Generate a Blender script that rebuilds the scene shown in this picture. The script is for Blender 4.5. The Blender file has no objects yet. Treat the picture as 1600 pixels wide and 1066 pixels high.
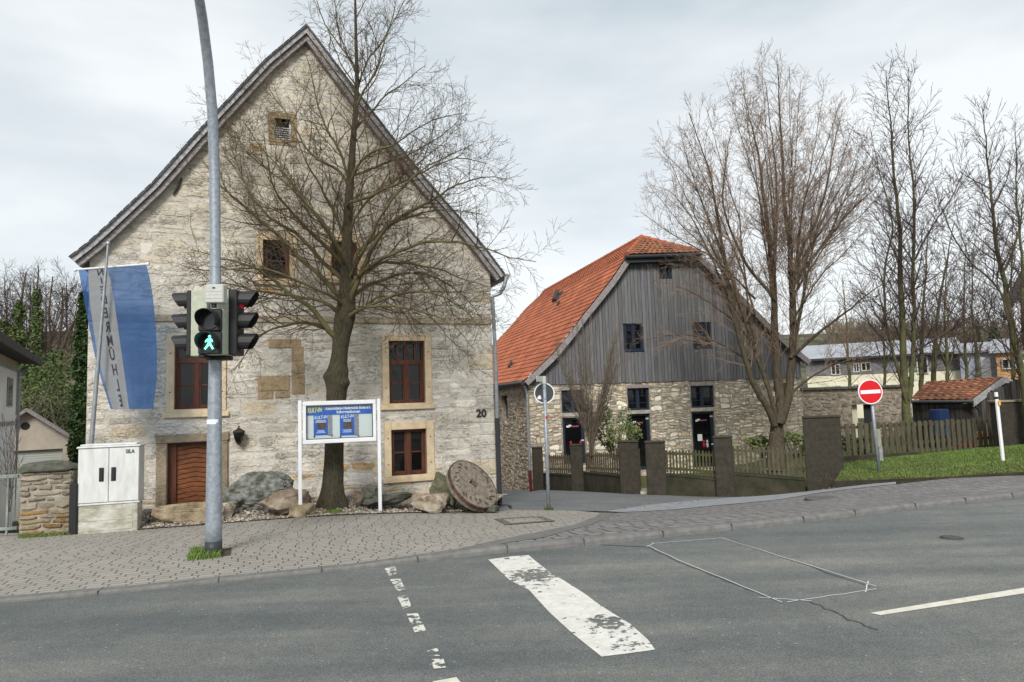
import bpy, bmesh, math, random
import numpy as np
from mathutils import Vector, Matrix, noise
from mathutils.geometry import tessellate_polygon, delaunay_2d_cdt
R = math.radians
random.seed(7)
scene = bpy.context.scene
COL = scene.collection

# ---------------------------------------------------------------- camera
CAM = Vector((0, 0, 1.65)); FPX = 1070.0
pitch = math.atan(95.0/1070); roll = math.atan(0.033)
fwd = Vector((0, math.cos(pitch), math.sin(pitch)))
r0 = Vector((1, 0, 0)); u0 = Vector((0, -math.sin(pitch), math.cos(pitch)))
cr = r0*math.cos(roll) - u0*math.sin(roll); cu = u0*math.cos(roll) + r0*math.sin(roll)
cd = bpy.data.cameras.new('camera'); cam = bpy.data.objects.new('camera', cd); COL.objects.link(cam)
cd.sensor_width = 36; cd.lens = 36*FPX/1600; cd.clip_start = 0.05; cd.clip_end = 3000
m = Matrix((cr, cu, -fwd)).transposed().to_4x4(); m.translation = CAM; cam.matrix_world = m
scene.camera = cam
# ---------------------------------------------------------------- light
SUN_EL, SUN_AZ = R(36), R(186)     # azimuth clockwise from +Y
w = bpy.data.worlds.new('World'); scene.world = w; w.use_nodes = True
nt = w.node_tree; nt.nodes.clear(); N = nt.nodes; L = nt.links
out = N.new('ShaderNodeOutputWorld'); bg = N.new('ShaderNodeBackground'); bg.inputs[1].default_value = 0.12
sky = N.new('ShaderNodeTexSky'); sky.sky_type = 'NISHITA'; sky.sun_disc = False
sky.sun_elevation = SUN_EL; sky.sun_rotation = SUN_AZ
tc = N.new('ShaderNodeTexCoord'); mp = N.new('ShaderNodeMapping'); mp.inputs['Scale'].default_value = (1, 1, 3.2)
nz = N.new('ShaderNodeTexNoise'); nz.inputs['Scale'].default_value = 1.5; nz.inputs['Detail'].default_value = 5; nz.inputs['Roughness'].default_value = 0.5
cr1 = N.new('ShaderNodeValToRGB')
cr1.color_ramp.elements[0].position = 0.36; cr1.color_ramp.elements[0].color = (4.1, 4.65, 5.0, 1)
cr1.color_ramp.elements[1].position = 0.62; cr1.color_ramp.elements[1].color = (6.75, 6.95, 7.0, 1)
mix = N.new('ShaderNodeMix'); mix.data_type = 'RGBA'; mix.inputs[0].default_value = 0.9
L.new(tc.outputs['Generated'], mp.inputs[0]); L.new(mp.outputs[0], nz.inputs['Vector']); L.new(nz.outputs[0], cr1.inputs[0])
L.new(sky.outputs[0], mix.inputs[6]); L.new(cr1.outputs[0], mix.inputs[7]); L.new(mix.outputs[2], bg.inputs[0]); L.new(bg.outputs[0], out.inputs[0])
sd = bpy.data.lights.new('sun', 'SUN'); sd.energy = 2.7; sd.angle = R(18); sd.color = (1, 0.975, 0.94)
so = bpy.data.objects.new('sun', sd); COL.objects.link(so)
sv = Vector((math.sin(SUN_AZ)*math.cos(SUN_EL), math.cos(SUN_AZ)*math.cos(SUN_EL), math.sin(SUN_EL)))
so.rotation_euler = sv.to_track_quat('Z', 'Y').to_euler(); so.location = (0, -5, 20)
scene.view_settings.view_transform = 'Standard'; scene.view_settings.look = 'None'
scene.view_settings.exposure = 0.32; scene.view_settings.gamma = 1.0
scene.render.engine = 'CYCLES'
scene.cycles.max_bounces = 5; scene.cycles.transparent_max_bounces = 12

# ---------------------------------------------------------------- pixel helpers
def ray(px, py): return (fwd*FPX + cr*(px-800) - cu*(py-533))
def P(px, py, Y):
    d = ray(px, py); return CAM + d*(Y/d.y)
def onz(px, py, z):
    d = ray(px, py); return CAM + d*((z-CAM.z)/d.z)
def pxm(Y): return FPX/Y

# ---------------------------------------------------------------- tagging
def tag(o, label=None, cat=None, group=None, kind=None):
    if label: o['label'] = label
    if cat: o['category'] = cat
    if group: o['group'] = group
    if kind: o['kind'] = kind
    return o
def empty(name, loc, label, cat, group=None):
    o = bpy.data.objects.new(name, None); COL.objects.link(o); o.location = loc; o.empty_display_size = 0.2
    return tag(o, label, cat, group)

class MB:
    """mesh builder in world coordinates"""
    def __init__(s): s.v = []; s.f = []; s.mi = []; s.c = []; s.uv = None
    def add(s, vs, fs, mi=0, col=(1, 1, 1)):
        b = len(s.v); s.v += [tuple(x) for x in vs]
        for f in fs: s.f.append([i+b for i in f]); s.mi.append(mi)
        s.c += [col]*len(vs)
    def box(s, O, a, b, c, mi=0, col=(1, 1, 1)):
        O, a, b, c = map(Vector, (O, a, b, c))
        v = [O, O+a, O+a+b, O+b, O+c, O+a+c, O+a+b+c, O+b+c]
        f = [(0, 3, 2, 1), (4, 5, 6, 7), (0, 1, 5, 4), (1, 2, 6, 5), (2, 3, 7, 6), (3, 0, 4, 7)]
        if a.cross(b).dot(c) < 0: f = [q[::-1] for q in f]
        s.add(v, f, mi, col)
    def bevbox(s, O, a, b, c, r=0.01, mi=0, col=(1, 1, 1)):
        """box whose 8 corners are chamfered along all edges"""
        O, a, b, c = map(Vector, (O, a, b, c)); la, lb, lc = a.length, b.length, c.length
        bm = bmesh.new(); bmesh.ops.create_cube(bm, size=1)
        for q in bm.verts: q.co = Vector(((q.co.x+.5)*la, (q.co.y+.5)*lb, (q.co.z+.5)*lc))
        bmesh.ops.bevel(bm, geom=bm.edges[:], offset=min(r, la*.4, lb*.4, lc*.4), segments=1, affect='EDGES')
        ea, eb, ec = a/la, b/lb, c/lc
        flip = ea.cross(eb).dot(ec) < 0
        bm.verts.index_update()
        vs = [O+ea*q.co.x+eb*q.co.y+ec*q.co.z for q in bm.verts]
        fs = [[q.index for q in f.verts] for f in bm.faces]
        if flip: fs = [f[::-1] for f in fs]
        s.add(vs, fs, mi, col); bm.free()
    def tube(s, pts, rad, n=10, mi=0, cap=True, col=(1, 1, 1)):
        pts = [Vector(p) for p in pts]
        if not hasattr(rad, '__len__'): rad = [rad]*len(pts)
        t0 = (pts[1]-pts[0]).normalized(); ref = Vector((0, 0, 1)) if abs(t0.z) < .9 else Vector((1, 0, 0))
        vs = []; 
        for i, p in enumerate(pts):
            t = (pts[min(i+1, len(pts)-1)]-pts[max(i-1, 0)]).normalized()
            x = t.cross(ref).normalized(); y = t.cross(x)
            for k in range(n):
                a = 2*math.pi*k/n; vs.append(p+(x*math.cos(a)+y*math.sin(a))*rad[i])
        fs = []
        for i in range(len(pts)-1):
            for k in range(n): fs.append((i*n+k, (i+1)*n+k, (i+1)*n+(k+1) % n, i*n+(k+1) % n))
        if cap: fs.append(tuple(range(n))); fs.append(tuple(range((len(pts)-1)*n, len(pts)*n))[::-1])
        s.add(vs, fs, mi, col)
    def disc(s, c, nrm, r, th, n=24, mi=0, up=Vector((0, 0, 1))):
        nrm = Vector(nrm).normalized(); s.tube([Vector(c), Vector(c)+nrm*th], r, n, mi)
    def prism(s, poly, ext, mi=0, col=(1, 1, 1)):
        """poly: list of 3D points, ext: extrusion vector"""
        n = len(poly); poly = [Vector(p) for p in poly]; ext = Vector(ext)
        tri = tessellate_polygon([poly])
        nv = Vector((0, 0, 0))
        for i in range(n): nv += poly[i].cross(poly[(i+1) % n])
        if nv.dot(ext) > 0: poly = poly[::-1]; tri = tessellate_polygon([poly])
        vs = poly+[p+ext for p in poly]
        fs = [tuple(range(n)), tuple(range(2*n-1, n-1, -1))] + [((i+1) % n, i, n+i, n+(i+1) % n) for i in range(n)]
        s.add(vs, fs, mi, col)
    def build(s, name, mats, parent=None, smooth=False, color=False):
        me = bpy.data.meshes.new(name); me.from_pydata(s.v, [], s.f)
        if not isinstance(mats, (list, tuple)): mats = [mats]
        for q in mats: me.materials.append(q)
        if len(mats) > 1: me.polygons.foreach_set('material_index', s.mi)
        if smooth: me.polygons.foreach_set('use_smooth', [True]*len(me.polygons))
        if color:
            ca = me.color_attributes.new('Col', 'FLOAT_COLOR', 'POINT')
            ca.data.foreach_set('color', np.hstack([np.array(s.c, float), np.ones((len(s.c), 1))]).ravel())
        me.update()
        o = bpy.data.objects.new(name, me); COL.objects.link(o)
        if parent is not None:
            o.parent = parent
            mw = parent_world(parent); me.transform(mw.inverted())
        return o
def parent_world(o):
    mt = Matrix.Translation(o.location) @ o.rotation_euler.to_matrix().to_4x4()
    return mt if o.parent is None else parent_world(o.parent) @ mt
def origin_to(o, loc):
    """put a top-level mesh's origin at its base"""
    loc = Vector(loc); o.data.transform(Matrix.Translation(-loc)); o.location = loc; return o

# ---------------------------------------------------------------- materials
def mat(name, base, rough=0.8, noise_scale=None, var=0.15, bump=0.0, bscale=None, col2=None, spec=0.3, metal=0.0, attr=False,
        stretch=(1, 1, 1), emit=None, detail=6, lo=.35, hi=.65):
    mt = bpy.data.materials.new(name); mt.use_nodes = True; n = mt.node_tree.nodes; l = mt.node_tree.links
    b = n['Principled BSDF']; b.inputs['Roughness'].default_value = rough; b.inputs['Specular IOR Level'].default_value = spec
    b.inputs['Metallic'].default_value = metal; b.inputs['Base Color'].default_value = (*base, 1)
    if emit: b.inputs['Emission Color'].default_value = (*emit[:3], 1); b.inputs['Emission Strength'].default_value = emit[3]
    src = None
    if noise_scale or bump:
        g = n.new('ShaderNodeNewGeometry'); mp = n.new('ShaderNodeMapping'); mp.inputs['Scale'].default_value = stretch
        l.new(g.outputs['Position'], mp.inputs[0])
    if noise_scale:
        t = n.new('ShaderNodeTexNoise'); t.inputs['Scale'].default_value = noise_scale; t.inputs['Detail'].default_value = detail
        t.inputs['Roughness'].default_value = .65
        l.new(mp.outputs[0], t.inputs['Vector'])
        rp = n.new('ShaderNodeValToRGB'); c2 = col2 if col2 else tuple(x*(1-2*var) for x in base)
        rp.color_ramp.elements[0].position = lo; rp.color_ramp.elements[1].position = hi
        rp.color_ramp.elements[0].color = (*c2, 1); rp.color_ramp.elements[1].color = (*(base if col2 else tuple(min(1, x*(1+var)) for x in base)), 1)
        l.new(t.outputs[0], rp.inputs[0]); src = rp.outputs[0]
    if attr:
        a = n.new('ShaderNodeAttribute'); a.attribute_name = 'Col'
        if src:
            mx = n.new('ShaderNodeMix'); mx.data_type = 'RGBA'; mx.blend_type = 'MULTIPLY'; mx.inputs[0].default_value = 1
            l.new(src, mx.inputs[6]); l.new(a.outputs[0], mx.inputs[7]); src = mx.outputs[2]
        else: src = a.outputs[0]
    if src: l.new(src, b.inputs['Base Color'])
    if bump:
        t2 = n.new('ShaderNodeTexNoise'); t2.inputs['Scale'].default_value = bscale or (noise_scale*3 if noise_scale else 20); t2.inputs['Detail'].default_value = 8
        t2.inputs['Roughness'].default_value = .7
        l.new(mp.outputs[0], t2.inputs['Vector'])
        bp = n.new('ShaderNodeBump'); bp.inputs['Strength'].default_value = 1.0; bp.inputs['Distance'].default_value = bump
        l.new(t2.outputs[0], bp.inputs['Height']); l.new(bp.outputs[0], b.inputs['Normal'])
    return mt
class NG:
    """small node helper"""
    def __init__(s, mt): s.n = mt.node_tree.nodes; s.l = mt.node_tree.links
    def put(s, i, v):
        if hasattr(v, 'is_output') or isinstance(v, bpy.types.NodeSocket): s.l.new(v, i)
        else: i.default_value = v
    def math(s, op, a, b=0.0, c=0.0):
        q = s.n.new('ShaderNodeMath'); q.operation = op; s.put(q.inputs[0], a); s.put(q.inputs[1], b)
        if len(q.inputs) > 2: s.put(q.inputs[2], c)
        return q.outputs[0]
    def mix(s, f, a, b, mode='MIX'):
        q = s.n.new('ShaderNodeMix'); q.data_type = 'RGBA'; q.blend_type = mode; s.put(q.inputs[0], f)
        s.put(q.inputs[6], a if not isinstance(a, tuple) else (*a, 1)); s.put(q.inputs[7], b if not isinstance(b, tuple) else (*b, 1)); return q.outputs[2]
    def noise(s, vec, sc, det=5, ro=.6):
        q = s.n.new('ShaderNodeTexNoise'); q.inputs['Scale'].default_value = sc; q.inputs['Detail'].default_value = det; q.inputs['Roughness'].default_value = ro
        if vec: s.l.new(vec, q.inputs['Vector'])
        return q.outputs[0]
    def ramp(s, f, pts):
        q = s.n.new('ShaderNodeValToRGB'); e = q.color_ramp.elements
        e[0].position, e[0].color = pts[0][0], (*pts[0][1], 1); e[1].position, e[1].color = pts[-1][0], (*pts[-1][1], 1)
        for p, c in pts[1:-1]: k = e.new(p); k.color = (*c, 1)
        s.l.new(f, q.inputs[0]); return q.outputs[0]
    def bump(s, h, d, st=1.0):
        q = s.n.new('ShaderNodeBump'); q.inputs['Distance'].default_value = d; q.inputs['Strength'].default_value = st; s.l.new(h, q.inputs['Height']); return q.outputs[0]
    def pos(s, rot=0, scale=(1, 1, 1)):
        g = s.n.new('ShaderNodeNewGeometry'); mp = s.n.new('ShaderNodeMapping'); mp.inputs['Rotation'].default_value = (0, 0, rot); mp.inputs['Scale'].default_value = scale
        s.l.new(g.outputs['Position'], mp.inputs[0]); return mp.outputs[0]
ROAD_T = R(18.0)
def paver_mat(name, W, H, colA, colB, joint, jw_head, jw_bed, wob=0.0, rot=ROAD_T, bumpd=.004, rough=.85, shift=1.0):
    mt = bpy.data.materials.new(name); mt.use_nodes = True; g = NG(mt); b = g.n['Principled BSDF']
    v = g.pos(-rot)
    if wob:
        nn = g.n.new('ShaderNodeTexNoise'); nn.inputs['Scale'].default_value = 5; nn.inputs['Detail'].default_value = 2; g.l.new(v, nn.inputs['Vector'])
        vm = g.n.new('ShaderNodeVectorMath'); vm.operation = 'MULTIPLY_ADD'; g.l.new(nn.outputs['Color'], vm.inputs[0]); vm.inputs[1].default_value = (wob, wob, 0); g.l.new(v, vm.inputs[2]); v = vm.outputs[0]
    sp = g.n.new('ShaderNodeSeparateXYZ'); g.l.new(v, sp.inputs[0]); x, y = sp.outputs[0], sp.outputs[1]
    yr = g.math('DIVIDE', y, H); row = g.math('FLOOR', yr); fy = g.math('FRACT', yr)
    wn = g.n.new('ShaderNodeTexWhiteNoise'); wn.noise_dimensions = '1D'; g.l.new(row, wn.inputs['W'])
    # slow drift of the head joints from row to row, so that they stagger in short runs
    xs = g.math('ADD', g.math('DIVIDE', x, W), g.math('MULTIPLY', wn.outputs[0], shift))
    xs = g.math('ADD', xs, g.math('MULTIPLY', row, 0.5))
    cell = g.math('FLOOR', xs); fx = g.math('FRACT', xs)
    ex = g.math('MULTIPLY', g.math('SUBTRACT', 0.5, g.math('ABSOLUTE', g.math('SUBTRACT', fx, 0.5))), W)
    ey = g.math('MULTIPLY', g.math('SUBTRACT', 0.5, g.math('ABSOLUTE', g.math('SUBTRACT', fy, 0.5))), H)
    wn2 = g.n.new('ShaderNodeTexWhiteNoise'); wn2.noise_dimensions = '2D'
    cb = g.n.new('ShaderNodeCombineXYZ'); g.l.new(cell, cb.inputs[0]); g.l.new(row, cb.inputs[1]); g.l.new(cb.outputs[0], wn2.inputs['Vector'])
    mx_ = g.math('SMOOTH_MIN', g.math('DIVIDE', ex, jw_head), g.math('DIVIDE', ey, jw_bed), .2)
    jm = g.n.new('ShaderNodeMapRange'); g.l.new(mx_, jm.inputs[0]); jm.inputs[1].default_value = .55; jm.inputs[2].default_value = 1.25
    big = g.noise(v, .8, 4); fine = g.noise(v, 60, 4)
    c = g.mix(wn2.outputs[0], colA, colB)
    c = g.mix(g.math('MULTIPLY', g.ramp(big, [(.35, (0, 0, 0)), (.7, (1, 1, 1))]), .35), c, tuple(x*.72 for x in colA))
    c = g.mix(.35, c, g.ramp(fine, [(.3, (.25, .25, .25)), (.7, (1, 1, 1))]), 'MULTIPLY')
    # leaf litter and moss specks
    sp2 = g.ramp(g.noise(v, 9, 8, .8), [(.66, (0, 0, 0)), (.72, (1, 1, 1))])
    c = g.mix(g.math('MULTIPLY', sp2, .35), c, (.13, .11, .07))
    c = g.mix(jm.outputs[0], joint, c)
    g.l.new(c, b.inputs['Base Color']); b.inputs['Roughness'].default_value = rough; b.inputs['Specular IOR Level'].default_value = .25
    h = g.math('ADD', jm.outputs[0], g.math('MULTIPLY', fine, .15))
    g.l.new(g.bump(h, bumpd), b.inputs['Normal']); return mt
def asphalt_mat(name, base, lanes=True):
    mt = bpy.data.materials.new(name); mt.use_nodes = True; g = NG(mt); b = g.n['Principled BSDF']
    v = g.pos(-ROAD_T); fine = g.noise(v, 70, 4, .9); mid = g.noise(v, 16, 6, .75); big = g.noise(v, .7, 7, .7)
    vs = g.pos(-ROAD_T, (.12, 1, 1)); st = g.noise(vs, 1.1, 3)
    c = g.ramp(fine, [(.32, tuple(x*.45 for x in base)), (.5, base), (.68, tuple(x*2.0 for x in base))])
    c = g.mix(.5, c, g.ramp(mid, [(.3, (.6, .6, .6)), (.7, (1.3, 1.3, 1.28))]), 'MULTIPLY')
    c = g.mix(.9, c, g.ramp(big, [(.32, (.76, .79, .80)), (.68, (1.2, 1.17, 1.12))]), 'MULTIPLY')
    if lanes: c = g.mix(1, c, g.ramp(st, [(.35, (.78, .82, .84)), (.5, (1, 1, .99)), (.64, (1.36, 1.3, 1.22))]), 'MULTIPLY')
    vo = g.n.new('ShaderNodeTexVoronoi'); vo.inputs['Scale'].default_value = 9; g.l.new(v, vo.inputs['Vector'])
    sp = g.ramp(vo.outputs['Distance'], [(.06, (1, 1, 1)), (.10, (0, 0, 0))])
    c = g.mix(g.math('MULTIPLY', sp, .6), c, (.38, .38, .36))
    g.l.new(c, b.inputs['Base Color']); b.inputs['Roughness'].default_value = .8; b.inputs['Specular IOR Level'].default_value = .35
    g.l.new(g.bump(g.math('ADD', fine, mid), .004), b.inputs['Normal']); return mt
def paint_mat(name, base, wear, wscale=6, var=1, zones=()):
    mt = bpy.data.materials.new(name); mt.use_nodes = True; g = NG(mt); b = g.n['Principled BSDF']
    v = g.pos(-ROAD_T); n1 = g.noise(v, wscale, 10, .68); n2 = g.noise(v, 1.35, 2)
    k = g.math('ADD', n1, g.math('MULTIPLY', g.math('SUBTRACT', n2, .5), .35*var))
    ge = g.n.new('ShaderNodeNewGeometry')
    for (wx, wy, wr, wa) in zones:
        dn = g.n.new('ShaderNodeVectorMath'); dn.operation = 'DISTANCE'; g.l.new(ge.outputs['Position'], dn.inputs[0]); dn.inputs[1].default_value = (wx, wy, -.03)
        q_ = g.math('DIVIDE', dn.outputs['Value'], wr); k = g.math('SUBTRACT', k, g.math('MULTIPLY', g.math('POWER', 2.718, g.math('MULTIPLY', g.math('MULTIPLY', q_, q_), -1.0)), wa))
    mr = g.n.new('ShaderNodeMapRange'); g.l.new(k, mr.inputs[0]); mr.inputs[1].default_value = wear-.012; mr.inputs[2].default_value = wear+.012
    c = g.ramp(g.noise(v, 14, 6), [(.3, tuple(x*.78 for x in base)), (.65, base)]); g.l.new(c, b.inputs['Base Color'])
    b.inputs['Roughness'].default_value = .7
    g.l.new(mr.outputs[0], b.inputs['Alpha']); return mt
def plank_mat(name, base, w, udir, dark=.35, var=.35, bump=.004):
    """boards running vertically, w metres wide, across direction udir"""
    mt = bpy.data.materials.new(name); mt.use_nodes = True; g = NG(mt); b = g.n['Principled BSDF']
    ge = g.n.new('ShaderNodeNewGeometry'); dt = g.n.new('ShaderNodeVectorMath'); dt.operation = 'DOT_PRODUCT'
    g.l.new(ge.outputs['Position'], dt.inputs[0]); dt.inputs[1].default_value = udir
    xs = g.math('DIVIDE', dt.outputs['Value'], w); cell = g.math('FLOOR', xs)
    wn = g.n.new('ShaderNodeTexWhiteNoise'); wn.noise_dimensions = '1D'; g.l.new(cell, wn.inputs['W'])
    v = g.pos(0, (14, 14, .7)); nz = g.noise(v, 1.6, 6, .7); big = g.noise(g.pos(0, (1, 1, .35)), .9, 4)
    c = g.mix(wn.outputs[0], tuple(x*(1-var) for x in base), tuple(x*(1+var*.8) for x in base))
    c = g.mix(.8, c, g.ramp(nz, [(.3, (.5, .5, .5)), (.7, (1.2, 1.2, 1.2))]), 'MULTIPLY')
    c = g.mix(.7, c, g.ramp(big, [(.35, (.7, .68, .64)), (.65, (1.15, 1.15, 1.15))]), 'MULTIPLY')
    g.l.new(c, b.inputs['Base Color']); b.inputs['Roughness'].default_value = .85; b.inputs['Specular IOR Level'].default_value = .2
    g.l.new(g.bump(nz, bump), b.inputs['Normal']); return mt
def glass_mat(name, base=(.006, .006, .007)):
    mt = mat(name, base, rough=.03, spec=.42); return mt

def rubble_mat(name, tint, rough_k=1.0, pits=.5, stretch=(1, 1, 2.2), attr=True, bumpd=.02, sc=1.0):
    mt = bpy.data.materials.new(name); mt.use_nodes = True; g = NG(mt); b = g.n['Principled BSDF']
    v = g.pos(0, stretch); a = g.n.new('ShaderNodeAttribute'); a.attribute_name = 'Col'
    n1 = g.noise(v, 4.5*sc, 6, .65); n2 = g.noise(v, 17*sc, 8, .72); n3 = g.noise(v, 55*sc, 4, .7)
    wv = g.n.new('ShaderNodeTexNoise'); wv.inputs['Scale'].default_value = 6.5*sc; wv.inputs['Detail'].default_value = 5; wv.inputs['Distortion'].default_value = 1.2; g.l.new(g.pos(0, (1, 1, 3.4)), wv.inputs['Vector'])
    ridge = g.math('ABSOLUTE', g.math('SUBTRACT', wv.outputs[0], .5))
    crack = g.ramp(ridge, [(.0, (1, 1, 1)), (.022, (0, 0, 0))])
    gate = g.ramp(g.noise(g.pos(0), 3.1, 3), [(.48, (0, 0, 0)), (.58, (1, 1, 1))])
    c = g.ramp(n1, [(.34, tuple(x*.80 for x in tint)), (.6, tint)])
    c = g.mix(.85, c, g.ramp(n2, [(.34, (.66, .64, .60)), (.5, (.98, .97, .95)), (.66, (1.12, 1.12, 1.12))]), 'MULTIPLY')
    c = g.mix(g.math('MULTIPLY', g.math('MULTIPLY', crack, gate), pits), c, (.30, .27, .22), 'MULTIPLY')
    big = g.ramp(g.noise(g.pos(0, (1, 1, .6)), .8, 5, .6), [(.35, (.84, .83, .80)), (.62, (1.05, 1.05, 1.05))]); c = g.mix(.8, c, big, 'MULTIPLY')
    if attr: c = g.mix(1.0, c, a.outputs[0], 'MULTIPLY')
    g.l.new(c, b.inputs['Base Color']); b.inputs['Roughness'].default_value = .92; b.inputs['Specular IOR Level'].default_value = .2
    h = g.math('ADD', g.math('ADD', g.math('MULTIPLY', n2, 1.0), g.math('MULTIPLY', n3, .35)), g.math('MULTIPLY', g.math('MULTIPLY', crack, gate), -.5))
    g.l.new(g.bump(h, bumpd), b.inputs['Normal']); return mt
M = {}
M['asphalt'] = asphalt_mat('asphalt', (.131, .137, .133))
M['asphalt_alley'] = asphalt_mat('alley asphalt', (.15, .155, .155), False)
M['tar'] = mat('tar band', (.085, .085, .085), .7, 30, .2, .002, 90)
M['gutter'] = mat('pale concrete', (.27, .275, .285), .85, 5, .12, .002, 60)
M['pavers'] = paver_mat('beige pavers', .2, .1, (.35, .325, .285), (.42, .385, .335), (.085, .078, .066), .007, .0062)
M['cobbles'] = paver_mat('dark pavers', .22, .16, (.225, .213, .205), (.30, .285, .275), (.035, .034, .032), .011, .011, wob=.05, bumpd=.01)
M['kerb'] = mat('kerb stone', (.165, .16, .15), .85, 10, .12, .002, 70)
zz_ = [onz(838, 899, -.03), onz(945, 972, -.03), onz(988, 990, -.03)]
M['paint'] = paint_mat('worn road paint', (.70, .68, .62), .375, 15, 1, [(zz_[0].x, zz_[0].y, .26, .20), (zz_[1].x, zz_[1].y, .17, .18), (zz_[2].x, zz_[2].y, .3, .07)])
M['paint_worn'] = paint_mat('very worn road paint', (.64, .62, .56), .475, 14, .4)
M['paint_new'] = paint_mat('lane paint', (.70, .66, .55), .20, 20, .4)
M['string'] = mat('white repair paint', (.6, .6, .58), .8)
M['mortar'] = rubble_mat('lime mortar', (.66, .62, .55), pits=.35, attr=False, bumpd=.02)
M['stone'] = rubble_mat('pale limestone', (1.24, 1.22, 1.19), pits=.6, bumpd=.028)
M['mortar_barn'] = mat('barn mortar', (.33, .29, .235), .95, 6, .25, .012, 18)
M['stone_barn'] = rubble_mat('barn rubble', (1.22, 1.19, 1.12), pits=.6, bumpd=.02, sc=1.2)
M['sandstone'] = mat('cream sandstone', (.62, .49, .32), .85, 6, .1, .003, 50)
M['brownstone'] = rubble_mat('brown sandstone', (.32, .26, .185), pits=.2, attr=False, bumpd=.012, stretch=(1, 1, 1))
M['ochre'] = rubble_mat('ochre sandstone', (.38, .29, .18), pits=.3, attr=False, bumpd=.015, stretch=(1, 1, 1))
M['band'] = rubble_mat('weathered band course', (.46, .39, .29), pits=.4, attr=False, bumpd=.02, stretch=(1, 1, 1))
M['wood_red'] = mat('red brown stained wood', (.105, .036, .02), .45, 3, .2, .002, 40, stretch=(8, 8, 1))
M['wood_door'] = mat('orange brown door boards', (.20, .068, .024), .5, 3, .2, .003, 30, stretch=(3, 3, 9))
M['glass'] = glass_mat('dark window glass')
M['slate'] = mat('grey slate', (.10, .105, .115), .6, 6, .3, .004, 30)
M['verge_slate'] = mat('weathered pale verge boards', (.40, .395, .39), .85, 5, .25, .004, 40, stretch=(3, 3, 3))
M['verge_wood'] = mat('purple grey verge board', (.30, .27, .265), .85, 6, .3, .004, 30, stretch=(2, 2, 8))
M['zinc'] = mat('zinc', (.33, .35, .37), .45, 8, .12, metal=.6)
M['galv'] = mat('galvanised steel', (.36, .40, .44), .5, 22, .16, metal=.35, col2=(.24, .27, .30), detail=3, spec=.4)
M['black'] = mat('black plastic', (.014, .014, .015), .5, spec=.4)
M['dark'] = mat('dark paint', (.035, .037, .042), .5)
M['cream_plastic'] = mat('cream grey housing', (.43, .45, .35), .55, 15, .08)
M['light_plastic'] = mat('light grey plastic', (.50, .51, .47), .5, 15, .05)
M['green_lamp'] = mat('lit green figure', (.1, .8, .55), .5, emit=(.25, 1, .75, 1.3))
M['red_lamp'] = mat('lit red lens', (.7, .02, .04), .3, emit=(1, .02, .05, .12))
M['lens'] = mat('dark lens', (.02, .022, .024), .15, spec=.6)
M['cabinet'] = mat('off white cabinet', (.66, .67, .66), .5, 3, .06, col2=(.52, .52, .49), stretch=(3, 3, .7))
M['cabinet_base'] = mat('dirty concrete plinth', (.55, .54, .48), .85, 4, .2, .004, 30, col2=(.26, .24, .17), stretch=(1, 1, 2))
M['white'] = mat('white enamel', (.72, .73, .75), .35, 6, .03)
M['board'] = mat('pale board', (.68, .72, .71), .5)
M['blue'] = mat('blue print', (.03, .13, .52), .5, 14, .12)
M['yellow'] = mat('yellow print', (.75, .68, .05), .5)
M['white_print'] = mat('white print', (.75, .78, .82), .5)
M['photo_print'] = mat('dark photo print', (.20, .12, .08), .4, 60, .6, col2=(.02, .015, .015))
M['bark'] = mat('linden bark', (.13, .105, .075), .95, 12, .35, .06, 26, col2=(.055, .055, .028), stretch=(3, 3, 1), spec=.15)
M['twig'] = mat('linden twigs', (.12, .07, .05), .85, 2.5, .3, col2=(.085, .078, .038), spec=.15)
M['limb'] = mat('mossy limbs', (.155, .145, .065), .95, 4, .3, .006, 40, col2=(.10, .082, .05), spec=.15)
M['willow_bark'] = mat('willow bark', (.105, .085, .055), .95, 5, .35, .02, 16, col2=(.05, .04, .028), stretch=(3, 3, 1), spec=.15)
M['willow_twig'] = mat('willow twigs', (.29, .215, .155), .85, 1.5, .25, col2=(.20, .14, .10), spec=.15)
M['alder_bark'] = mat('green stained bark', (.11, .115, .045), .95, 3, .3, .01, 30, col2=(.06, .05, .035), spec=.15)
M['alder_twig'] = mat('alder twigs', (.095, .065, .058), .85, 2, .3, spec=.15)
M['leaf'] = mat('ivy leaves', (.12, .165, .05), .6, .9, .4, col2=(.055, .085, .025), spec=.3)
M['leaf_pale'] = mat('pale evergreen leaves', (.19, .22, .085), .6, 3, .3, col2=(.10, .13, .04))
M['leaf_dark'] = mat('dark ivy leaves', (.06, .105, .028), .55, 1.5, .4, col2=(.018, .035, .01), spec=.35)
M['thicket'] = mat('brown thicket', (.22, .175, .13), .95, .6, .3, col2=(.085, .08, .05))
M['rust'] = mat('rusty iron rim', (.085, .05, .036), .9, 12, .35, .004, 40)
M['millstone'] = mat('millstone', (.29, .235, .175), .95, 14, .35, .03, 26, col2=(.13, .115, .095))
M['flint'] = mat('dark furrows', (.075, .08, .085), .9, 30, .4, .01, 60)
M['rock_grey'] = mat('lichen boulder', (.27, .27, .265), .95, 7, .3, .04, 9, col2=(.075, .08, .055), lo=.40, hi=.66)
M['rock_yellow'] = mat('yellow boulder', (.36, .29, .19), .95, 5, .3, .03, 9, col2=(.14, .11, .065))
M['rock_brown'] = mat('brown sandstone rock', (.34, .28, .21), .95, 4, .3, .03, 10, col2=(.10, .065, .045))
M['rock_moss'] = mat('mossy stone', (.17, .15, .11), .95, 8, .3, .03, 12, col2=(.06, .075, .03))
M['rock_dark'] = mat('dark rock', (.14, .13, .112), .95, 7, .35, .03, 10, col2=(.06, .07, .045))
M['rock_pale'] = mat('pale rock', (.46, .40, .31), .95, 5, .3, .03, 9, col2=(.17, .12, .08))
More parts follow.
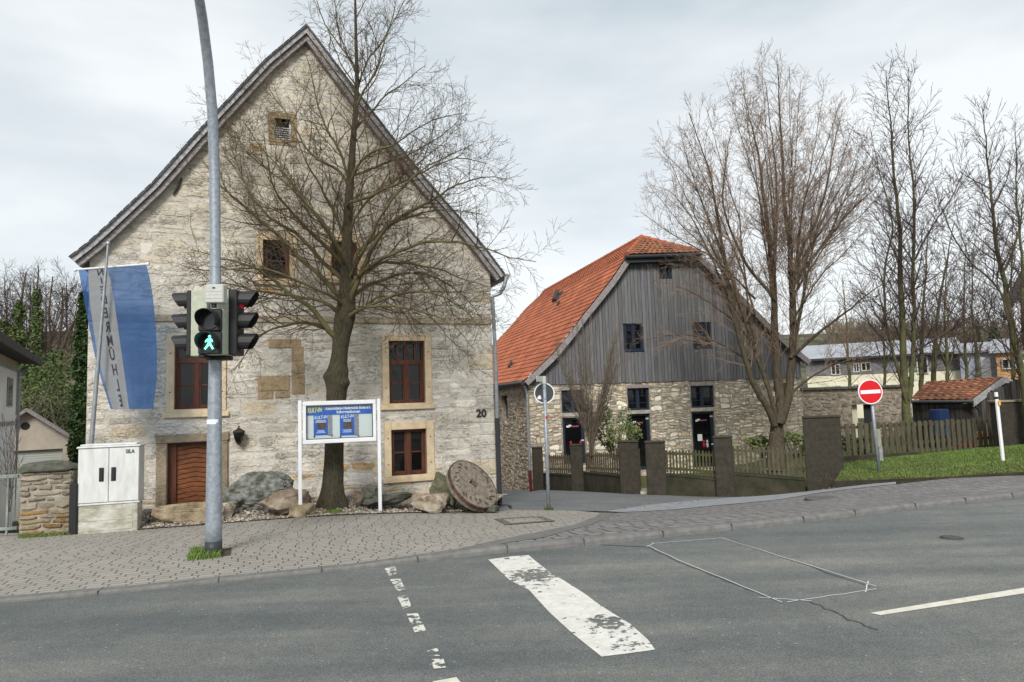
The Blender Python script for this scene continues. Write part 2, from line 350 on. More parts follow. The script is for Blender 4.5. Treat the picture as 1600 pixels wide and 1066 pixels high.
M['gravel'] = mat('gravel soil', (.22, .19, .15), .95, 40, .5, .02, 40)
M['pebble'] = mat('pebbles', (1, 1, 1), .9, 20, .2, attr=True)
M['soil'] = mat('soil', (.10, .075, .05), .95, 8, .4, .03, 12)
M['grass_base'] = mat('turf', (.075, .105, .028), .95, 5, .35, .02, 30, col2=(.11, .09, .045))
M['grass'] = mat('grass blades', (.14, .225, .045), .7, .9, .35, col2=(.10, .125, .035))
M['terrain'] = mat('rough ground', (.09, .085, .05), .95, .3, .4, .05, 2)
M['moss'] = mat('moss', (.09, .15, .02), .95, 30, .3, .01, 60)
M['fence_post'] = mat('dark mossy concrete', (.062, .05, .039), .95, 9, .3, .012, 40, col2=(.028, .027, .018), lo=.3, hi=.7)
M['fence_wall'] = mat('damp plinth wall', (.065, .055, .038), .95, 2.5, .3, .006, 30, col2=(.026, .03, .014))
M['picket_brown'] = mat('weathered brown pickets', (.12, .09, .06), .9, 5, .35, .002, 40, col2=(.07, .062, .03), stretch=(4, 4, 1))
M['picket_green'] = mat('algae green pickets', (.095, .092, .036), .9, 4, .35, .002, 40, col2=(.045, .042, .022), stretch=(4, 4, 1))
M['picket_grey'] = mat('grey green pickets', (.115, .102, .062), .9, 4, .3, .002, 40, col2=(.055, .05, .032), stretch=(4, 4, 1))
M['tile'] = mat('orange clay tiles', (.44, .14, .068), .85, 1.1, .22, .002, 40, col2=(.31, .095, .05), attr=True)
M['tile_old'] = mat('mossy old tiles', (.37, .14, .075), .85, 3, .3, .003, 40, col2=(.22, .11, .055), attr=True)
M['navy'] = mat('navy window frame', (.016, .024, .042), .45)
M['lintel'] = mat('pale lintel', (.42, .38, .31), .9, 5, .2, .004, 40)
M['sign_back'] = mat('grey sign back', (.05, .055, .06), .5)
M['red'] = mat('sign red', (.62, .008, .015), .45, 10, .04)
M['retro_white'] = mat('sign white', (.78, .78, .78), .45)
M['white_paint'] = mat('white plaster', (.80, .81, .82), .85, 1.5, .05)
M['plaster'] = mat('beige plaster', (.47, .41, .33), .9, 2, .08, .002, 60)
M['cream_wall'] = mat('cream plaster', (.68, .64, .48), .9, 1, .05)
M['grey_roof'] = mat('pale metal roof', (.34, .35, .38), .5, 1, .08)
M['grey_wall'] = mat('grey cladding', (.17, .17, .18), .8, 2, .2)
M['blue_grey'] = mat('blue grey cladding', (.28, .32, .38), .7, 1, .15)
M['orange_wood'] = mat('orange timber cladding', (.50, .29, .12), .8, 1.5, .2, stretch=(1, 1, 8))
M['dark_roof'] = mat('dark roof tiles', (.065, .058, .055), .85, 6, .25, .01, 12)
M['shutter'] = mat('roller shutter', (.42, .44, .39), .6)
M['iron'] = mat('iron', (.03, .026, .024), .7)
M['rail'] = mat('green grey railing', (.22, .25, .22), .6, 8, .2)
M['red_cloth'] = mat('red plastic', (.40, .012, .04), .5)
M['pink'] = mat('pink print', (.42, .10, .16), .5)
M['orange_toy'] = mat('orange plastic', (.70, .36, .08), .5)
M['blue_drum'] = mat('blue plastic', (.015, .035, .11), .5)
M['box_green'] = mat('grey green box', (.27, .28, .21), .6, 5, .1)

# ---------------------------------------------------------------- ground height function
ctl = []
def cp(px, py, Y): p = P(px, py, Y); ctl.append((p.x, p.y, p.z))
kerb_bot = [(-260, 965), (-120, 953), (0, 943), (200, 926), (340, 911), (540, 891), (740, 869), (860, 858), (980, 847), (1077, 836), (1232, 820), (1369, 803), (1600, 777), (1800, 752), (2000, 728)]
ZR = -.03
def kz(px): return 0.0 if px < 560 else (.045 if px > 800 else .045*(px-560)/240)
kerb_line = []
for px, py in kerb_bot:
    q = onz(px, py, ZR); kerb_line.append(Vector((q.x, q.y, 0)))
    ctl.append((q.x, q.y+.12, kz(px)))
def off(line, d):
    res = []
    for i, p in enumerate(line):
        t = (line[min(i+1, len(line)-1)]-line[max(i-1, 0)]); t.z = 0; t.normalize()
        res.append(p+Vector((-t.y, t.x, 0))*d)
    return res
ctl.append((P(333, 860, 8.17).x, 8.17, 0.0))
for c in [(168, 831, 11.3), (65, 838, 10.9), (0, 841, 10.5), (-200, 850, 9.8), (468, 808, 11.95), (595, 802, 12.4), (218, 822, 12.2), (700, 801, 13.0), (780, 799, 13.6),
          (857, 797, 13.9), (960, 801, 13.2), (1100, 788, 14.0), (1190, 783, 14.2), (1298, 763, 16.0), (1369, 755, 14.5), (1481, 748, 13.4), (1600, 743, 12.8), (1800, 728, 11.8),
          (845, 765, 25), (903, 767, 22.5), (985, 772, 18.6), (1140, 776, 17.6), (1280, 767, 17.0), (830, 768, 27), (777, 758, 32.2), (775, 770, 21), (790, 782, 17.5)]:
    cp(*c)
for x, y, z in [(2.5, 45, -3.4), (-3, 60, -3.6), (-12, 16, -.9), (-14, 12, -.4), (-16, 26, -1.6), (-4, 18, -.6), (2, 34, -2.5)]: ctl.append((x, y, z))
A = np.array(ctl); n_ = len(A)
def ker(d): return np.where(d > 1e-9, d*d*np.log(np.maximum(d, 1e-9)), 0)
Dm = np.linalg.norm(A[:, None, :2]-A[None, :, :2], axis=2)
K = ker(Dm)+np.eye(n_)*.6; Pm = np.hstack([np.ones((n_, 1)), A[:, :2]])
sol = np.linalg.solve(np.block([[K, Pm], [Pm.T, np.zeros((3, 3))]]), np.concatenate([A[:, 2], np.zeros(3)]))
def G(x, y):
    d = np.hypot(A[:, 0]-x, A[:, 1]-y); return float(ker(d) @ sol[:n_] + sol[n_]+sol[n_+1]*x+sol[n_+2]*y)
def hit(px, py, f=None, t0=5.0, t1=45):
    f = f or G; d = ray(px, py); d = d/d.y; a = t0
    pa = CAM+d*a
    step = .25
    while a < t1:
        b = a+step; pb = CAM+d*b
        if pb.z < f(pb.x, pb.y):
            for _ in range(14):
                mm = (a+b)/2; pm = CAM+d*mm
                if pm.z < f(pm.x, pm.y): b = mm
                else: a = mm
            pb = CAM+d*b; return Vector((pb.x, pb.y, f(pb.x, pb.y)))
        a = b
    return CAM+d*t1
def inside(poly, x, y):
    c = False; j = len(poly)-1
    for i in range(len(poly)):
        xi, yi = poly[i][0], poly[i][1]; xj, yj = poly[j][0], poly[j][1]
        if (yi > y) != (yj > y) and x < (xj-xi)*(y-yi)/(yj-yi)+xi: c = not c
        j = i
    return c
def drape(name, poly, zf, grid, material, dz=0.0, kind='structure', parent=None, jitter=0):
    """sheet over polygon poly (list of xy) that follows height zf"""
    pl = []
    for i in range(len(poly)):
        a = poly[i]; b = poly[(i+1) % len(poly)]; Ln = math.hypot(b[0]-a[0], b[1]-a[1]); k = max(1, int(Ln/grid))
        for q in range(k): pl.append((a[0]+(b[0]-a[0])*q/k, a[1]+(b[1]-a[1])*q/k))
    xs = [p[0] for p in pl]; ys = [p[1] for p in pl]; nb = len(pl); vs = [Vector(p) for p in pl]
    x = min(xs)+grid*.37
    while x < max(xs):
        y = min(ys)+grid*.41
        while y < max(ys):
            if inside(pl, x, y): vs.append(Vector((x, y)))
            y += grid
        x += grid
    r = delaunay_2d_cdt(vs, [(i, (i+1) % nb) for i in range(nb)], [], 1, 1e-5)
    V = [(p.x, p.y, zf(p.x, p.y)+dz) for p in r[0]]
    mb = MB(); mb.v = V; mb.f = [list(f) for f in r[2]]; mb.mi = [0]*len(mb.f); mb.c = [(1, 1, 1)]*len(V)
    o = mb.build(name, material, parent, smooth=True)
    me = o.data
    if len(me.polygons) and sum(p.normal.z for p in me.polygons) < 0: me.flip_normals()
    if parent is None: tag(o, kind=kind)
    return o
def gp(px, py, f=None): q = hit(px, py, f); return (q.x, q.y)

# ---- terrain under and around everything
def terr(x, y):
    e = max(0, (y-40)/30); far = -3.2
    g = G(x, y) if y < 60 and abs(x) < 30 and y > 3 else far
    # blend away from the traced area
    d = max(0, -14-x, x-14, y-34); k = min(1, d/8.0)
    base = g*(1-k)+k*(-2.4 if x < 0 else -.6)
    return base
def terr2(x, y):
    z = terr(x, y)-.16
    kx, ky = kerb_line[0], kerb_line[-1]
    t = (ky-kx).normalized(); nrm = Vector((-t.y, t.x, 0)); s = (Vector((x, y, 0))-kx).dot(nrm)
    if s < 0.6: z = min(z, -.4)
    # garden behind the fence falls to the barn
    if y > 45 and x < -8: z += min(14, (y-45)*.45)
    if y > 90 and x > 8: z += min(16, (y-90)*.30)
    if y > 200: z = max(z, 6)
    return z
xs = sorted(set(list(np.arange(-40, 40, 1.0)) + [-900, -500, -300, -200, -140, -100, -80, -65, -52, -45] + [45, 52, 65, 80, 100, 140, 200, 300, 500, 900]))
ys = sorted(set(list(np.arange(-10, 60, 1.0)) + [-700, -300, -100, -40, -20] + [64, 70, 78, 88, 100, 115, 135, 160, 200, 260, 360, 500, 800, 1400]))
mb = MB(); mb.v = [(x, y, terr2(x, y)) for y in ys for x in xs]; nx = len(xs)
mb.f = [[j*nx+i, j*nx+i+1, (j+1)*nx+i+1, (j+1)*nx+i] for j in range(len(ys)-1) for i in range(nx-1)]; mb.mi = [0]*len(mb.f); mb.c = [(1, 1, 1)]*len(mb.v)
tag(mb.build('terrain', M['terrain'], smooth=True), kind='structure')

# ---- road
tdir = (kerb_line[10]-kerb_line[2]).normalized(); ndir = Vector((-tdir.y, tdir.x, 0))
kl = [kerb_line[0]-tdir*40] + kerb_line + [kerb_line[-1]+tdir*60]
roadpoly = [(p.x, p.y) for p in kl] + [((kl[-1]-ndir*9).x, (kl[-1]-ndir*9).y), ((kl[0]-ndir*9).x, (kl[0]-ndir*9).y)]
mb = MB()
vs = [(p.x, p.y, ZR) for p in kl] + [tuple(Vector((p.x, p.y, ZR))-ndir*10) for p in kl]
k = len(kl); mb.add(vs, [(i, k+i, k+i+1, i+1) for i in range(k-1)])
tag(mb.build('road', M['asphalt']), kind='structure')
# near side pavement (behind the camera)
mb = MB(); a = kl[0]-ndir*10; b = kl[-1]-ndir*10
mb.add([(a.x, a.y, .06), (b.x, b.y, .06), (b-ndir*6).to_tuple()[:2]+(.06,), (a-ndir*6).to_tuple()[:2]+(.06,)], [(0, 3, 2, 1)])
tag(mb.build('near_pavement', M['pavers']), kind='structure')
# ---- kerb: separate stones with small gaps, a sloped face and a top 12 cm deep
dense = []
for i in range(1, len(kl)-2):
    a, b = kl[i], kl[i+1]; pa = (kerb_bot[i-1][0], kerb_bot[i][0]); Ln = (b-a).length; kk = max(1, int(Ln/.12))
    for q in range(kk): dense.append((a+(b-a)*q/kk, pa[0]+(pa[1]-pa[0])*q/kk))
dense = [(kl[0], -900)] + dense + [(kl[-1], 2400)]
pts = [d[0] for d in dense]; inner = off(pts, .13); mid = off(pts, .025); mb = MB(); vs = []
for i, (p, px) in enumerate(dense):
    h = kz(px)+.004; q = mid[i]; r_ = inner[i]
    vs += [(p.x, p.y, ZR-.02), (p.x+.004*ndir.x, p.y+.004*ndir.y, ZR+(h-ZR)*.55), (q.x, q.y, h), (r_.x, r_.y, h+.002)]
fs = []; acc = 0
for i in range(len(dense)-1):
    acc += (pts[i+1]-pts[i]).length; b = i*4
    fs += [(b+j, b+4+j, b+5+j, b+1+j) for j in range(3)]
mb.add(vs, fs); 
acc = 0; nextj = 1.0
for i in range(2, len(dense)-2):
    acc += (pts[i+1]-pts[i]).length
    if acc > nextj:
        nextj += 1.0; p = pts[i]; r_ = inner[i]; h = kz(dense[i][1])
        mb.box(Vector((p.x, p.y, ZR))-ndir*.003, tdir*.011, (r_-p)+ndir*.002, Vector((0, 0, h-ZR+.0065)), 1)
tag(mb.build('kerb', [M['kerb'], M['tar']]), kind='structure')
inner_xy = [(p.x, p.y) for p in off(kl, .13)]
# ---- pavement sheets
def seg(px0, px1):  # kerb inner-edge points between two photograph columns
    cols = [-900]+[c[0] for c in kerb_bot]+[2400]; res = []
    il = off(kl, .13)
    def at(px):
        for i in range(len(cols)-1):
            if cols[i] <= px <= cols[i+1]:
                t = (px-cols[i])/(cols[i+1]-cols[i]); return il[i].lerp(il[i+1], t)
    res.append(at(px0)); res += [il[i] for i in range(len(cols)) if px0 < cols[i] < px1]; res.append(at(px1)); return [(p.x, p.y) for p in res]
bandout = [(700, 866), (740, 852.5), (840, 832), (900, 820), (930, 808), (938, 801)]
bandin = [(700, 868), (760, 860), (850, 840), (925, 820), (953, 808), (960, 801.5)]
bo = [gp(*p) for p in bandout[1:]]; bi = [gp(*p) for p in bandin[2:]]
k700 = seg(-800, 700)
wallback = [gp(857, 797.5), gp(800, 797), gp(780, 799), gp(700, 801), gp(595, 803), gp(468, 809), gp(360, 817), gp(217, 828)]
drape('pavement', k700+bo+[gp(900, 798)]+wallback+[(-4.9-1.6, 11.7), (-6.7, 11.6), (-9, 11.6), (-20, 9.5), (-30, 6.0)], G, .35, M['pavers'])
k2 = seg(700, 760)
drape('asphalt_band', [k2[0]]+[k2[-1]]+bi+[gp(938, 801)]+bo[::-1][1:], G, .25, M['kerb'], .004)
gl = [(976, 801), (1050, 797), (1145, 788), (1280, 770.5), (1400, 757), (1481, 748), (1600, 743)]
gu = [(945, 799.5), (1010, 790), (1060, 784.5), (1150, 777.5), (1280, 766.3), (1400, 753.5)]
GL = [gp(*p) for p in gl]; GU = [gp(*p) for p in gu]
k3 = seg(760, 1990)
drape('dark_pavement', k3+[gp(1800, 728)]+GL[::-1]+bi[::-1], G, .35, M['cobbles'])
drape('gutter_strip', GU+[GL[4]]+GL[:4][::-1], G, .3, M['gutter'], .008)
fbase = [(830, 769), (845, 766), (903, 768), (985, 773), (1027, 774), (1140, 777), (1200, 776), (1280, 768)]
FB = [gp(*p) for p in fbase]
alley = [gp(780, 799), gp(800, 797), gp(857, 797.5), gp(900, 798)] + GU[:5] + [(q[0], q[1]+.25) for q in FB[::-1]] + [gp(777, 758), (-1.5, 45), (-6, 45), (-3.2, 32), (-.6, 18), (-.4, 14.6)]
drape('alley', alley, G, .5, M['asphalt_alley'], .002)

# ---------------------------------------------------------------- plane frame for facades
class Plane:
    def __init__(s, O, th, z0=0.0):
        s.O = Vector((O[0], O[1], z0)); s.u = Vector((math.cos(th), math.sin(th), 0)); s.n = Vector((math.sin(th), -math.cos(th), 0))
    def at(s, a, z, d=0): return s.O+s.u*a+Vector((0, 0, z))+s.n*d
    def px(s, px, py, d=0):
        r_ = ray(px, py); o = s.O+s.n*d; t = (o-CAM).dot(s.n)/r_.dot(s.n); p = CAM+r_*t-s.O; return p.dot(s.u), p.z
    def rect(s, x0, y0, x1, y1, d=0):
        a = [s.px(x0, (y0+y1)/2, d)[0], s.px(x1, (y0+y1)/2, d)[0]]; b = [s.px((x0+x1)/2, y1, d)[1], s.px((x0+x1)/2, y0, d)[1]]
        return a[0], a[1], b[0], b[1]
    def box(s, mb, a0, a1, z0, z1, d0, d1, mi=0, col=(1, 1, 1), bev=0):
        f = mb.bevbox if bev else mb.box; kw = dict(mi=mi, col=col)
        if bev: kw['r'] = bev
        f(s.at(a0, z0, d0), s.u*(a1-a0), s.n*(d1-d0), Vector((0, 0, z1-z0)), **kw)
def wall_face(mb, pl, outer, holes, depth, mi=0):
    """face with rectangular openings and their reveals"""
    polys = [[Vector((a, z, 0)) for a, z in outer]]+[[Vector((h[0], h[2], 0)), Vector((h[1], h[2], 0)), Vector((h[1], h[3], 0)), Vector((h[0], h[3], 0))] for h in holes]
    tri = tessellate_polygon(polys); flat = [v for p in polys for v in p]
    vs = [pl.at(v.x, v.y) for v in flat]; fs = []
    for t in tri:
        a, b, c = (flat[i] for i in t)
        fs.append(tuple(t) if (b-a).cross(c-a).z > 0 else tuple(t)[::-1])
    mb.add(vs, fs, mi)
    for h in holes:
        c = [(h[0], h[2]), (h[1], h[2]), (h[1], h[3]), (h[0], h[3])]
        for i in range(4):
            p, q = c[i], c[(i+1) % 4]
            mb.add([pl.at(*p), pl.at(*q), pl.at(*q, -depth), pl.at(*p, -depth)], [(0, 1, 2, 3)], mi)
rs = random.Random(11)
def masonry(mb, pl, z0, z1, spans, rows=(.09, .17), lens=(.22, .7), gap=.014, proud=(.003, .014), cols=None, warp=.03, wfreq=1.6, rnd=rs, tall=.14, d=0.0, seed=0, irr=.3):
    """individually shaped stones laid in courses; spans(z0,z1)->list of (a,b)"""
    z = z0; blocked = []
    def wz(a, zz): return zz+warp*noise.noise(Vector((a*wfreq+seed, zz*1.3, seed)))+warp*.5*noise.noise(Vector((a*wfreq*3, zz*3, 5+seed)))
    nextblock = []
    while z < z1-.03:
        h = rnd.uniform(*rows); h2 = rnd.uniform(*rows); zt = min(z+h, z1)
        block = nextblock; nextblock = []; pend = h2
        for a, b in spans(z, zt):
            x = a
            while x < b-.03:
                wd = rnd.uniform(*lens)**1.0
                if rnd.random() < .25: wd *= .5
                e = min(x+wd, b)
                if b-e < lens[0]*.5: e = b
                skip = False
                for (p, q) in block:
                    if x < q-.01 and e > p+.01:
                        if x >= p-.01: x = q; skip = True; break
                        e = p
                if skip: continue
                if e-x < .04: x = e; continue
                tt = zt
                if rnd.random() < tall and zt+h2 < z1-.05 and any(sa <= x and sb >= e for sa, sb in spans(zt, zt+h2)):
                    tt = zt+min(h2, .09) if False else zt+h*.55; 
                    nextblock.append((x, e))
                # outline
                g = gap*rnd.uniform(.5, 1.6)/2; X0, X1, Z0, Z1 = x+g, e-g, z+g, tt-g
                W, H = X1-X0, Z1-Z0
                if W < .03 or H < .02: x = e; continue
                nh = max(2, int(W/.09)); pts = []
                j = min(H*irr*.35, .02); jx = min(W*.1, .03)
                ct = rnd.uniform(.0, .30)*H; cq = rnd.uniform(.0, .28)*H
                lx0 = rnd.uniform(0, jx); lx1 = rnd.uniform(0, jx)
                slope0 = rnd.uniform(-j, j)*.8; slope1 = rnd.uniform(-j, j)*.8
                for i in range(nh+1):
                    t = i/nh; zz = Z0+rnd.uniform(0, j)+slope0*(t-.5)
                    if i in (0, nh): zz += ct
                    pts.append((X0+lx0*(i == 0)+W*t-(lx1*(i == nh)), zz))
                for i in range(nh, -1, -1):
                    t = i/nh; zz = Z1-rnd.uniform(0, j)+slope1*(t-.5)
                    if i in (0, nh): zz -= cq
                    pts.append((X0+lx0*(i == 0)*.6+W*t-(lx1*(i == nh))*.6, zz))
                pr = rnd.uniform(*proud); ca, cz = (X0+X1)/2, (Z0+Z1)/2
                bev = min(.012, H*.2)
                def ins(p, k): 
                    return (p[0]+(bev*k if p[0] < ca else -bev*k)*min(1, abs(p[0]-ca)/(W*.5)*1.2), p[1]+(bev*k if p[1] < cz else -bev*k))
                outer_ = [pl.at(a_, wz(a_, z_), d-.004) for a_, z_ in pts]
                p2 = [ins(p, .4) for p in pts]; p3 = [ins(p, 1.3) for p in pts]
                r1 = [pl.at(a_, wz(a_, z_), d+pr*.7) for a_, z_ in p2]; r2 = [pl.at(a_, wz(a_, z_), d+pr*rnd.uniform(.9, 1.15)) for a_, z_ in p3]
                nn = len(pts); V = outer_+r1+r2
                F = [(i, (i+1) % nn, nn+(i+1) % nn, nn+i) for i in range(nn)]+[(nn+i, nn+(i+1) % nn, 2*nn+(i+1) % nn, 2*nn+i) for i in range(nn)]+[tuple(range(2*nn, 3*nn))]
                c = cols(rnd, (x+e)/2, z)
                mb.add(V, F, 0, c); x = e
        z = zt
def subtract(spans, holes, z0, z1):
    for h in holes:
        if h[2] < z1-.01 and h[3] > z0+.01:
            ns = []
            for a, b in spans:
                if h[1] <= a or h[0] >= b: ns.append((a, b)); continue
                if h[0] > a: ns.append((a, h[0]))
                if h[1] < b: ns.append((h[1], b))
            spans = ns
    return [s_ for s_ in spans if s_[1]-s_[0] > .04]
def text_mesh(body, size, extrude=.003, bold=0.0, shear=0.0, align='CENTER'):
    c = bpy.data.curves.new('txt', 'FONT'); c.body = body; c.size = size; c.extrude = extrude; c.offset = bold; c.shear = shear
    c.align_x = align; c.align_y = 'CENTER'; c.resolution_u = 3
    o = bpy.data.objects.new('txt', c); COL.objects.link(o); bpy.context.view_layer.update()
    me = bpy.data.meshes.new_from_object(o); V = [v.co.copy() for v in me.vertices]; F = [tuple(p.vertices) for p in me.polygons]
    bpy.data.objects.remove(o); bpy.data.curves.remove(c); bpy.data.meshes.remove(me); return V, F

#@@HOUSE
# ================================================================ STONE HOUSE
TH = R(20.5)
_pr = P(775, 760, 15.4)
H = Plane((_pr.x, _pr.y), TH)          # s=0 at the right corner, negative to the left
sl = H.px(134, 690)[0]
OV = .22                               # verge overhang
prof_px = [(108, 402), (140, 377), (171, 349), (204, 318), (238, 286), (301, 215), (340, 173), (415, 93), (479, 39), (526, 101), (564, 151), (618, 221), (672, 288), (726, 349), (760, 390), (789, 429)]
prof = [H.px(x, y, OV) for x, y in prof_px]
house = empty('stone_house', H.at(-4.5, -.3), 'large pale rubble stone house with steep gable facing the street and number 20', 'house')
def roofz(a):   # underside of roof at s
    for i in range(len(prof)-1):
        if prof[i][0] <= a <= prof[i+1][0]:
            t = (a-prof[i][0])/(prof[i+1][0]-prof[i][0]); return prof[i][1]*(1-t)+prof[i+1][1]*t
    return -1
def down(pf, d):
    """shift the profile inwards (down) perpendicular to itself by d"""
    top = max(range(len(pf)), key=lambda i: pf[i][1]); res = []
    for i, (a, z) in enumerate(pf):
        p0 = pf[max(0, i-1)]; p1 = pf[min(len(pf)-1, i+1)]
        if i == top:
            q = pf[i-1]; t = Vector((a-q[0], z-q[1])).normalized(); res.append((a, z-d/max(.3, t.x))); continue
        if i < top: p1 = pf[i+1]
        t = Vector((p1[0]-p0[0], p1[1]-p0[1])).normalized(); n2 = Vector((t.y, -t.x)); res.append((a+n2.x*d, z+n2.y*d))
    return res
ZB = -1.2
win_in = {'w1': H.rect(272.6, 533.5, 341, 639), 'w2': H.rect(607.8, 533, 663.8, 630), 'w3': H.rect(611.5, 671, 666.6, 742), 'w4': H.rect(411, 376, 452.6, 435.7), 'w5': H.rect(518, 378, 558, 432), 'vent': H.rect(429, 186, 454.5, 218.5)}
door_r = H.rect(260.7, 691, 346, 800); door_r = (door_r[0], door_r[1], -.45, door_r[3])
holes = list(win_in.values())+[door_r]
rp = down(prof, .13)
outer = [(sl, ZB), (0, ZB)]+[(min(0, max(sl, a)), z) for a, z in rp[::-1] if True]
oo = [(sl, ZB), (0, ZB)]; 
zr = lambda a: (lambda pf: next((pf[i][1]*(1-(a-pf[i][0])/(pf[i+1][0]-pf[i][0]))+pf[i+1][1]*((a-pf[i][0])/(pf[i+1][0]-pf[i][0])) for i in range(len(pf)-1) if pf[i][0] <= a <= pf[i+1][0]), 0))(rp)
oo += [(0, zr(0))]+[(a, z) for a, z in rp[::-1] if sl < a < 0]+[(sl, zr(sl))]
mb = MB(); wall_face(mb, H, oo, holes, .22, 0)
DEP = 13.0
for s_ in (sl, 0):
    mb.add([H.at(s_, ZB), H.at(s_, zr(s_)), H.at(s_, zr(s_), -DEP), H.at(s_, ZB, -DEP)], [(0, 1, 2, 3)])
mb.add([H.at(a, z, -DEP) for a, z in oo], [tuple(range(len(oo)))[::-1]])
wall = mb.build('wall', M['mortar'], house)
surr = {}
surr['w1'] = H.rect(259.7, 522.6, 353.6, 652); surr['w2'] = H.rect(597.4, 522.5, 674, 640); surr['w3'] = H.rect(600.9, 659, 678.5, 753)
surr['w4'] = H.rect(400.5, 364, 464, 446); surr['w5'] = H.rect(508, 367, 568, 443); surr['vent'] = H.rect(419, 176, 464, 228); surr['door'] = H.rect(243.7, 677.5, 356, 830)
bandz = (H.px(250, 503)[1], H.px(250, 491)[1])
blk = [H.rect(402.4, 587, 452.6, 611), H.rect(402.4, 611.5, 427, 624), H.rect(430, 611.5, 452.6, 622), H.rect(455.5, 541, 474, 565), H.rect(456, 566, 476, 584), H.rect(456, 585, 476, 616), H.rect(419, 530, 470, 544)]
avoid = list(surr.values())+blk+[(sl, 0, bandz[0], bandz[1])]
zt_ = max(z for a, z in rp)
quo = []
def hs(z0, z1):
    if z1 > zt_: return []
    A_ = [a for a in np.arange(sl, 0.001, .05) if zr(a) > z1+.02]
    if not A_: return []
    return subtract([(max(sl, A_[0]-.02), min(0, A_[-1]+.02))], avoid+quo, z0, z1)
def hc(rnd, a, z):
    k = rnd.random(); v = rnd.uniform(.86, 1.12)
    if k < .52: c = (.64, .61, .55)
    elif k < .74: c = (.56, .53, .465)
    elif k < .90: c = (.65, .63, .59)
    elif k < .965: c = (.47, .445, .395)
    elif k < .99: c = (.56, .49, .38)
    else: c = (.50, .35, .20)
    # upper gable is a little yellower, near-ground stones stained
    if z > 4.6: c = (c[0]*.98, c[1]*.95, c[2]*.89)
    if z < .25 and rnd.random() < .4: c = (c[0]*1.02, c[1]*.82, c[2]*.6)
    return tuple(x*v for x in c)
mb = MB(); z = -.9; k = 0
while z < zr(0)-.12:
    h_ = min(rs.uniform(.22, .36), zr(0)-.03-z); ln_ = (.58 if k % 2 else .34)+rs.uniform(-.06, .08); zz1 = z+h_
    if not (bandz[0] < zz1 and bandz[1] > z):
        v = rs.uniform(.88, 1.08); c = rs.choice([(.60, .575, .52), (.64, .62, .57), (.54, .51, .45), (.57, .50, .39)]); c = tuple(q*v for q in c)
        H.box(mb, -ln_, .014, z+.006, zz1-.006, -.3, .012+rs.uniform(0, .006), col=c, bev=.015); quo.append((-ln_-.004, .1, z, zz1))
    z = zz1; k += 1
mb.build('quoins', M['stone'], house, color=True)
mb = MB(); masonry(mb, H, -.7, zt_, hs, rows=(.07, .19), lens=(.20, .75), gap=.012, proud=(.001, .012), cols=hc, warp=.035, tall=.25, irr=1.3)
mb.build('masonry', M['stone'], house, color=True)
mb = MB()
x = sl-.01
while x < 0:
    e = min(x+rs.uniform(.5, 1.1), .012); H.box(mb, x+.004, e-.004, bandz[0]+rs.uniform(0, .01), bandz[1]-rs.uniform(0, .012), -.05, .03+rs.uniform(0, .008), bev=.012); x = e
mb.build('band_course', M['band'], house)
mb = MB()
for b in blk: H.box(mb, b[0], b[1], b[2], b[3], -.05, .016+rs.uniform(0, .006), bev=.01)
o = mb.build('blocked_opening', M['ochre'], house); o['label'] = 'walled up opening filled with brown stones'

def surround(parent, pl, o_, i_, material, sill=.11, proud=.035, sillproud=.06, sillw=.05, lintel_z=None):
    m1 = MB(); a0, a1, z0, z1 = o_; b0, b1, y0, y1 = i_
    pl.box(m1, a0, b0, z0+sill, z1, -.2, proud, bev=.008); pl.box(m1, b1, a1, z0+sill, z1, -.2, proud, bev=.008)
    pl.box(m1, b0+.002, b1-.002, y1, z1-.002, -.2, proud-.002, bev=.008)
    # iron plugs as in hinges of former shutters
    for aa in ((a0+b0)/2, (a1+b1)/2):
        for zz in (y0+.25*(y1-y0), y1-.18*(y1-y0)):
            pl.box(m1, aa-.012, aa+.012, zz-.012, zz+.012, proud, proud+.004, mi=1)
    m1.build('surround', [material, M['iron']], parent)
    m2 = MB(); pl.box(m2, a0-sillw, a1+sillw, z0, z0+sill-.002, -.2, sillproud, bev=.01)
    if y0-.002 > z0+sill: pl.box(m2, b0, b1, z0+sill, y0, -.2, proud-.004)
    m2.build('sill', material, parent)
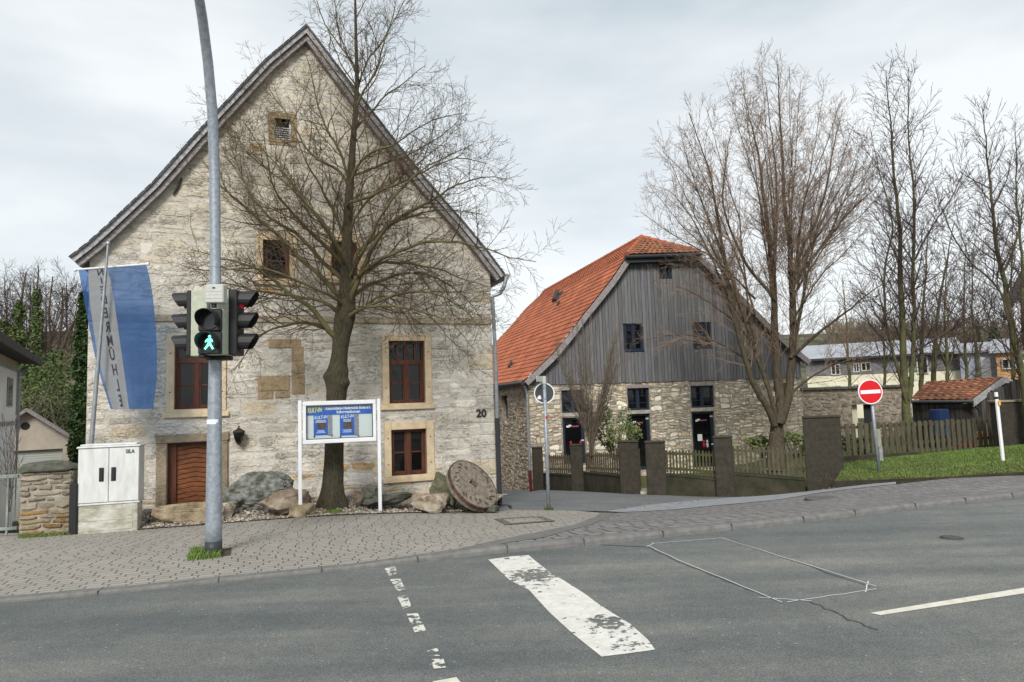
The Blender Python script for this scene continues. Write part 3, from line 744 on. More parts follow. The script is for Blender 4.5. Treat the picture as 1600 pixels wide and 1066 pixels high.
def window(parent, pl, r_, framem, glassm, transom=None, bars=1, mull=True, inset=.11, fw=.055, top_bars=3, name='window', label=None):
    a0, a1, z0, z1 = r_; mb = MB(); d0, d1 = -inset-.06, -inset
    pl.box(mb, a0, a0+fw, z0, z1, d0, d1); pl.box(mb, a1-fw, a1, z0, z1, d0, d1)
    pl.box(mb, a0+fw, a1-fw, z1-fw, z1, d0, d1-.001); pl.box(mb, a0+fw, a1-fw, z0, z0+fw*1.4, d0, d1-.001)
    zt = z1-fw
    if transom:
        tz = z0+(z1-z0)*transom; pl.box(mb, a0+fw, a1-fw, tz-.05, tz+.05, d0, d1+.012); zt = tz-.05
        for k in range(1, top_bars+1): 
            aa = a0+(a1-a0)*k/(top_bars+1); pl.box(mb, aa-.012 if k != 2 else aa-.03, aa+.012 if k != 2 else aa+.03, tz+.05, z1-fw, d0+.01, d1-.006)
    if mull: ac = (a0+a1)/2; pl.box(mb, ac-.045, ac+.045, z0+fw, zt, d0, d1+.006)
    for k in range(1, bars+1):
        zz = z0+(zt-z0)*k/(bars+1)+.02; pl.box(mb, a0+fw, a1-fw, zz-.014, zz+.014, d0+.012, d1-.012)
    # inner sash frames
    halves = [(a0+fw, (a0+a1)/2-.045), ((a0+a1)/2+.045, a1-fw)] if mull else [(a0+fw, a1-fw)]
    for h0, h1 in halves:
        pl.box(mb, h0, h0+.03, z0+fw*1.4, zt, d0+.01, d1-.012); pl.box(mb, h1-.03, h1, z0+fw*1.4, zt, d0+.01, d1-.012)
    o = mb.build(name, framem, parent)
    if label: o['label'] = label
    m2 = MB(); pl.box(m2, a0+.01, a1-.01, z0+.01, z1-.01, d0-.01, d0+.008); m2.build('pane', glassm, o)
    return o
for k_, tr, bars in (('w1', .72, 1), ('w2', .66, 1), ('w3', None, 1), ('w4', None, 1), ('w5', None, 1)):
    o = window(house, H, win_in[k_], M['wood_red'], M['glass'], tr, bars, mull=(k_ in ('w1', 'w2', 'w3')))
    surround(o, H, surr[k_], win_in[k_], M['sandstone'])
# louvred vent under the gable
v_ = win_in['vent']; mb = MB(); 
H.box(mb, v_[0], v_[0]+.03, v_[2], v_[3], -.14, -.08); H.box(mb, v_[1]-.03, v_[1], v_[2], v_[3], -.14, -.08)
for k in range(6):
    zz = v_[2]+.03+(v_[3]-v_[2])*.62*k/6; p = H.at(v_[0]+.03, zz, -.05); mb.box(p, H.u*(v_[1]-v_[0]-.06), H.n*-.06+Vector((0, 0, .03)), Vector((0, 0, .014)))
o = mb.build('vent', M['white'], house); mb = MB(); H.box(mb, v_[0]-.02, v_[1]+.02, v_[2]-.02, v_[3]+.02, -.26, -.2); mb.build('vent_recess', M['black'], o)
surround(o, H, surr['vent'], v_, M['ochre'], sill=.12, proud=.012, sillproud=.014, sillw=.0)
# door
a0, a1, z0, z1 = door_r; od = surr['door']; mb = MB(); fw = .13
H.box(mb, a0, a0+fw, z0, z1, -.2, -.1); H.box(mb, a1-fw, a1, z0, z1, -.2, -.1); H.box(mb, a0+fw, a1-fw, z1-.05, z1, -.2, -.1)
H.box(mb, a0+fw-.03, a0+fw+.02, z0, z1-.05, -.17, -.085)
door = mb.build('door', M['wood_red'], house); mb = MB()
ac = (a0+a1)/2; zz = z0-.1
while zz < z1:   # chevron boards
    for sg in (-1, 1):
        e = ac+sg*(a1-a0-2*fw)/2; h = .078; dz = .055
        lo_, hi_ = (e, ac) if sg < 0 else (ac, e)
        q = [(lo_, zz if sg < 0 else zz+dz), (hi_, zz+dz if sg < 0 else zz), (hi_, zz+h+dz if sg < 0 else zz+h), (lo_, zz+h if sg < 0 else zz+h+dz)]
        q = [(a_, min(z1-.05, max(z0, b_))) for a_, b_ in q]
        if q[2][1]-q[1][1] > .02 and q[3][1]-q[0][1] > .002: mb.prism([H.at(a_, b_, -.16) for a_, b_ in q], H.n*.025)
    zz += .092
mb.build('leaf', M['wood_door'], door)
mb = MB(); H.box(mb, a0, a1, z0, z1, -.22, -.165); mb.build('backing', M['black'], door)
mb = MB(); H.box(mb, od[0], a0, z0-.2, z1, -.2, .05, bev=.012); H.box(mb, a1, od[1], z0-.2, z1, -.2, .05, bev=.012); H.box(mb, od[0]-.01, od[1]+.02, z1+.002, od[3], -.2, .06, bev=.015)
mb.build('surround', M['brownstone'], door)
# verge: two stepped bands, slate roof edge, roof
def strip(mb, pfA, pfB, d0, d1, mi=0):
    n = len(pfA)
    for i in range(n-1):
        q = [pfA[i], pfA[i+1], pfB[i+1], pfB[i]]
        V = [H.at(a, z, d1) for a, z in q]+[H.at(a, z, d0) for a, z in q]
        mb.add(V, [(0, 3, 2, 1), (4, 5, 6, 7), (0, 1, 5, 4), (2, 3, 7, 6)]+([(1, 2, 6, 5)] if i == n-2 else [])+([(3, 0, 4, 7)] if i == 0 else []), mi)
top = prof.index(max(prof, key=lambda p: p[1]))
for side, pf in (('left', prof[:top+1]), ('right', prof[top:])):
    full = {k: down(prof, k) for k in (.025, .115, .125, .215)}
    sel = (lambda f: f[:top+1]) if side == 'left' else (lambda f: f[top:])
    mb = MB(); strip(mb, sel(full[.025]), sel(full[.115]), OV-.05, OV, 0); o = mb.build('verge_board', M['verge_slate'], house)
    mb = MB(); strip(mb, sel(full[.125]), sel(full[.215]), .05, OV-.06, 0); mb.build('soffit_board', M['verge_wood'], o)
mb = MB(); strip(mb, prof, down(prof, .028), -DEP-.3, OV+.04)
for i in range(len(prof)-1):    # slate edge teeth along the verge
    a, b = Vector(prof[i]), Vector(prof[i+1]); Ln = (b-a).length; k = max(1, int(Ln/.16)); t = (b-a)/Ln; n2 = Vector((-t.y, t.x))
    for q in range(k):
        p = a+(b-a)*q/k; mb.box(H.at(p.x, p.y, OV-.2), H.u*(t.x*.15)+Vector((0, 0, t.y*.15)), H.n*.25, (H.u*n2.x+Vector((0, 0, n2.y)))*(.004+rs.uniform(0, .004)))
mb.build('roof', M['slate'], house)
# gutter and downpipe at the right eave
e = prof[-1]; mb = MB(); ge = [H.at(e[0]+.05, e[1]-.04, OV), H.at(e[0]+.05, e[1]-.04, -DEP)]; mb.tube(ge, .065, 10)
g0 = H.px(788, 447, .2); g1 = H.px(775, 463, .08)
mb.tube([H.at(e[0]+.04, e[1]-.06, .2), H.at(*g0, .2), H.at((g0[0]+g1[0])/2, (g0[1]+g1[1])/2-.05, .12), H.at(.03, g1[1]-.02, .06), H.at(.06, 2.9, .05), H.at(.06, 1.3, .05)], .045, 10)
mb.build('gutter', M['zinc'], house)
mb = MB(); mb.tube([H.at(.06, 1.3, .05), H.at(.06, -.9, .05)], .055, 10); mb.build('downpipe', M['dark'], house)
# house number
V, F = text_mesh('20', .235, .008, .008); a_, z_ = H.px(751.5, 646.5)
mb = MB(); mb.add([H.at(a_+v.x, z_+v.y, .03+v.z) for v in V], F); mb.build('house_number', M['iron'], house)
# wall anchor
mb = MB(); p, q = H.px(271, 305), H.px(284, 279); mb.tube([H.at(*p, .03), H.at((p[0]+q[0])/2+.02, (p[1]+q[1])/2, .04), H.at(*q, .03)], [.018, .026, .018], 6); mb.build('wall_anchor', M['iron'], house)
# wall lantern
la, lz = H.px(373.5, 681)
mb = MB(); c = H.at(la, lz, .16)
def lathe(mb, c, prof_, n=12, mi=0):
    vs = []; fs = []
    for r_, z_ in prof_:
        for k in range(n): a = 2*math.pi*k/n; vs.append((c[0]+r_*math.cos(a), c[1]+r_*math.sin(a), c[2]+z_))
    for i in range(len(prof_)-1):
        for k in range(n): fs.append((i*n+k, i*n+(k+1) % n, (i+1)*n+(k+1) % n, (i+1)*n+k))
    mb.add(vs, fs, mi)
lathe(mb, c, [(.001, .17), (.03, .155), (.05, .13), (.11, .10), (.125, .075), (.115, .06)], 8, 0); lathe(mb, c, [(.012, .2), (.02, .185), (.012, .165)], 8, 0)
lathe(mb, c, [(.06, -.11), (.045, -.14), (.015, -.165), (.001, -.18)], 8, 0)
mb.tube([H.at(la, lz+.12, .0), H.at(la, lz+.14, .16)], .012, 6); mb.tube([H.at(la, lz-.14, .0), H.at(la, lz-.14, .16)], .01, 6)
lant = mb.build('lantern', M['iron'], house); mb = MB(); lathe(mb, c, [(.108, .065), (.10, 0), (.062, -.11)], 8); mb.build('glass', M['glass'], lant)

#@@FLAG
# ================================================================ FLAG + POLE
FY = 12.0
def FP(px, py, dy=0): return P(px, py, FY+dy)
b0 = P(142, 700, 11.8); tp = P(169, 381, 11.8); ext = b0+(b0-tp)*.44
mb = MB(); mb.tube([ext, b0, b0.lerp(tp, .5), tp], [.042, .038, .031, .02], 12)
mb.tube([tp, tp+Vector((0, 0, .03))], [.04, .03], 10)
fo = mb.build('flagpole', M['zinc']); origin_to(fo, ext); tag(fo, 'slim white flagpole leaning in front of the house corner', 'flagpole')
M['white'].node_tree.nodes['Principled BSDF'].inputs['Roughness'].default_value = .3
le = [(122.5, 421), (127, 445), (132, 473), (139.5, 512), (147, 551), (158, 593), (173, 640)]
re_ = [(228.5, 413), (234, 435), (238.5, 460), (243, 505), (245.6, 545), (245, 592), (239.5, 639)]
def lerp2(L_, v):
    x = v*(len(L_)-1); i = min(len(L_)-2, int(x)); t = x-i; return (L_[i][0]*(1-t)+L_[i+1][0]*t, L_[i][1]*(1-t)+L_[i+1][1]*t)
def F_(u, v):
    a = lerp2(le, v); b = lerp2(re_, v); px = a[0]+(b[0]-a[0])*u; py = a[1]+(b[1]-a[1])*u
    dy = .05*math.sin(u*10+v*2.6)*v**.6+.05*math.sin(v*3.1+u*2)*v+.018*math.sin(u*23+v*6)*v**.5+.006*math.sin(v*60)*(u+.2)
    return FP(px, py, dy)
# stripe position at top .15-.42, bottom .06-.42
def su(v, k): lo_ = .145+(.055-.145)*v-.04*math.sin(math.pi*v); hi_ = .43+(.43-.43)*v; return lo_+(hi_-lo_)*k
mfl = bpy.data.materials.new('blue flag cloth'); mfl.use_nodes = True
def cloth(mt, c, tr):
    g = NG(mt); b = g.n['Principled BSDF']; b.inputs['Base Color'].default_value = (*c, 1); b.inputs['Roughness'].default_value = .8
    t = g.n.new('ShaderNodeBsdfTranslucent'); t.inputs[0].default_value = (*c, 1); tp_ = g.n.new('ShaderNodeBsdfTransparent'); tp_.inputs[0].default_value = (.42, .58, .85, 1)
    m1 = g.n.new('ShaderNodeMixShader'); m1.inputs[0].default_value = .4; m2 = g.n.new('ShaderNodeMixShader'); m2.inputs[0].default_value = tr
    g.l.new(b.outputs[0], m1.inputs[1]); g.l.new(t.outputs[0], m1.inputs[2]); g.l.new(m1.outputs[0], m2.inputs[1]); g.l.new(tp_.outputs[0], m2.inputs[2])
    g.l.new(m2.outputs[0], g.n['Material Output'].inputs[0])
cloth(mfl, (.045, .125, .33), .38)
mfw = bpy.data.materials.new('grey white flag cloth'); mfw.use_nodes = True; cloth(mfw, (.34, .34, .34), .18)
mb = MB(); NV = 48
us = lambda v: [0, .05] + [su(v, k/6) for k in range(7)] + [su(v, 1)+(1-su(v, 1))*k/14 for k in range(1, 15)]
nu = len(us(0)); vs = []
for j in range(NV+1):
    v = j/NV; uu = us(v); uu[1] = uu[2]*.5
    for u in uu: vs.append(F_(u, v))
fs = []; mi = []
for j in range(NV):
    for i in range(nu-1): fs.append((j*nu+i, (j+1)*nu+i, (j+1)*nu+i+1, j*nu+i+1)); mi.append(1 if 2 <= i < 8 else 0)
mb.add(vs, fs); mb.mi = mi
flag = mb.build('flag', [mfl, mfw], smooth=True); tag(flag, 'blue flag with pale stripe and mirrored lettering hanging before the house wall', 'flag')
mb = MB()
word = 'NIEDERM\u00dcHLE'
for i, ch in enumerate(word):
    V, F = text_mesh(ch, 1.0, .002, .02); v0 = .055+.905*i/10.0*1.0
    v0 = min(.955, v0)
    vv = []
    for q in V:
        u = su(v0, .60)-q.x*.125; v = v0-q.y*.092      # mirrored: seen from behind
        p = F_(u, min(.998, max(.002, v))); vv.append(p+Vector((0, -.006-q.z, 0)))
    mb.add(vv, F)
mb.build('lettering', M['dark'], flag)
mb = MB(); mb.tube([FP(118, 421.6, -.0), FP(231, 412.6, 0)], .018, 8); mb.tube([P(155, 418.5, FY), P(166, 418, 11.8)], .012, 6); mb.build('crossbar', M['white'], flag)
for p in ((118, 422), (231.5, 412.5)):
    mb = MB(); c = FP(*p); mb.tube([c-Vector((.02, 0, 0)), c+Vector((.02, 0, 0))], .03, 8); mb.build('end_knob', M['white'], flag)

#@@STREET
# ================================================================ STREET FURNITURE
# ---- signal mast
PB = P(333.5, 860, 8.17); sigx = Vector((math.cos(R(4)), math.sin(R(4)), 0))
tl = empty('traffic_light', (PB.x, PB.y, 0), 'grey steel mast with pedestrian signal showing a green man on the left pavement', 'traffic light')
mast_px = [(333.5, 862, 8.17, .094), (334, 820, 8.17, .093), (335, 690, 8.17, .083), (336.5, 560, 8.17, .072), (337, 480, 8.17, .068), (336.5, 420, 8.17, .063), (335.4, 276, 8.15, .061), (332, 177, 8.05, .060), (325, 98, 7.85, .058), (316.5, 31, 7.6, .056), (305, -40, 7.25, .054), (285, -130, 6.8, .052), (250, -240, 6.2, .05), (190, -370, 5.6, .048)]
pp = [P(a, b, c) for a, b, c, d in mast_px]; mb = MB()
mb.tube(pp, [q[3] for q in mast_px], 20); mb.build('mast', M['galv'], tl, smooth=True)
mb = MB(); bt = P(333.5, 845, 8.17); mb.tube([pp[0]+Vector((0, 0, -.05)), bt], .0965, 20); mb.build('base_sleeve', M['dark'], tl, smooth=True)
mb = MB(); q = P(334.8, 659, 8.17); mb.tube([q-Vector((0, 0, .028)), q+Vector((0, 0, .028))], .0835, 20, cap=False); mb.v = [v for v in mb.v]; mb.build('sticker', M['white_print'], tl, smooth=True)
mb = MB()
for zz in (418,): q = P(336.5, zz, 8.17); mb.tube([q-Vector((0, 0, .004)), q+Vector((0, 0, .004))], .066, 20)
mb.build('joint_ring', M['zinc'], tl)
Pc = P(337, 500, 8.17); ux, uy, uz = sigx, Vector((-sigx.y, sigx.x, 0)), Vector((0, 0, 1))
def SZ(py): return P(336, py, 8.0).z
def sb(mb, x0, x1, y0, y1, z0, z1, bev=.012, mi=0): mb.bevbox(Pc+ux*x0+uy*y0+uz*(z0-Pc.z), ux*(x1-x0), uy*(y1-y0), uz*(z1-z0), r=bev, mi=mi)
zt, zb = SZ(451), SZ(555)
def visor(mb, c, d, L_, r, up=uz, n=14, cut=.55):
    """open hood: tube part, longer on top"""
    d = d.normalized(); side = d.cross(up).normalized(); vs = []; fs = []
    for i in range(n+1):
        a = math.pi*(-.22+1.44*i/n); rr = side*math.cos(a)*r+up*math.sin(a)*r
        top_ = max(0, math.sin(a)); ln = L_*(.5+.5*min(1, max(0, math.sin(a)*.7+.55)))
        for q_, s_ in ((0, 1.0), (1, 1.0)):
            vs.append(c+rr*1.0+d*(0 if q_ == 0 else ln)); vs.append(c+rr*.94+d*(0 if q_ == 0 else ln))
    for i in range(n):
        b = i*4; fs += [(b, b+2, b+6, b+4), (b+1, b+5, b+7, b+3), (b+2, b+3, b+7, b+6)]
    mb.add(vs, fs)
# vehicle heads seen from the side
for sg, name in ((-1, 'left'), (1, 'right')):
    if sg < 0: x0, x1, xf = -.245, -.06, -.30
    else: x0, x1, xf = .03, .188, .285
    mb = MB(); sb(mb, min(x0, x1), max(x0, x1), -.12, .17, zb, zt, .006); vh = mb.build('vehicle_signal', M['cream_plastic'], tl)
    mb = MB(); sb(mb, *( (xf, x0-.001) if sg < 0 else (x1+.001, xf)), -.115, .165, zb+.003, zt-.003, .01)
    mb.build('front_door', M['black'], vh)
    for k, py in enumerate((466, 500, 534)):
        zc = SZ(py); c = Pc+ux*xf+uy*.025+uz*(zc-Pc.z); mb = MB(); visor(mb, c, ux*sg-uz*.03, .195, .112); mb.build('visor', M['black'], vh)
        mb = MB(); mb.tube([c-ux*sg*.002, c+ux*sg*.012], .098, 20); mb.build('lens', M['red_lamp'] if k == 0 else M['lens'], vh)
# pedestrian head facing the crossing
pf = -.36; px0, px1 = P(308, 520, 7.85).x-Pc.x, P(344.6, 520, 7.85).x-Pc.x
zt2, zb2 = P(326, 483, 7.85).z, P(326, 554, 7.85).z
mb = MB(); sb(mb, px0, px1, pf+.04, -.125, zb2, zt2, .012); ped = mb.build('pedestrian_signal', M['cream_plastic'], tl)
mb = MB(); zm = (zt2+zb2)/2; sb(mb, px0+.002, px1-.002, pf, pf+.038, zm+.002, zt2-.002, .012); sb(mb, px0+.002, px1-.002, pf, pf+.038, zb2+.002, zm-.002, .012); mb.build('front_door', M['black'], ped)
pcx = (px0+px1)/2
for k, (py, nm) in enumerate(((499, 'dark'), (534.5, 'green'))):
    zc = P(326, py, 7.8).z; c = Pc+ux*pcx+uy*pf+uz*(zc-Pc.z)
    mb = MB(); mb.tube([c, c-uy*.01], .1, 24); ln_ = mb.build('lens', M['lens'], ped)
    mb = MB(); visor(mb, c, -uy-uz*.04, .19, .115, n=16); mb.build('visor', M['black'], ped)
    mb = MB()
    for i in range(24):
        a0_, a1_ = 2*math.pi*i/24, 2*math.pi*(i+1)/24
        P4 = [c-uy*.012+(ux*math.cos(t)+uz*math.sin(t))*r_ for t, r_ in ((a0_, .1), (a1_, .1), (a1_, .112), (a0_, .112))]
        mb.add(P4, [(0, 1, 2, 3)])
    mb.build('lens_ring', M['dark'], ped)
    if k == 1:
        body = [(-.010, .045), (.018, .045), (.034, .030), (.042, .002), (.030, -.006), (.022, .012), (.018, -.008), (.030, -.035), (.052, -.078), (.034, -.086), (.008, -.042), (-.012, -.050), (-.040, -.088), (-.058, -.076), (-.030, -.038), (-.016, -.006), (-.020, .014), (-.040, -.006), (-.050, .004), (-.032, .032)]
        mb = MB(); mb.prism([c-uy*.0115+ux*a_+uz*(b_) for a_, b_ in body], -uy*.004)
        hc_ = c-uy*.0115+ux*.004+uz*.064; mb.tube([hc_, hc_-uy*.004], .016, 12); mb.build('green_figure', M['green_lamp'], ped)
sx0, sx1 = P(318, 460, 7.8).x-Pc.x, P(346, 460, 7.8).x-Pc.x
mb = MB(); sb(mb, sx0, sx1, -.40, -.26, P(330, 474, 7.8).z, P(330, 445, 7.8).z, .012)
for k in range(3): zz = P(330, 456+k*5.5, 7.8).z; mb.box(Pc+ux*(sx0+.01)-uy*.403+uz*(zz-Pc.z), ux*(sx1-sx0-.02), uy*.004, uz*.006)
dt = mb.build('detector_box', M['light_plastic'], tl)
mb = MB(); zz = P(330, 450.5, 7.8).z; mb.box(Pc+ux*((sx0+sx1)/2-.02)-uy*.404+uz*(zz-Pc.z-.008), ux*.032, uy*.006, uz*.016); mb.build('sensor_eye', M['black'], dt)
mb = MB(); q = P(332, 477.5, 7.8); mb.tube([q+Vector((0, .04, -.02)), q+Vector((0, .04, .03))], .03, 10); mb.build('joint', M['black'], dt)
mb = MB(); sb(mb, -.06, .16, -.1, .12, zt, zt+.035, .01); mb.build('bracket', M['black'], tl); mb = MB(); sb(mb, -.08, .17, -.1, .12, zb-.05, zb, .01); sb(mb, -.07, .0, -.36, -.12, zb2-.04, zb2, .01)
mb.build('bracket', M['black'], tl)
# soil square with grass at the mast foot
poly = [gp(292, 876), gp(296, 862), gp(362, 857), (gp(360, 868))]
drape('soil_patch', poly, G, .1, M['soil'], .006)
def blades(name, region, n, hgt, f, material, width=.006, seed=3, dz=0):
    rg = np.random.default_rng(seed); xs_ = [p[0] for p in region]; ys_ = [p[1] for p in region]; mb = MB(); c = 0; vs = []; fs = []
    while c < n:
        x, y = rg.uniform(min(xs_), max(xs_)), rg.uniform(min(ys_), max(ys_))
        if not inside(region, x, y): continue
        c += 1; z = f(x, y)+dz; a = rg.uniform(0, 6.28); h = hgt*rg.uniform(.4, 1.2); l = rg.normal(0, .4, 2)*h; w = width*rg.uniform(.7, 1.4)
        dx, dy = math.cos(a)*w, math.sin(a)*w; b = len(vs)
        vs += [(x-dx, y-dy, z-.01), (x+dx, y+dy, z-.01), (x+l[0]*.4+dx*.7, y+l[1]*.4+dy*.7, z+h*.6), (x+l[0]*.4-dx*.7, y+l[1]*.4-dy*.7, z+h*.6), (x+l[0], y+l[1], z+h)]
        fs += [(b, b+1, b+2, b+3), (b+3, b+2, b+4)]
    mb.add(vs, fs); o = mb.build(name, material); tag(o, kind='stuff'); return o
o = blades('grass_tuft', [gp(292, 877), gp(300, 860), gp(340, 858), gp(345, 872)], 700, .07, G, M['grass'], .006, 4)
o['label'] = 'green grass growing round the foot of the signal mast'
# ---- cable cabinet
th = R(17); cu_ = Vector((math.cos(th), math.sin(th), 0)); cn = Vector((math.sin(th), -math.cos(th), 0))
cb = P(118.8, 833, 11.0); C_ = Plane((cb.x, cb.y), th, 0); wC = C_.px(217, 760)[0]
zb_, zp, zc1 = C_.px(168, 831)[1], C_.px(168, 789)[1], C_.px(168, 698)[1]
cab = empty('cable_cabinet', C_.at(wC/2, zb_), 'off white two door cable cabinet with black handles on a stained plinth', 'cabinet')
mb = MB(); C_.box(mb, .015, wC-.015, zb_-.1, zp, -.36, -.01, bev=.01); C_.box(mb, .08, wC-.08, zb_+.02, zb_+(zp-zb_)*.36, -.02, -.004, bev=.006); C_.box(mb, .08, wC-.08, zb_+(zp-zb_)*.42, zp-.05, -.02, -.004, bev=.006); mb.build('plinth', M['cabinet_base'], cab)
mb = MB(); C_.box(mb, -.01, wC+.01, zp+.004, zp+.035, -.40, .0, bev=.008); C_.box(mb, 0, wC, zp+.035, zc1-.02, -.38, -.022, bev=.01); body = mb.build('body', M['cabinet'], cab)
mb = MB(); C_.box(mb, -.02, wC+.02, zc1-.018, zc1+.015, -.41, .015, bev=.012); C_.box(mb, .02, wC-.04, zc1+.015, zc1+.045, -.38, -.02, bev=.02); mb.build('roof', M['cabinet'], cab)
hs_ = []
for k in (0, 1):
    mb = MB(); a_ = .006 if k == 0 else wC/2+.004; b_ = wC/2-.004 if k == 0 else wC-.006; C_.box(mb, a_, b_, zp+.045, zc1-.026, -.022, -.002, bev=.006); dr = mb.build('door', M['cabinet'], cab)
    for j in range(9):
        pass
    hx = C_.px(158.5 if k == 0 else 177.5, 741)[0]; hz0, hz1 = C_.px(168, 752)[1], C_.px(168, 730.5)[1]
    mb = MB(); C_.box(mb, hx-.034, hx+.034, hz0, hz1, -.001, .012, bev=.006); C_.box(mb, hx-.02, hx+.02, hz0+.02, hz1-.05, .013, .022, bev=.004); mb.build('handle', M['black'], dr)
V, F = text_mesh('SILA', .085, .001, .003); a_, z_ = C_.px(203.5, 705.5); mb = MB(); mb.add([C_.at(a_+v.x*.8, z_+v.y, .001+v.z) for v in V], F); mb.build('lettering', M['dark'], cab)
# ---- pillar, dark post, railing on the left
Q = Plane((P(28.5, 830, 10.9).x, 10.9), R(17)); wq = Q.px(111, 800)[0]; zq0, zq1 = Q.px(70, 840)[1], Q.px(70, 738)[1]
pil = empty('stone_pillar', Q.at(wq/2, zq0), 'squat rubble gate pillar with mossy cap and orange stained foot at the left edge', 'pillar')
mb = MB(); Q.box(mb, .01, wq-.01, zq0-.2, zq1, -.5, -.005); mb.build('core', M['mortar_barn'], pil)
mb = MB()
def qc(rnd, a, z):
    c = rnd.choice([(.30, .275, .23), (.35, .32, .27), (.24, .215, .175), (.28, .245, .19)])
    if z < zq0+.36: c = rnd.choice([(.30, .19, .08), (.34, .22, .10), (.24, .15, .07), (.32, .26, .17)])
    return c
masonry(mb, Q, zq0-.1, zq1, lambda a, b: [(0, wq)], rows=(.06, .13), lens=(.18, .45), gap=.014, proud=(.006, .03), cols=qc, warp=.02, seed=4, irr=.5)
Qs = Plane(Q.at(wq, 0).to_tuple()[:2], R(17)+R(90)); masonry(mb, Qs, zq0-.1, zq1, lambda a, b: [(0, .5)], rows=(.06, .13), lens=(.15, .4), cols=qc, warp=.02, seed=5)
Ql = Plane(Q.at(0, 0, -.5).to_tuple()[:2], R(17)-R(90)); masonry(mb, Ql, zq0-.1, zq1, lambda a, b: [(0, .5)], rows=(.06, .13), lens=(.15, .4), cols=qc, warp=.02, seed=6)
mb.build('masonry', M['stone_barn'], pil, color=True)
def rock(name, c, size, material, seed=0, facets=6, rot=0, smooth=False, sub=4, sq=.6, rough=.09, parent=None):
    """irregular boulder; c = centre of its base, size = full extents"""
    bm = bmesh.new(); bmesh.ops.create_icosphere(bm, subdivisions=sub+1 if sub > 3 else sub, radius=1); rg = random.Random(seed)
    pls = []
    for _ in range(facets+4):
        n_v = Vector((rg.gauss(0, 1), rg.gauss(0, 1), rg.gauss(0, .8))).normalized(); pls.append((n_v, rg.uniform(.48, .74)))
    cz, sz = math.cos(rot), math.sin(rot); vs = []
    for v in bm.verts:
        p = v.co.copy()
        p = Vector([math.copysign(abs(q)**sq, q) for q in p])     # boxier
        p *= 1/max(1, 0.0001+max(abs(p.x), abs(p.y), abs(p.z)))
        for n_v, d_ in pls:
            e_ = p.dot(n_v)-d_*1.15
            if e_ > 0: p -= n_v*e_
        p += v.co*(rough*noise.noise(p*1.6+Vector((seed, 0, 0)))+rough*.5*noise.noise(p*4+Vector((0, seed, 0)))+rough*.35*noise.noise(p*9)+rough*.16*noise.noise(p*22))
        vs.append(p)
    lo = [min(v[i] for v in vs) for i in range(3)]; hi = [max(v[i] for v in vs) for i in range(3)]
    mb = MB(); W = []
    for p in vs:
        q = [(p[i]-(lo[i]+hi[i])/2)/(hi[i]-lo[i])*size[i] for i in range(3)]
        W.append((c[0]+q[0]*cz-q[1]*sz, c[1]+q[0]*sz+q[1]*cz, c[2]+size[2]*.5+q[2]))
    mb.add(W, [tuple(v.index for v in f.verts) for f in bm.faces]); bm.free()
    o = mb.build(name, material, parent, smooth=smooth)
    if parent is None: origin_to(o, c)
    return o
c = Q.at(wq/2, zq1-.01, -.25); cap = rock('cap', c, (wq+.12, .66, .17), M['rock_dark'], 5, 3, R(17), sub=4, sq=.35, rough=.05, parent=pil)
mb = MB(); q = P(114, 800, 10.95); z0 = hit(114, 836).z; mb.bevbox(q-Vector((.07, 0, q.z-z0+.1)), Vector((.11, .02, 0)), Vector((0, .1, 0)), Vector((0, 0, P(114, 756, 10.95).z-z0+.1)), r=.01)
o = mb.build('bin_post', M['black']); origin_to(o, (q.x, q.y, z0)); tag(o, 'narrow black post squeezed between stone pillar and cable cabinet', 'post')
rl = empty('railing', P(-60, 841, 10.75), 'grey green steel railing running out of the frame left of the pillar', 'railing'); ra = Plane((P(27, 830, 11.0).x, 11.0), R(17))
zt_r, zb_r = ra.px(10, 745)[1], ra.px(10, 826.5)[1]
for z_, h_ in ((zt_r, .06), (zb_r, .05)):
    mb = MB(); ra.box(mb, -3.2, 0, z_-h_/2, z_+h_/2, -.03, .02, bev=.008); mb.build('rail', M['rail'], rl)
for k in range(8):
    mb = MB(); a_ = ra.px(11.4, 790)[0]-k*.4; ra.box(mb, a_-.014, a_+.014, zb_r-.1, zt_r-.03, -.02, .01); mb.build('baluster', M['rail'], rl)
# ---- showcase
SC = Plane((P(470, 800, 11.95).x, 11.95), R(17)); case = empty('notice_case', SC.at(.7, hit(468, 808).z), 'white two legged glazed notice case with blue header in front of the linden', 'notice board')
xr = SC.px(595, 700)[0]; xl = SC.px(468, 700)[0]
for px, pt, pb in ((468.5, 626, 809), (592, 623, 803)):
    a_ = SC.px(px, 650)[0]; g_ = SC.at(a_, 0); mb = MB(); SC.box(mb, a_-.03, a_+.03, G(g_.x, g_.y)-.12, SC.px(px, pt)[1], -.06, 0, bev=.006); mb.build('leg', M['white'], case)
a0, a1, z0, z1 = SC.rect(473, 626.5, 587.5, 691); fr = .075
z1 = SC.px(530, 626)[1]; z0 = SC.px(530, 692)[1]
mb = MB()
SC.box(mb, a0, a1, z0, z0+fr, -.10, .02, bev=.008); SC.box(mb, a0, a1, z1-fr, z1, -.10, .02, bev=.008); SC.box(mb, a0, a0+fr-.02, z0+fr, z1-fr, -.10, .02, bev=.004); SC.box(mb, a1-fr+.02, a1, z0+fr, z1-fr, -.10, .02, bev=.004)
SC.box(mb, a0+.01, a1-.01, z0+.01, z1-.01, -.098, -.085)
for zz in (z1-.17, z0+.22):
    SC.box(mb, a0-.05, a0, zz-.02, zz+.02, -.04, -.02); SC.box(mb, a1, a1+.05, zz-.02, zz+.02, -.04, -.02)
fro = mb.build('frame', M['white'], case)
mb = MB(); SC.box(mb, a0+fr-.02, a1-fr+.02, z0+fr, z1-fr, -.082, -.04); mb.build('back_panel', M['board'], case)
mb = MB(); g = .012
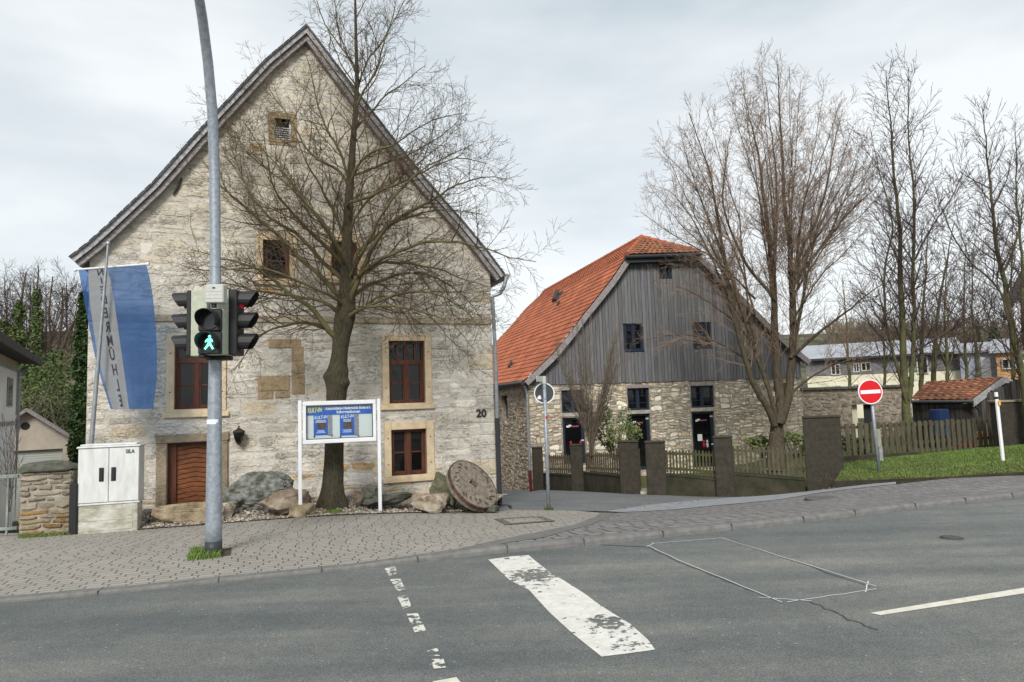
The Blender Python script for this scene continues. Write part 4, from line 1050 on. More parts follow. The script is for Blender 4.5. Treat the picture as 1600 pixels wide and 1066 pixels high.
for q in ((a0+fr-.02, a0+fr-.008, z0+fr, z1-fr), (a1-fr+.008, a1-fr+.02, z0+fr, z1-fr), (a0+fr-.008, a1-fr+.008, z0+fr, z0+fr+g), (a0+fr-.008, a1-fr+.008, z1-fr-g, z1-fr)): SC.box(mb, *q, -.03, .012)
mb.build('seal', M['dark'], fro)
ix0, ix1, iz1 = a0+fr-.006, a1-fr+.006, z1-fr-.012; hh = .16
mb = MB(); SC.box(mb, ix0, ix1, iz1-hh, iz1, -.039, -.034); hd = mb.build('header', M['blue'], case)
V, F = text_mesh('KULT-IN', .125, .001, .004, .3, 'LEFT'); mb = MB(); mb.add([SC.at(ix0+.01+v.x*.50, iz1-.075+v.y*1.0+v.x*.03, -.033+v.z) for v in V], F); mb.build('lettering', M['yellow'], hd)
for s_, sz, dx, dz in (('Kulturinitiative Niederm\u00fchle B\u00fcren e.V.', .072, .80, .047), ('Informationen', .072, .80, .115)):
    V, F = text_mesh(s_, sz, .001, .0022); wd = max(v.x for v in V)-min(v.x for v in V); k = min(1, (ix1-ix0)*.70/wd)
    mb = MB(); mb.add([SC.at(ix0+(ix1-ix0)*.635+v.x*k, iz1-dz+v.y, -.033+v.z) for v in V], F); mb.build('lettering', M['white_print'], hd)
for i, (p0, p1) in enumerate(((490, 512.5), (531, 554))):
    b0_, b1_, y0_, y1_ = SC.rect(p0, 641.5, p1, 680.5, -.035)
    y1_ = min(y1_, iz1-hh-.004)
    mb = MB(); SC.box(mb, b0_, b1_, y0_, y1_, -.039, -.036); po = mb.build('poster', M['blue']); origin_to(po, SC.at(b0_, y0_, -.039))
    tag(po, ['blue poster with a reddish photo pinned left in the notice case', 'blue poster with a dark photo pinned right of the other in the notice case'][i], 'poster', 'posters in the notice case')
    mb = MB(); w_ = b1_-b0_; h_ = y1_-y0_; SC.box(mb, b0_+w_*.25, b1_-w_*.15, y0_+h_*.34, y0_+h_*.64, -.0358, -.0345); mb.build('photo', M['photo_print'], po)
    V, F = text_mesh('KULT-IN', .075, .0008, .002, .2); mb = MB(); mb.add([SC.at((b0_+b1_)/2+v.x*.78, y1_-.035+v.y+v.x*.05, -.0345+v.z) for v in V], F)
    mb.build('lettering', M['white_print'], po)
    mb = MB()
    for q in range(6):
        zz = y1_-.085-q*.018-(0 if q < 3 else h_*.36); ww = w_*rs.uniform(.22, .4); SC.box(mb, (b0_+b1_)/2-ww, (b0_+b1_)/2+ww, zz-.004, zz+.004, -.0358, -.0348)
    mb.build('text_lines', M['white_print'], po)
    mb = MB(); SC.box(mb, b1_+.004, b1_+.075, y0_-.01, y1_, -.039, -.0365); o = mb.build('side_strip', mat('grey strip %d' % i, (.34, .33, .36), .7, 60, .3), po)
    mb = MB(); 
    for xx, zz in ((b0_+.01, y0_-.015), (b1_+.065, y0_-.01)): mb.tube([SC.at(xx, zz, -.038), SC.at(xx, zz, -.022)], .014, 8)
    mb.build('pin', M['dark'], po)
mgl = bpy.data.materials.new('clear glass'); mgl.use_nodes = True; g_ = NG(mgl); gb = g_.n.new('ShaderNodeBsdfGlossy'); gb.inputs['Roughness'].default_value = .02; tb = g_.n.new('ShaderNodeBsdfTransparent'); tb.inputs[0].default_value = (.95, .97, .97, 1)
ms = g_.n.new('ShaderNodeMixShader'); ms.inputs[0].default_value = .06; g_.l.new(tb.outputs[0], ms.inputs[1]); g_.l.new(gb.outputs[0], ms.inputs[2]); g_.l.new(ms.outputs[0], g_.n['Material Output'].inputs[0])
mb = MB(); SC.box(mb, a0+fr-.02, a1-fr+.02, z0+fr, z1-fr, -.006, -.002); mb.build('glass', mgl, case)

# ---- road signs
def sign_pole(mb, b, t, r=.032): mb.tube([b-(t-b).normalized()*.1, t], r, 14)
b = hit(857.5, 797); tpp = P(850, 588, b.y); rs_ = empty('round_sign', b, 'round traffic sign seen from its grey back on a slim pole beside the alley', 'traffic sign')
mb = MB(); sign_pole(mb, b, tpp, .036); mb.build('pole', M['galv'], rs_, smooth=True)
c = P(850.8, 614.5, b.y); nrm = Vector((.08, -1, 0)).normalized(); r_s = 16.2/pxm(b.y)
mb = MB(); mb.tube([c-nrm*.045, c-nrm*.041], r_s-.015, 32); pl_ = mb.build('plate', M['sign_back'], rs_)
mb = MB(); mb.tube([c-nrm*.050, c-nrm*.0455], r_s, 32)
sx_ = Vector((0, 0, 1)).cross(nrm).normalized()
for i in range(32):
    t0, t1 = 2*math.pi*i/32, 2*math.pi*(i+1)/32; q = [c-nrm*.038+(sx_*math.cos(t)+Vector((0, 0, 1))*math.sin(t))*rr for t, rr in ((t0, r_s), (t1, r_s), (t1, r_s-.02), (t0, r_s-.02))]
    q2 = [p_-nrm*.007 for p_ in q]; mb.add(q+q2, [(0, 1, 2, 3), (0, 4, 5, 1), (3, 2, 6, 7)])
mb.build('rim', M['retro_white'], pl_)
mb = MB(); k_ = P(843.5, 621.5, b.y)-nrm*.03; mb.box(k_-sx_*.045-Vector((0, 0, .03)), sx_*.075, -nrm*.003, Vector((0, 0, .05))); mb.box(k_-sx_*.02+Vector((0, 0, .02)), sx_*.04, -nrm*.003, Vector((0, 0, .025))); mb.build('sticker', M['retro_white'], pl_)
mb = MB(); k_ = P(847.5, 593, b.y); mb.bevbox(k_+Vector((-.135, -.30, -.05)), Vector((.13, .30, 0)), Vector((.012, -.005, 0)), Vector((0, 0, .115)), r=.002); mb.tube([tpp-Vector((0, 0, .15)), tpp+Vector((0, 0, .0))], .042, 12); mb.build('name_plate', M['light_plastic'], rs_)
mb = MB()
for dz_ in (-.12, .12): mb.tube([c+Vector((0, 0, dz_-.012)), c+Vector((0, 0, dz_+.012))], .042, 12)
mb.build('clamp', M['galv'], rs_)
mb = MB(); q = P(852.7, 652.5, b.y); mb.tube([q-Vector((0, 0, .03)), q+Vector((0, 0, .03))], .0375, 12, cap=False); o = mb.build('sticker', M['red'], rs_)
o = blades('moss_tuft', [(b.x-.09, b.y-.1), (b.x+.09, b.y-.1), (b.x+.09, b.y+.06), (b.x-.09, b.y+.06)], 200, .05, G, M['moss'], .006, 9); o['label'] = 'moss round the foot of the round sign pole'

# lawn height function: raised bank behind the dark pavement
lawn_ctl = [(1304, 752, 15.6), (1400, 749, 14.6), (1552, 739, 13.6), (1600, 736, 13.4), (1373, 738, 16.2), (1330, 722, 18.3), (1425, 712, 19.6), (1557, 697, 21.0), (1567, 720, 15.0), (1600, 694, 20.5), (1700, 680, 19.5), (1800, 715, 12.6), (1325, 735, 17.0)]
LA = np.array([tuple(P(*c)) for c in lawn_ctl]); nl = len(LA)
Kl = ker(np.linalg.norm(LA[:, None, :2]-LA[None, :, :2], axis=2))+np.eye(nl)*.3; Pl = np.hstack([np.ones((nl, 1)), LA[:, :2]])
sl_ = np.linalg.solve(np.block([[Kl, Pl], [Pl.T, np.zeros((3, 3))]]), np.concatenate([LA[:, 2], np.zeros(3)]))
def LG(x, y):
    d = np.hypot(LA[:, 0]-x, LA[:, 1]-y); return float(ker(d) @ sl_[:nl] + sl_[nl]+sl_[nl+1]*x+sl_[nl+2]*y)
front = [P(1304, 752.5, 15.6), P(1369, 750.5, 14.9), P(1481, 744.5, 13.9), P(1552, 739.5, 13.5), P(1600, 736.5, 13.2), P(1800, 720, 12.4)]
lawnpoly = [(p.x, p.y) for p in front]+[(19, 16), (20, 24), (14, 23.5), (P(1425, 712, 20).x, 20.4), (P(1325, 715, 18.4).x, 18.6), (P(1322, 735, 17).x, 17.2)]
drape('lawn', lawnpoly, LG, .4, M['grass_base'], 0)
blp = [(p.x, p.y) for p in front[:5]]+[(13.5, 16), (15, 22.5), (P(1425, 712, 20).x, 20.4), (P(1325, 715, 18.4).x, 18.6), (P(1322, 735, 17).x, 17.2)]
o = blades('lawn_grass', blp, 26000, .05, LG, M['grass'], .009, 12); o['label'] = 'short green grass on the sloping bank'
mb = MB()
fr_ = [Vector((p.x, p.y, LG(p.x, p.y)+.01)) for p in front]; tnn = off([Vector((p.x, p.y, 0)) for p in front], -.09)
lk = []
for i in range(len(front)-1):
    a, b_ = fr_[i], fr_[i+1]; a2, b2 = tnn[i], tnn[i+1]
    za, zb__ = G(a2.x, a2.y)-.1, G(b2.x, b2.y)-.1
    mb.add([(a2.x, a2.y, za), (b2.x, b2.y, zb__), (b2.x, b2.y, b_.z), (a2.x, a2.y, a.z), (a.x, a.y, a.z), (b_.x, b_.y, b_.z)], [(0, 1, 2, 3), (3, 2, 5, 4)])
tag(mb.build('lawn_kerb', M['fence_wall']), kind='structure')
b = hit(1373.5, 738, LG); b = P(1373.5, 738, 16.2); tpp = P(1359, 594, 16.2); ns = empty('no_entry_sign', b, 'red no entry sign with white bar on a leaning pole on the lawn', 'traffic sign')
mb = MB(); sign_pole(mb, b, tpp, .036); mb.build('pole', M['galv'], ns, smooth=True)
c = P(1359.3, 612.3, 16.12); axis = (tpp-b).normalized(); nrm = Vector((.02, -1, 0)).normalized(); nrm = (nrm-axis*nrm.dot(axis)).normalized(); sx_ = axis.cross(nrm).normalized(); 
if sx_.x < 0: sx_ = -sx_
r_s = 19.3/pxm(16.12)
mb = MB(); mb.tube([c, c+nrm*.02], r_s, 40); pl_ = mb.build('plate', M['retro_white'], ns)
mb = MB(); mb.tube([c+nrm*.0205, c+nrm*.024], r_s-.025, 40); mb.build('red_field', M['red'], pl_)
mb = MB(); mb.box(c+nrm*.0245-sx_*.235-axis*.042, sx_*.47, axis*.084, nrm*.003); mb.build('white_bar', M['retro_white'], pl_)
mb = MB(); mb.tube([tpp, tpp+axis*.02], .038, 12); mb.build('cap', M['black'], ns)
b = P(1567.5, 721, 15.0); tpp = P(1556, 613, 15.0); mk = empty('marker_post', b, 'thin white marker post with black band and orange tag leaning on the lawn', 'post')
mb = MB(); mb.tube([b-Vector((0, 0, .1)), tpp], .036, 8); mb.build('post', M['retro_white'], mk)
q = tpp.lerp(b, .10); mb = MB(); mb.tube([q, q+(tpp-b)*.035], .0375, 8); mb.build('black_band', M['black'], mk)
q = tpp.lerp(b, .19); mb = MB(); mb.box(q+Vector((-.01, -.06, 0)), Vector((.05, 0, 0)), Vector((0, .015, 0)), Vector((0, 0, .10))); mb.build('tag', M['orange_toy'], mk)
b = P(1375.5, 722, 17.6); ub = empty('utility_box', b, 'small grey green meter box on a post behind the no entry sign', 'utility box')
a_ = P(1370, 671, 17.6); c_ = P(1379, 699, 17.6)
mb = MB(); mb.bevbox(Vector((a_.x, 17.6, c_.z)), Vector((c_.x-a_.x, .02, 0)), Vector((0, .12, 0)), Vector((0, 0, a_.z-c_.z)), r=.012); mb.build('box', M['box_green'], ub)
mb = MB(); mb.bevbox(Vector((a_.x+.03, 17.62, b.z-.1)), Vector((.09, 0, 0)), Vector((0, .07, 0)), Vector((0, 0, c_.z-b.z+.12)), r=.006); mb.build('post', M['gutter'], ub)

#@@MARKS
# ---- road markings
def roadq(pts): return [onz(px, py, ZR) for px, py in pts]
def mark(name, pts, material, dz=.004, grid=.2):
    q = roadq(pts); return drape(name, [(p.x, p.y) for p in q], lambda x, y: ZR, grid, material, dz)
mark('stop_line', [(763, 875), (800, 870), (826, 868), (834, 875), (862, 897), (880, 907), (913, 928), (937, 946), (985, 976), (1012, 1000), (1024, 1016), (980, 1022), (940, 1027), (895, 991), (859, 958), (826, 922), (796, 907)], M['paint'])
for pts in ([(601, 889), (617, 885), (621, 896), (608, 901)], [(609, 906), (626, 905), (633, 922), (622, 925)], [(621, 934), (636, 930), (643, 948), (630, 952)], [(635, 960), (653, 959), (666, 986), (648, 989)], [(667, 1018), (684, 1013), (687, 1026), (672, 1026)], [(672, 1031), (693, 1030), (697, 1044), (678, 1046)]):
    mark('crossing_dash', pts, M['paint_worn'])
mark('crossing_dash', [(676, 1066), (713, 1059), (735, 1085), (695, 1092)], M['paint_new'])
mark('lane_line', [(1360, 958.5), (1600, 919), (1700, 903), (1700, 912), (1600, 928), (1376, 962)], M['paint_new'])
def line(name, pts, w, material, dz=.006):
    q = roadq(pts); mb = MB(); L_ = off(q, w/2); R_ = off(q, -w/2); V = [(p.x, p.y, ZR+dz) for p in L_]+[(p.x, p.y, ZR+dz) for p in R_]; k = len(q)
    mb.add(V, [(i, k+i, k+i+1, i+1) for i in range(k-1)]); o = mb.build(name, material); tag(o, kind='structure'); return o
def wob(a, b, n, s):
    return [(a[0]+(b[0]-a[0])*i/n+rs.gauss(0, s)*(0 < i < n)*3, a[1]+(b[1]-a[1])*i/n+rs.gauss(0, s)*(0 < i < n)) for i in range(n+1)]
segs = [((1010, 855), (1022, 849)), ((1020, 850), (1128, 841)), ((1128, 841), (1369, 917)), ((1012, 853), (1060, 876)), ((1060, 876), (1222, 942)), ((1185, 934), (1268, 940)), ((1230, 942), (1370, 921)), ((1352, 926), (1357, 909))]
for a, b in segs: line('painted_outline', wob(a, b, 8, .3), .0105, M['string'])
for a, b in [((1012, 854), (1062, 878)), ((1140, 842), (1360, 916)), ((1060, 877), (1215, 938))]: line('road_crack', [(x-1.0, y+1.2) for x, y in wob(a, b, 14, .4)], .011, M['tar'], .005)
line('road_crack', [(940, 852), (975, 853.5), (1010, 855)], .02, M['tar'])
line('road_crack', wob((1265, 941), (1372, 985), 16, .9), .014, M['tar'])
def cover(name, px, py, r, label, zf, material, square=False):
    c = hit(px, py, zf); mb = MB(); z = c.z+.004
    mb.tube([(c.x, c.y, z-.05), (c.x, c.y, z+.004)], r, 32, 1); mb.tube([(c.x, c.y, z-.05), (c.x, c.y, z+.009)], r*.86, 32, 0)
    for k in range(-3, 4):
        h = math.sqrt(max(0, (r*.8)**2-(k*r*.22)**2)); mb.box((c.x-h, c.y+k*r*.22-.008, z+.009), (2*h, 0, 0), (0, .016, 0), (0, 0, .004), 1)
    o = mb.build(name, [material, M['tar']]); origin_to(o, c); tag(o, label, 'manhole cover', 'manhole covers'); return o
cover('manhole_cover', 1289, 779.5, .34, 'round iron manhole cover in the dark pavement', G, M['kerb'])
cover('manhole_cover', 1487, 841, .12, 'small dark round cap in the asphalt road', lambda x, y: ZR, M['tar'])
pq = [gp(772, 811.5), gp(845, 807.5), gp(868, 815), gp(790, 821)]
mb = MB(); V4 = [Vector((x, y, G(x, y)+.006)) for x, y in pq]; mb.add(V4, [(0, 3, 2, 1)])
ce = sum(V4, Vector())/4
for k in range(4):
    a = V4[k]; b = V4[(k+1) % 4]; mb.add([a.lerp(ce, .0)+Vector((0, 0, .004)), b+Vector((0, 0, .004)), b.lerp(ce, .3)+Vector((0, 0, .004)), a.lerp(ce, .3)+Vector((0, 0, .004))], [(0, 3, 2, 1)], 1)
o = mb.build('pavement_hatch', [M['pavers'], paver_mat('hatch setts', .1, .1, (.22, .2, .16), (.28, .25, .2), (.05, .05, .04), .014, .014, rot=ROAD_T+.2)]); tag(o, 'rectangular utility hatch framed with small setts in the beige pavement', 'hatch')

#@@BED
# ================================================================ GRAVEL BED, ROCKS, MILLSTONE
def BG(x, y):
    q = Vector((x, y, 0))-H.O; d = q.dot(H.n); g_ = G(x, y)      # d: distance in front of the wall
    e = max(0, min(1, (2.0-d)/1.6)); return g_+.012+.22*e*e*(3-2*e)
edge = [gp(217, 828), gp(360, 817), gp(468, 809), gp(595, 803), gp(700, 801), gp(765, 799)]
pb_ = [(H.at(.3, 0, .0).x, H.at(.3, 0, .0).y), (H.at(sl+.6, 0, .0).x, H.at(sl+.6, 0, .0).y)]
bedpoly = [(a_-.01, b_-.045) for a_, b_ in edge]+pb_
o = drape('gravel_bed', bedpoly, BG, .25, M['gravel'])
rg = np.random.default_rng(5); mb = MB(); vs = []; fs = []; cs = []; cnt = 0
bx = [p[0] for p in bedpoly]; by = [p[1] for p in bedpoly]
pal = [(.50, .46, .38), (.40, .36, .29), (.58, .54, .47), (.30, .26, .21), (.44, .33, .24), (.26, .17, .12), (.36, .34, .31), (.20, .17, .13)]
while cnt < 9000:
    x, y = rg.uniform(min(bx), max(bx)), rg.uniform(min(by), max(by))
    if not inside(bedpoly, x, y): continue
    cnt += 1; s_ = rg.uniform(.012, .032)*(1.8 if rg.random() < .05 else 1); z = BG(x, y)+s_*.3; a = rg.uniform(0, 3.14); ca, sa = math.cos(a), math.sin(a)
    d3 = [(1, 0, 0), (0, .8, 0), (-1, 0, .1), (0, -.7, 0), (.1, .1, .6), (0, 0, -.5)]; b = len(vs)
    for q in d3:
        j = rg.uniform(.8, 1.2); vs.append((x+(q[0]*ca-q[1]*sa)*s_*j, y+(q[0]*sa+q[1]*ca)*s_*j, z+q[2]*s_*j))
    fs += [(b, b+1, b+4), (b+1, b+2, b+4), (b+2, b+3, b+4), (b+3, b, b+4), (b+1, b, b+5), (b+2, b+1, b+5), (b+3, b+2, b+5), (b, b+3, b+5)]; c = pal[rg.integers(len(pal))]; cs += [c]*6
mb.v = vs; mb.f = [list(f) for f in fs]; mb.mi = [0]*len(fs); mb.c = cs
o = mb.build('gravel', M['pebble'], color=True); tag(o, 'mixed beige gravel in the bed along the house', None, kind='stuff')
def prock(name, x0, x1, y0, y1, Y, dep, material, label, seed, fac=5, rot=0, sq=.6, rough=.09, group='boulders in the gravel bed'):
    k = pxm(Y); c = P((x0+x1)/2, y1, Y); w_ = (x1-x0)/k; h_ = (y1-y0)/k
    o = rock('boulder', (c.x, c.y, c.z-.03), (w_, dep, h_+.03), material, seed, fac, rot, sq=sq, rough=rough); tag(o, label, 'rock', group); return o
prock('b', 243, 350, 784, 822, 11.9, .55, M['rock_yellow'], 'long yellowish boulder lying before the brown door', 3, 3, R(14), .5)
prock('b', 330, 364, 786, 819, 12.05, .5, M['rock_pale'], 'pale grey stone right behind the signal mast', 9, 5, 0, .6)
prock('b', 346, 458, 738, 800, 12.75, .9, M['rock_grey'], 'biggest boulder, dark green grey with lichen, right of the door', 14, -1, R(10), .85, .16)
prock('b', 405, 487, 766, 803, 12.2, .6, M['rock_brown'], 'flat topped brown slab leaning beside the left leg of the notice case', 23, 7, R(18), .5, .12)
prock('b', 451, 490, 787, 808, 11.95, .35, M['rock_yellow'], 'small ochre stone behind the left leg of the notice case', 27, 5)
prock('b', 552, 569, 766, 786, 12.9, .2, M['rock_brown'], 'small reddish stone right of the linden trunk', 31, 5)
prock('b', 566, 596, 758, 788, 13.0, .35, M['rock_dark'], 'grey pyramid shaped stone behind the right leg of the notice case', 36, 7, 0, .8)
prock('b', 568, 645, 771, 788, 12.8, .4, M['rock_dark'], 'long flat grey slab below the lower window', 41, 3, R(15), .4)
prock('b', 644, 703, 773, 800, 12.75, .5, M['rock_pale'], 'squared block with white top left of the millstone', 47, 3, R(12), .38)
prock('b', 668, 714, 738, 790, 13.5, .5, M['rock_moss'], 'green mossy pointed stone propping the millstone', 54, 9, R(30), .85)
prock('b', 700, 716, 768, 792, 13.2, .3, M['rock_moss'], 'dark mossy stone wedged between block and millstone', 58, 5)
prock('b', 722, 740, 783, 797, 13.0, .25, M['rock_dark'], 'small brown stone under the left edge of the millstone', 61, 5)
prock('b', 738, 760, 789, 798, 13.05, .3, M['rock_brown'], 'flat stone under the middle of the millstone', 66, 4)
prock('b', 758, 781, 789, 798, 13.1, .3, M['rock_dark'], 'flat grey stone under the right end of the millstone', 71, 4)
prock('b', 238, 256, 796, 812, 12.15, .3, M['rock_dark'], 'small dark stone at the left tip of the long boulder', 77, 4)
# moss cushion by the trunk
q = P(522, 790, 12.3); o = rock('moss_cushion', (q.x, q.y, BG(q.x, q.y)-.02), (.32, .2, .10), M['moss'], 3, 1, 0, True, 3, 1.0); tag(o, 'bright green moss cushion at the foot of the linden', 'moss')
mc = P(740.5, 755.5, 13.15); nm = Vector((.62, -.47, .625)).normalized()
ax = Vector((.70, .05, -.62)); ax = (ax-nm*ax.dot(nm)).normalized(); ay = nm.cross(ax)
RM = .545; TM = .15
ms_ = empty('millstone', mc-Vector((0, 0, .5)), 'big round millstone with rusty iron rim leaning at the house corner', 'millstone')
mb = MB(); nR = 64; rings = [0.115, .18, .26, .34, .42, .50, RM-.01]
vs = []; fs = []
for j, rr in enumerate(rings):
    for i in range(nR):
        a = 2*math.pi*i/nR; r_ = rr
        if j == 0:  # squarish eye
            r_ = .085/max(abs(math.cos(a)), abs(math.sin(a)))
        p = mc+ax*math.cos(a)*r_+ay*math.sin(a)*r_; h = .018*noise.noise(p*6)+.010*noise.noise(p*19)+(-.012 if j >= 4 else 0)
        vs.append(p+nm*(h if j else h))
for j in range(len(rings)-1):
    for i in range(nR): fs.append((j*nR+i, (j+1)*nR+i, (j+1)*nR+(i+1) % nR, j*nR+(i+1) % nR))
b = len(vs); vs += [Vector(vs[i])-nm*.16 for i in range(nR)]
for i in range(nR): fs.append((i, (i+1) % nR, b+(i+1) % nR, b+i))
b2 = len(vs); vs += [mc+ax*math.cos(2*math.pi*i/nR)*(RM-.012)-nm*TM+ay*math.sin(2*math.pi*i/nR)*(RM-.012) for i in range(nR)]
fs.append(tuple(range(b2, b2+nR))); o6 = (len(rings)-1)*nR
for i in range(nR): fs.append((o6+i, b2+i, b2+(i+1) % nR, o6+(i+1) % nR))
mb.add(vs, fs); mb.build('stone', M['millstone'], ms_)
mb = MB(); vs = []; prof_r = [(RM-.014, -.008), (RM-.004, .0), (RM+.006, -.02), (RM+.006, -.06), (RM-.02, -.065)]
for i in range(nR):
    a = 2*math.pi*i/nR
    for rr, h in prof_r: vs.append(mc+(ax*math.cos(a)+ay*math.sin(a))*rr+nm*h)
k = len(prof_r); mb.add(vs, [(i*k+j, ((i+1) % nR)*k+j, ((i+1) % nR)*k+j+1, i*k+j+1) for i in range(nR) for j in range(k-1)]); mb.build('iron_rim', M['rust'], ms_)
mb = MB()
for i in range(46):  # dark dressing furrows round the rim
    a = 2*math.pi*i/46+rs.uniform(-.03, .03); ln = rs.uniform(.03, .10)
    if rs.random() < .25: continue
    rr = rs.uniform(.34, .45); t = ax*math.cos(a)+ay*math.sin(a); s2 = ax*-math.sin(a)+ay*math.cos(a); dd = (t*.8+s2*.6).normalized(); pp_ = dd.cross(nm)
    p = mc+t*rr+nm*.004; mb.prism([p-pp_*.010, p+pp_*.012, p+dd*ln+pp_*rs.uniform(.004, .012), p+dd*ln*.8-pp_*.010], nm*.008)
mb.build('furrows', M['flint'], ms_)
# rubble cone behind the stone
for i in range(10):
    t = rs.random(); q = P(705+62*t, 765+28*t, 13.45+rs.uniform(-.1, .15)); s_ = rs.uniform(.10, .2)
    o = rock('rubble_stone', (q.x, q.y, q.z-s_*.5), (s_*1.3, s_, s_*.8), M[rs.choice(['rock_pale', 'rock_dark', 'rock_moss'])], 100+i, 5, rs.uniform(0, 3), sub=2); tag(o, 'small rubble stone packed behind the leaning millstone', 'rock', 'rubble behind the millstone')
# bent iron rod
mb = MB(); mb.tube([P(781, 787, 13.4), P(786, 789, 13.3), P(792, 789, 13.3), P(797, 791.5, 13.3), P(799, 795, 13.3)], .012, 6); mb.tube([P(795, 790, 13.3), P(799, 793.5, 13.3)], .03, 8)
o = mb.build('iron_rod', M['iron']); tag(o, 'short rusty iron rod beside the millstone', 'iron rod')

#@@BARN
# ================================================================ BARN
tb = R(10); cb_ = P(831, 768, 27); B = Plane((cb_.x, cb_.y), tb)
back = Vector((-math.sin(R(15.7)), math.cos(R(15.7)), 0))
barn = empty('barn', B.at(4, cb_.z), 'large barn with grey timber gable, orange tiled half hipped roof and rubble ground floor', 'barn')
OB = .35
vl = [B.px(x, y, OB) for x, y in [(819.3, 595), (843, 573), (866.5, 550), (889, 522), (912, 491), (934, 464), (956, 436), (981, 399)]]
vr = [B.px(x, y, OB) for x, y in [(1091, 395), (1125, 428), (1162, 465), (1187, 490), (1212.5, 515.5), (1240, 541), (1267, 563)]]
zclad = B.px(950, 598.5)[1]
sR = vr[-1][0]-.3
zg = B.px(1036, 397, OB)[1]
clad_bot = zclad
wins = {'a1': B.rect(877.5, 610, 913, 645), 'a2': B.rect(880, 652.5, 914.5, 725), 'b1': B.rect(980.6, 606.7, 1014.7, 641), 'b2': B.rect(981.6, 647, 1017.4, 735), 'c1': B.rect(1079.8, 603, 1115.8, 637), 'c2': B.rect(1082.5, 643.5, 1118, 730)}
ups = {'u1': B.rect(976, 506, 1003, 547.5), 'u2': B.rect(1084, 504, 1109.5, 542.5), 'u3': B.rect(1030, 408, 1046, 433)}
ZB2 = cb_.z-1.0; BACKL = 16.0
def strip_face(mb, pl, outer, holes, depth, mi=0): wall_face(mb, pl, outer, holes, depth, mi)
mb = MB(); wall_face(mb, B, [(0, ZB2), (sR, ZB2), (sR, clad_bot), (0, clad_bot)], list(wins.values()), .3)
Bs = Plane((B.O-(-back)*0).to_tuple()[:2], R(0)); Bs.u = -back; Bs.O = B.O+back*BACKL; Bs.n = Vector((-back.y, back.x, 0))   # side wall, s from far to near
slit = [Bs.px(784, 637)[0], Bs.px(793, 637)[0], Bs.px(789, 655)[1], Bs.px(789, 618)[1]]
eavez = B.px(822, 597, 0)[1]+.12
wall_face(mb, Bs, [(0, ZB2-1.5), (BACKL, ZB2-1.5), (BACKL, eavez+.1), (0, eavez+.1)], [slit], .3)
wl = mb.build('stone_wall', M['mortar_barn'], barn)
def bc(rnd, a, z):
    c = rnd.choice([(.68, .62, .51), (.60, .54, .44), (.76, .72, .63), (.48, .43, .36), (.53, .44, .32), (.70, .66, .57), (.42, .38, .33)]); v = rnd.uniform(.85, 1.1); return tuple(x*v for x in c)
def bc2(rnd, a, z):
    c = rnd.choice([(.33, .28, .23), (.28, .235, .19), (.40, .35, .29), (.24, .20, .17), (.36, .29, .22)]); v = rnd.uniform(.85, 1.1); return tuple(x*v for x in c)
mb = MB(); allh = list(wins.values()); allh2 = [(h[0]-.04, h[1]+.04, h[2], h[3]+.12) for h in allh]
masonry(mb, B, ZB2+.6, clad_bot, lambda z0, z1: subtract([(0, sR)], allh2, z0, z1), rows=(.05, .155), lens=(.12, .5), gap=.014, proud=(.006, .03), cols=bc, warp=.12, wfreq=1.3, tall=.4, seed=8, irr=1.8)
mb.build('masonry', M['stone_barn'], barn, color=True)
mb = MB(); masonry(mb, Bs, ZB2-.3, eavez, lambda z0, z1: subtract([(4, BACKL)], [slit], z0, z1), rows=(.06, .18), lens=(.10, .4), gap=.02, proud=(.01, .045), cols=bc2, warp=.12, tall=.4, seed=9, irr=1.8)
mb.build('side_masonry', M['stone_barn'], barn, color=True)
# timber gable, board on board
gp_out = [(0.02, clad_bot)]+[(a, z-.12) for a, z in vl if a > 0.02]+[(a, z-.12) for a, z in vr]+[(sR, clad_bot)]
def gz(a):
    pf = vl+vr
    if a <= pf[0][0]: return pf[0][1]
    for i in range(len(pf)-1):
        if pf[i][0] <= a <= pf[i+1][0]: t = (a-pf[i][0])/(pf[i+1][0]-pf[i][0]); return pf[i][1]*(1-t)+pf[i+1][1]*t
    return pf[-1][1]
mb = MB(); a = -.02; uph = list(ups.values())
while a < sR:
    w_ = rs.uniform(.12, .17); e = min(a+w_, sR); z_top = min(gz(a), gz(e))-.10; zs = [(clad_bot-rs.uniform(.0, .03), z_top)]
    for h in uph:
        if h[0] < e-.02 and h[1] > a+.02: zs = [p for (x0, x1) in zs for p in ((x0, h[2]), (h[3], x1))]
    d_ = rs.choice([.06, .075]); g_v = rs.uniform(.78, 1.12)
    for z0, z1 in zs:
        if z1-z0 > .08: B.box(mb, a+.006, e-.006, z0, z1, .0, d_+rs.uniform(0, .006), col=(g_v, g_v*rs.uniform(.96, 1.03), g_v*rs.uniform(.96, 1.08)), bev=.006)
    a = e
M['cladding'] = mat('grey weathered boards', (.185, .185, .187), .85, 2.5, .3, .004, 10, attr=True, col2=(.12, .118, .114), stretch=(7, 7, .45))
mb.build('cladding', M['cladding'], barn, color=True)
mb = MB(); oo = [(0, clad_bot), (sR, clad_bot)]+[(min(sR, a), z-.14) for a, z in vr[::-1]]+[(max(0, a), z-.14) for a, z in vl[::-1]]
wall_face(mb, B, oo, uph, .12); mb.build('gable_backing', M['dark'], barn)
for k_, h in ups.items():
    o = window(barn, B, h, M['navy'], M['glass'], None, 3, True, inset=-.02, fw=.05, label=None); mb = MB(); B.box(mb, h[0]-.05, h[1]+.05, h[2]-.06, h[2], -.05, .11, bev=.01); mb.build('sill', M['navy'], o)
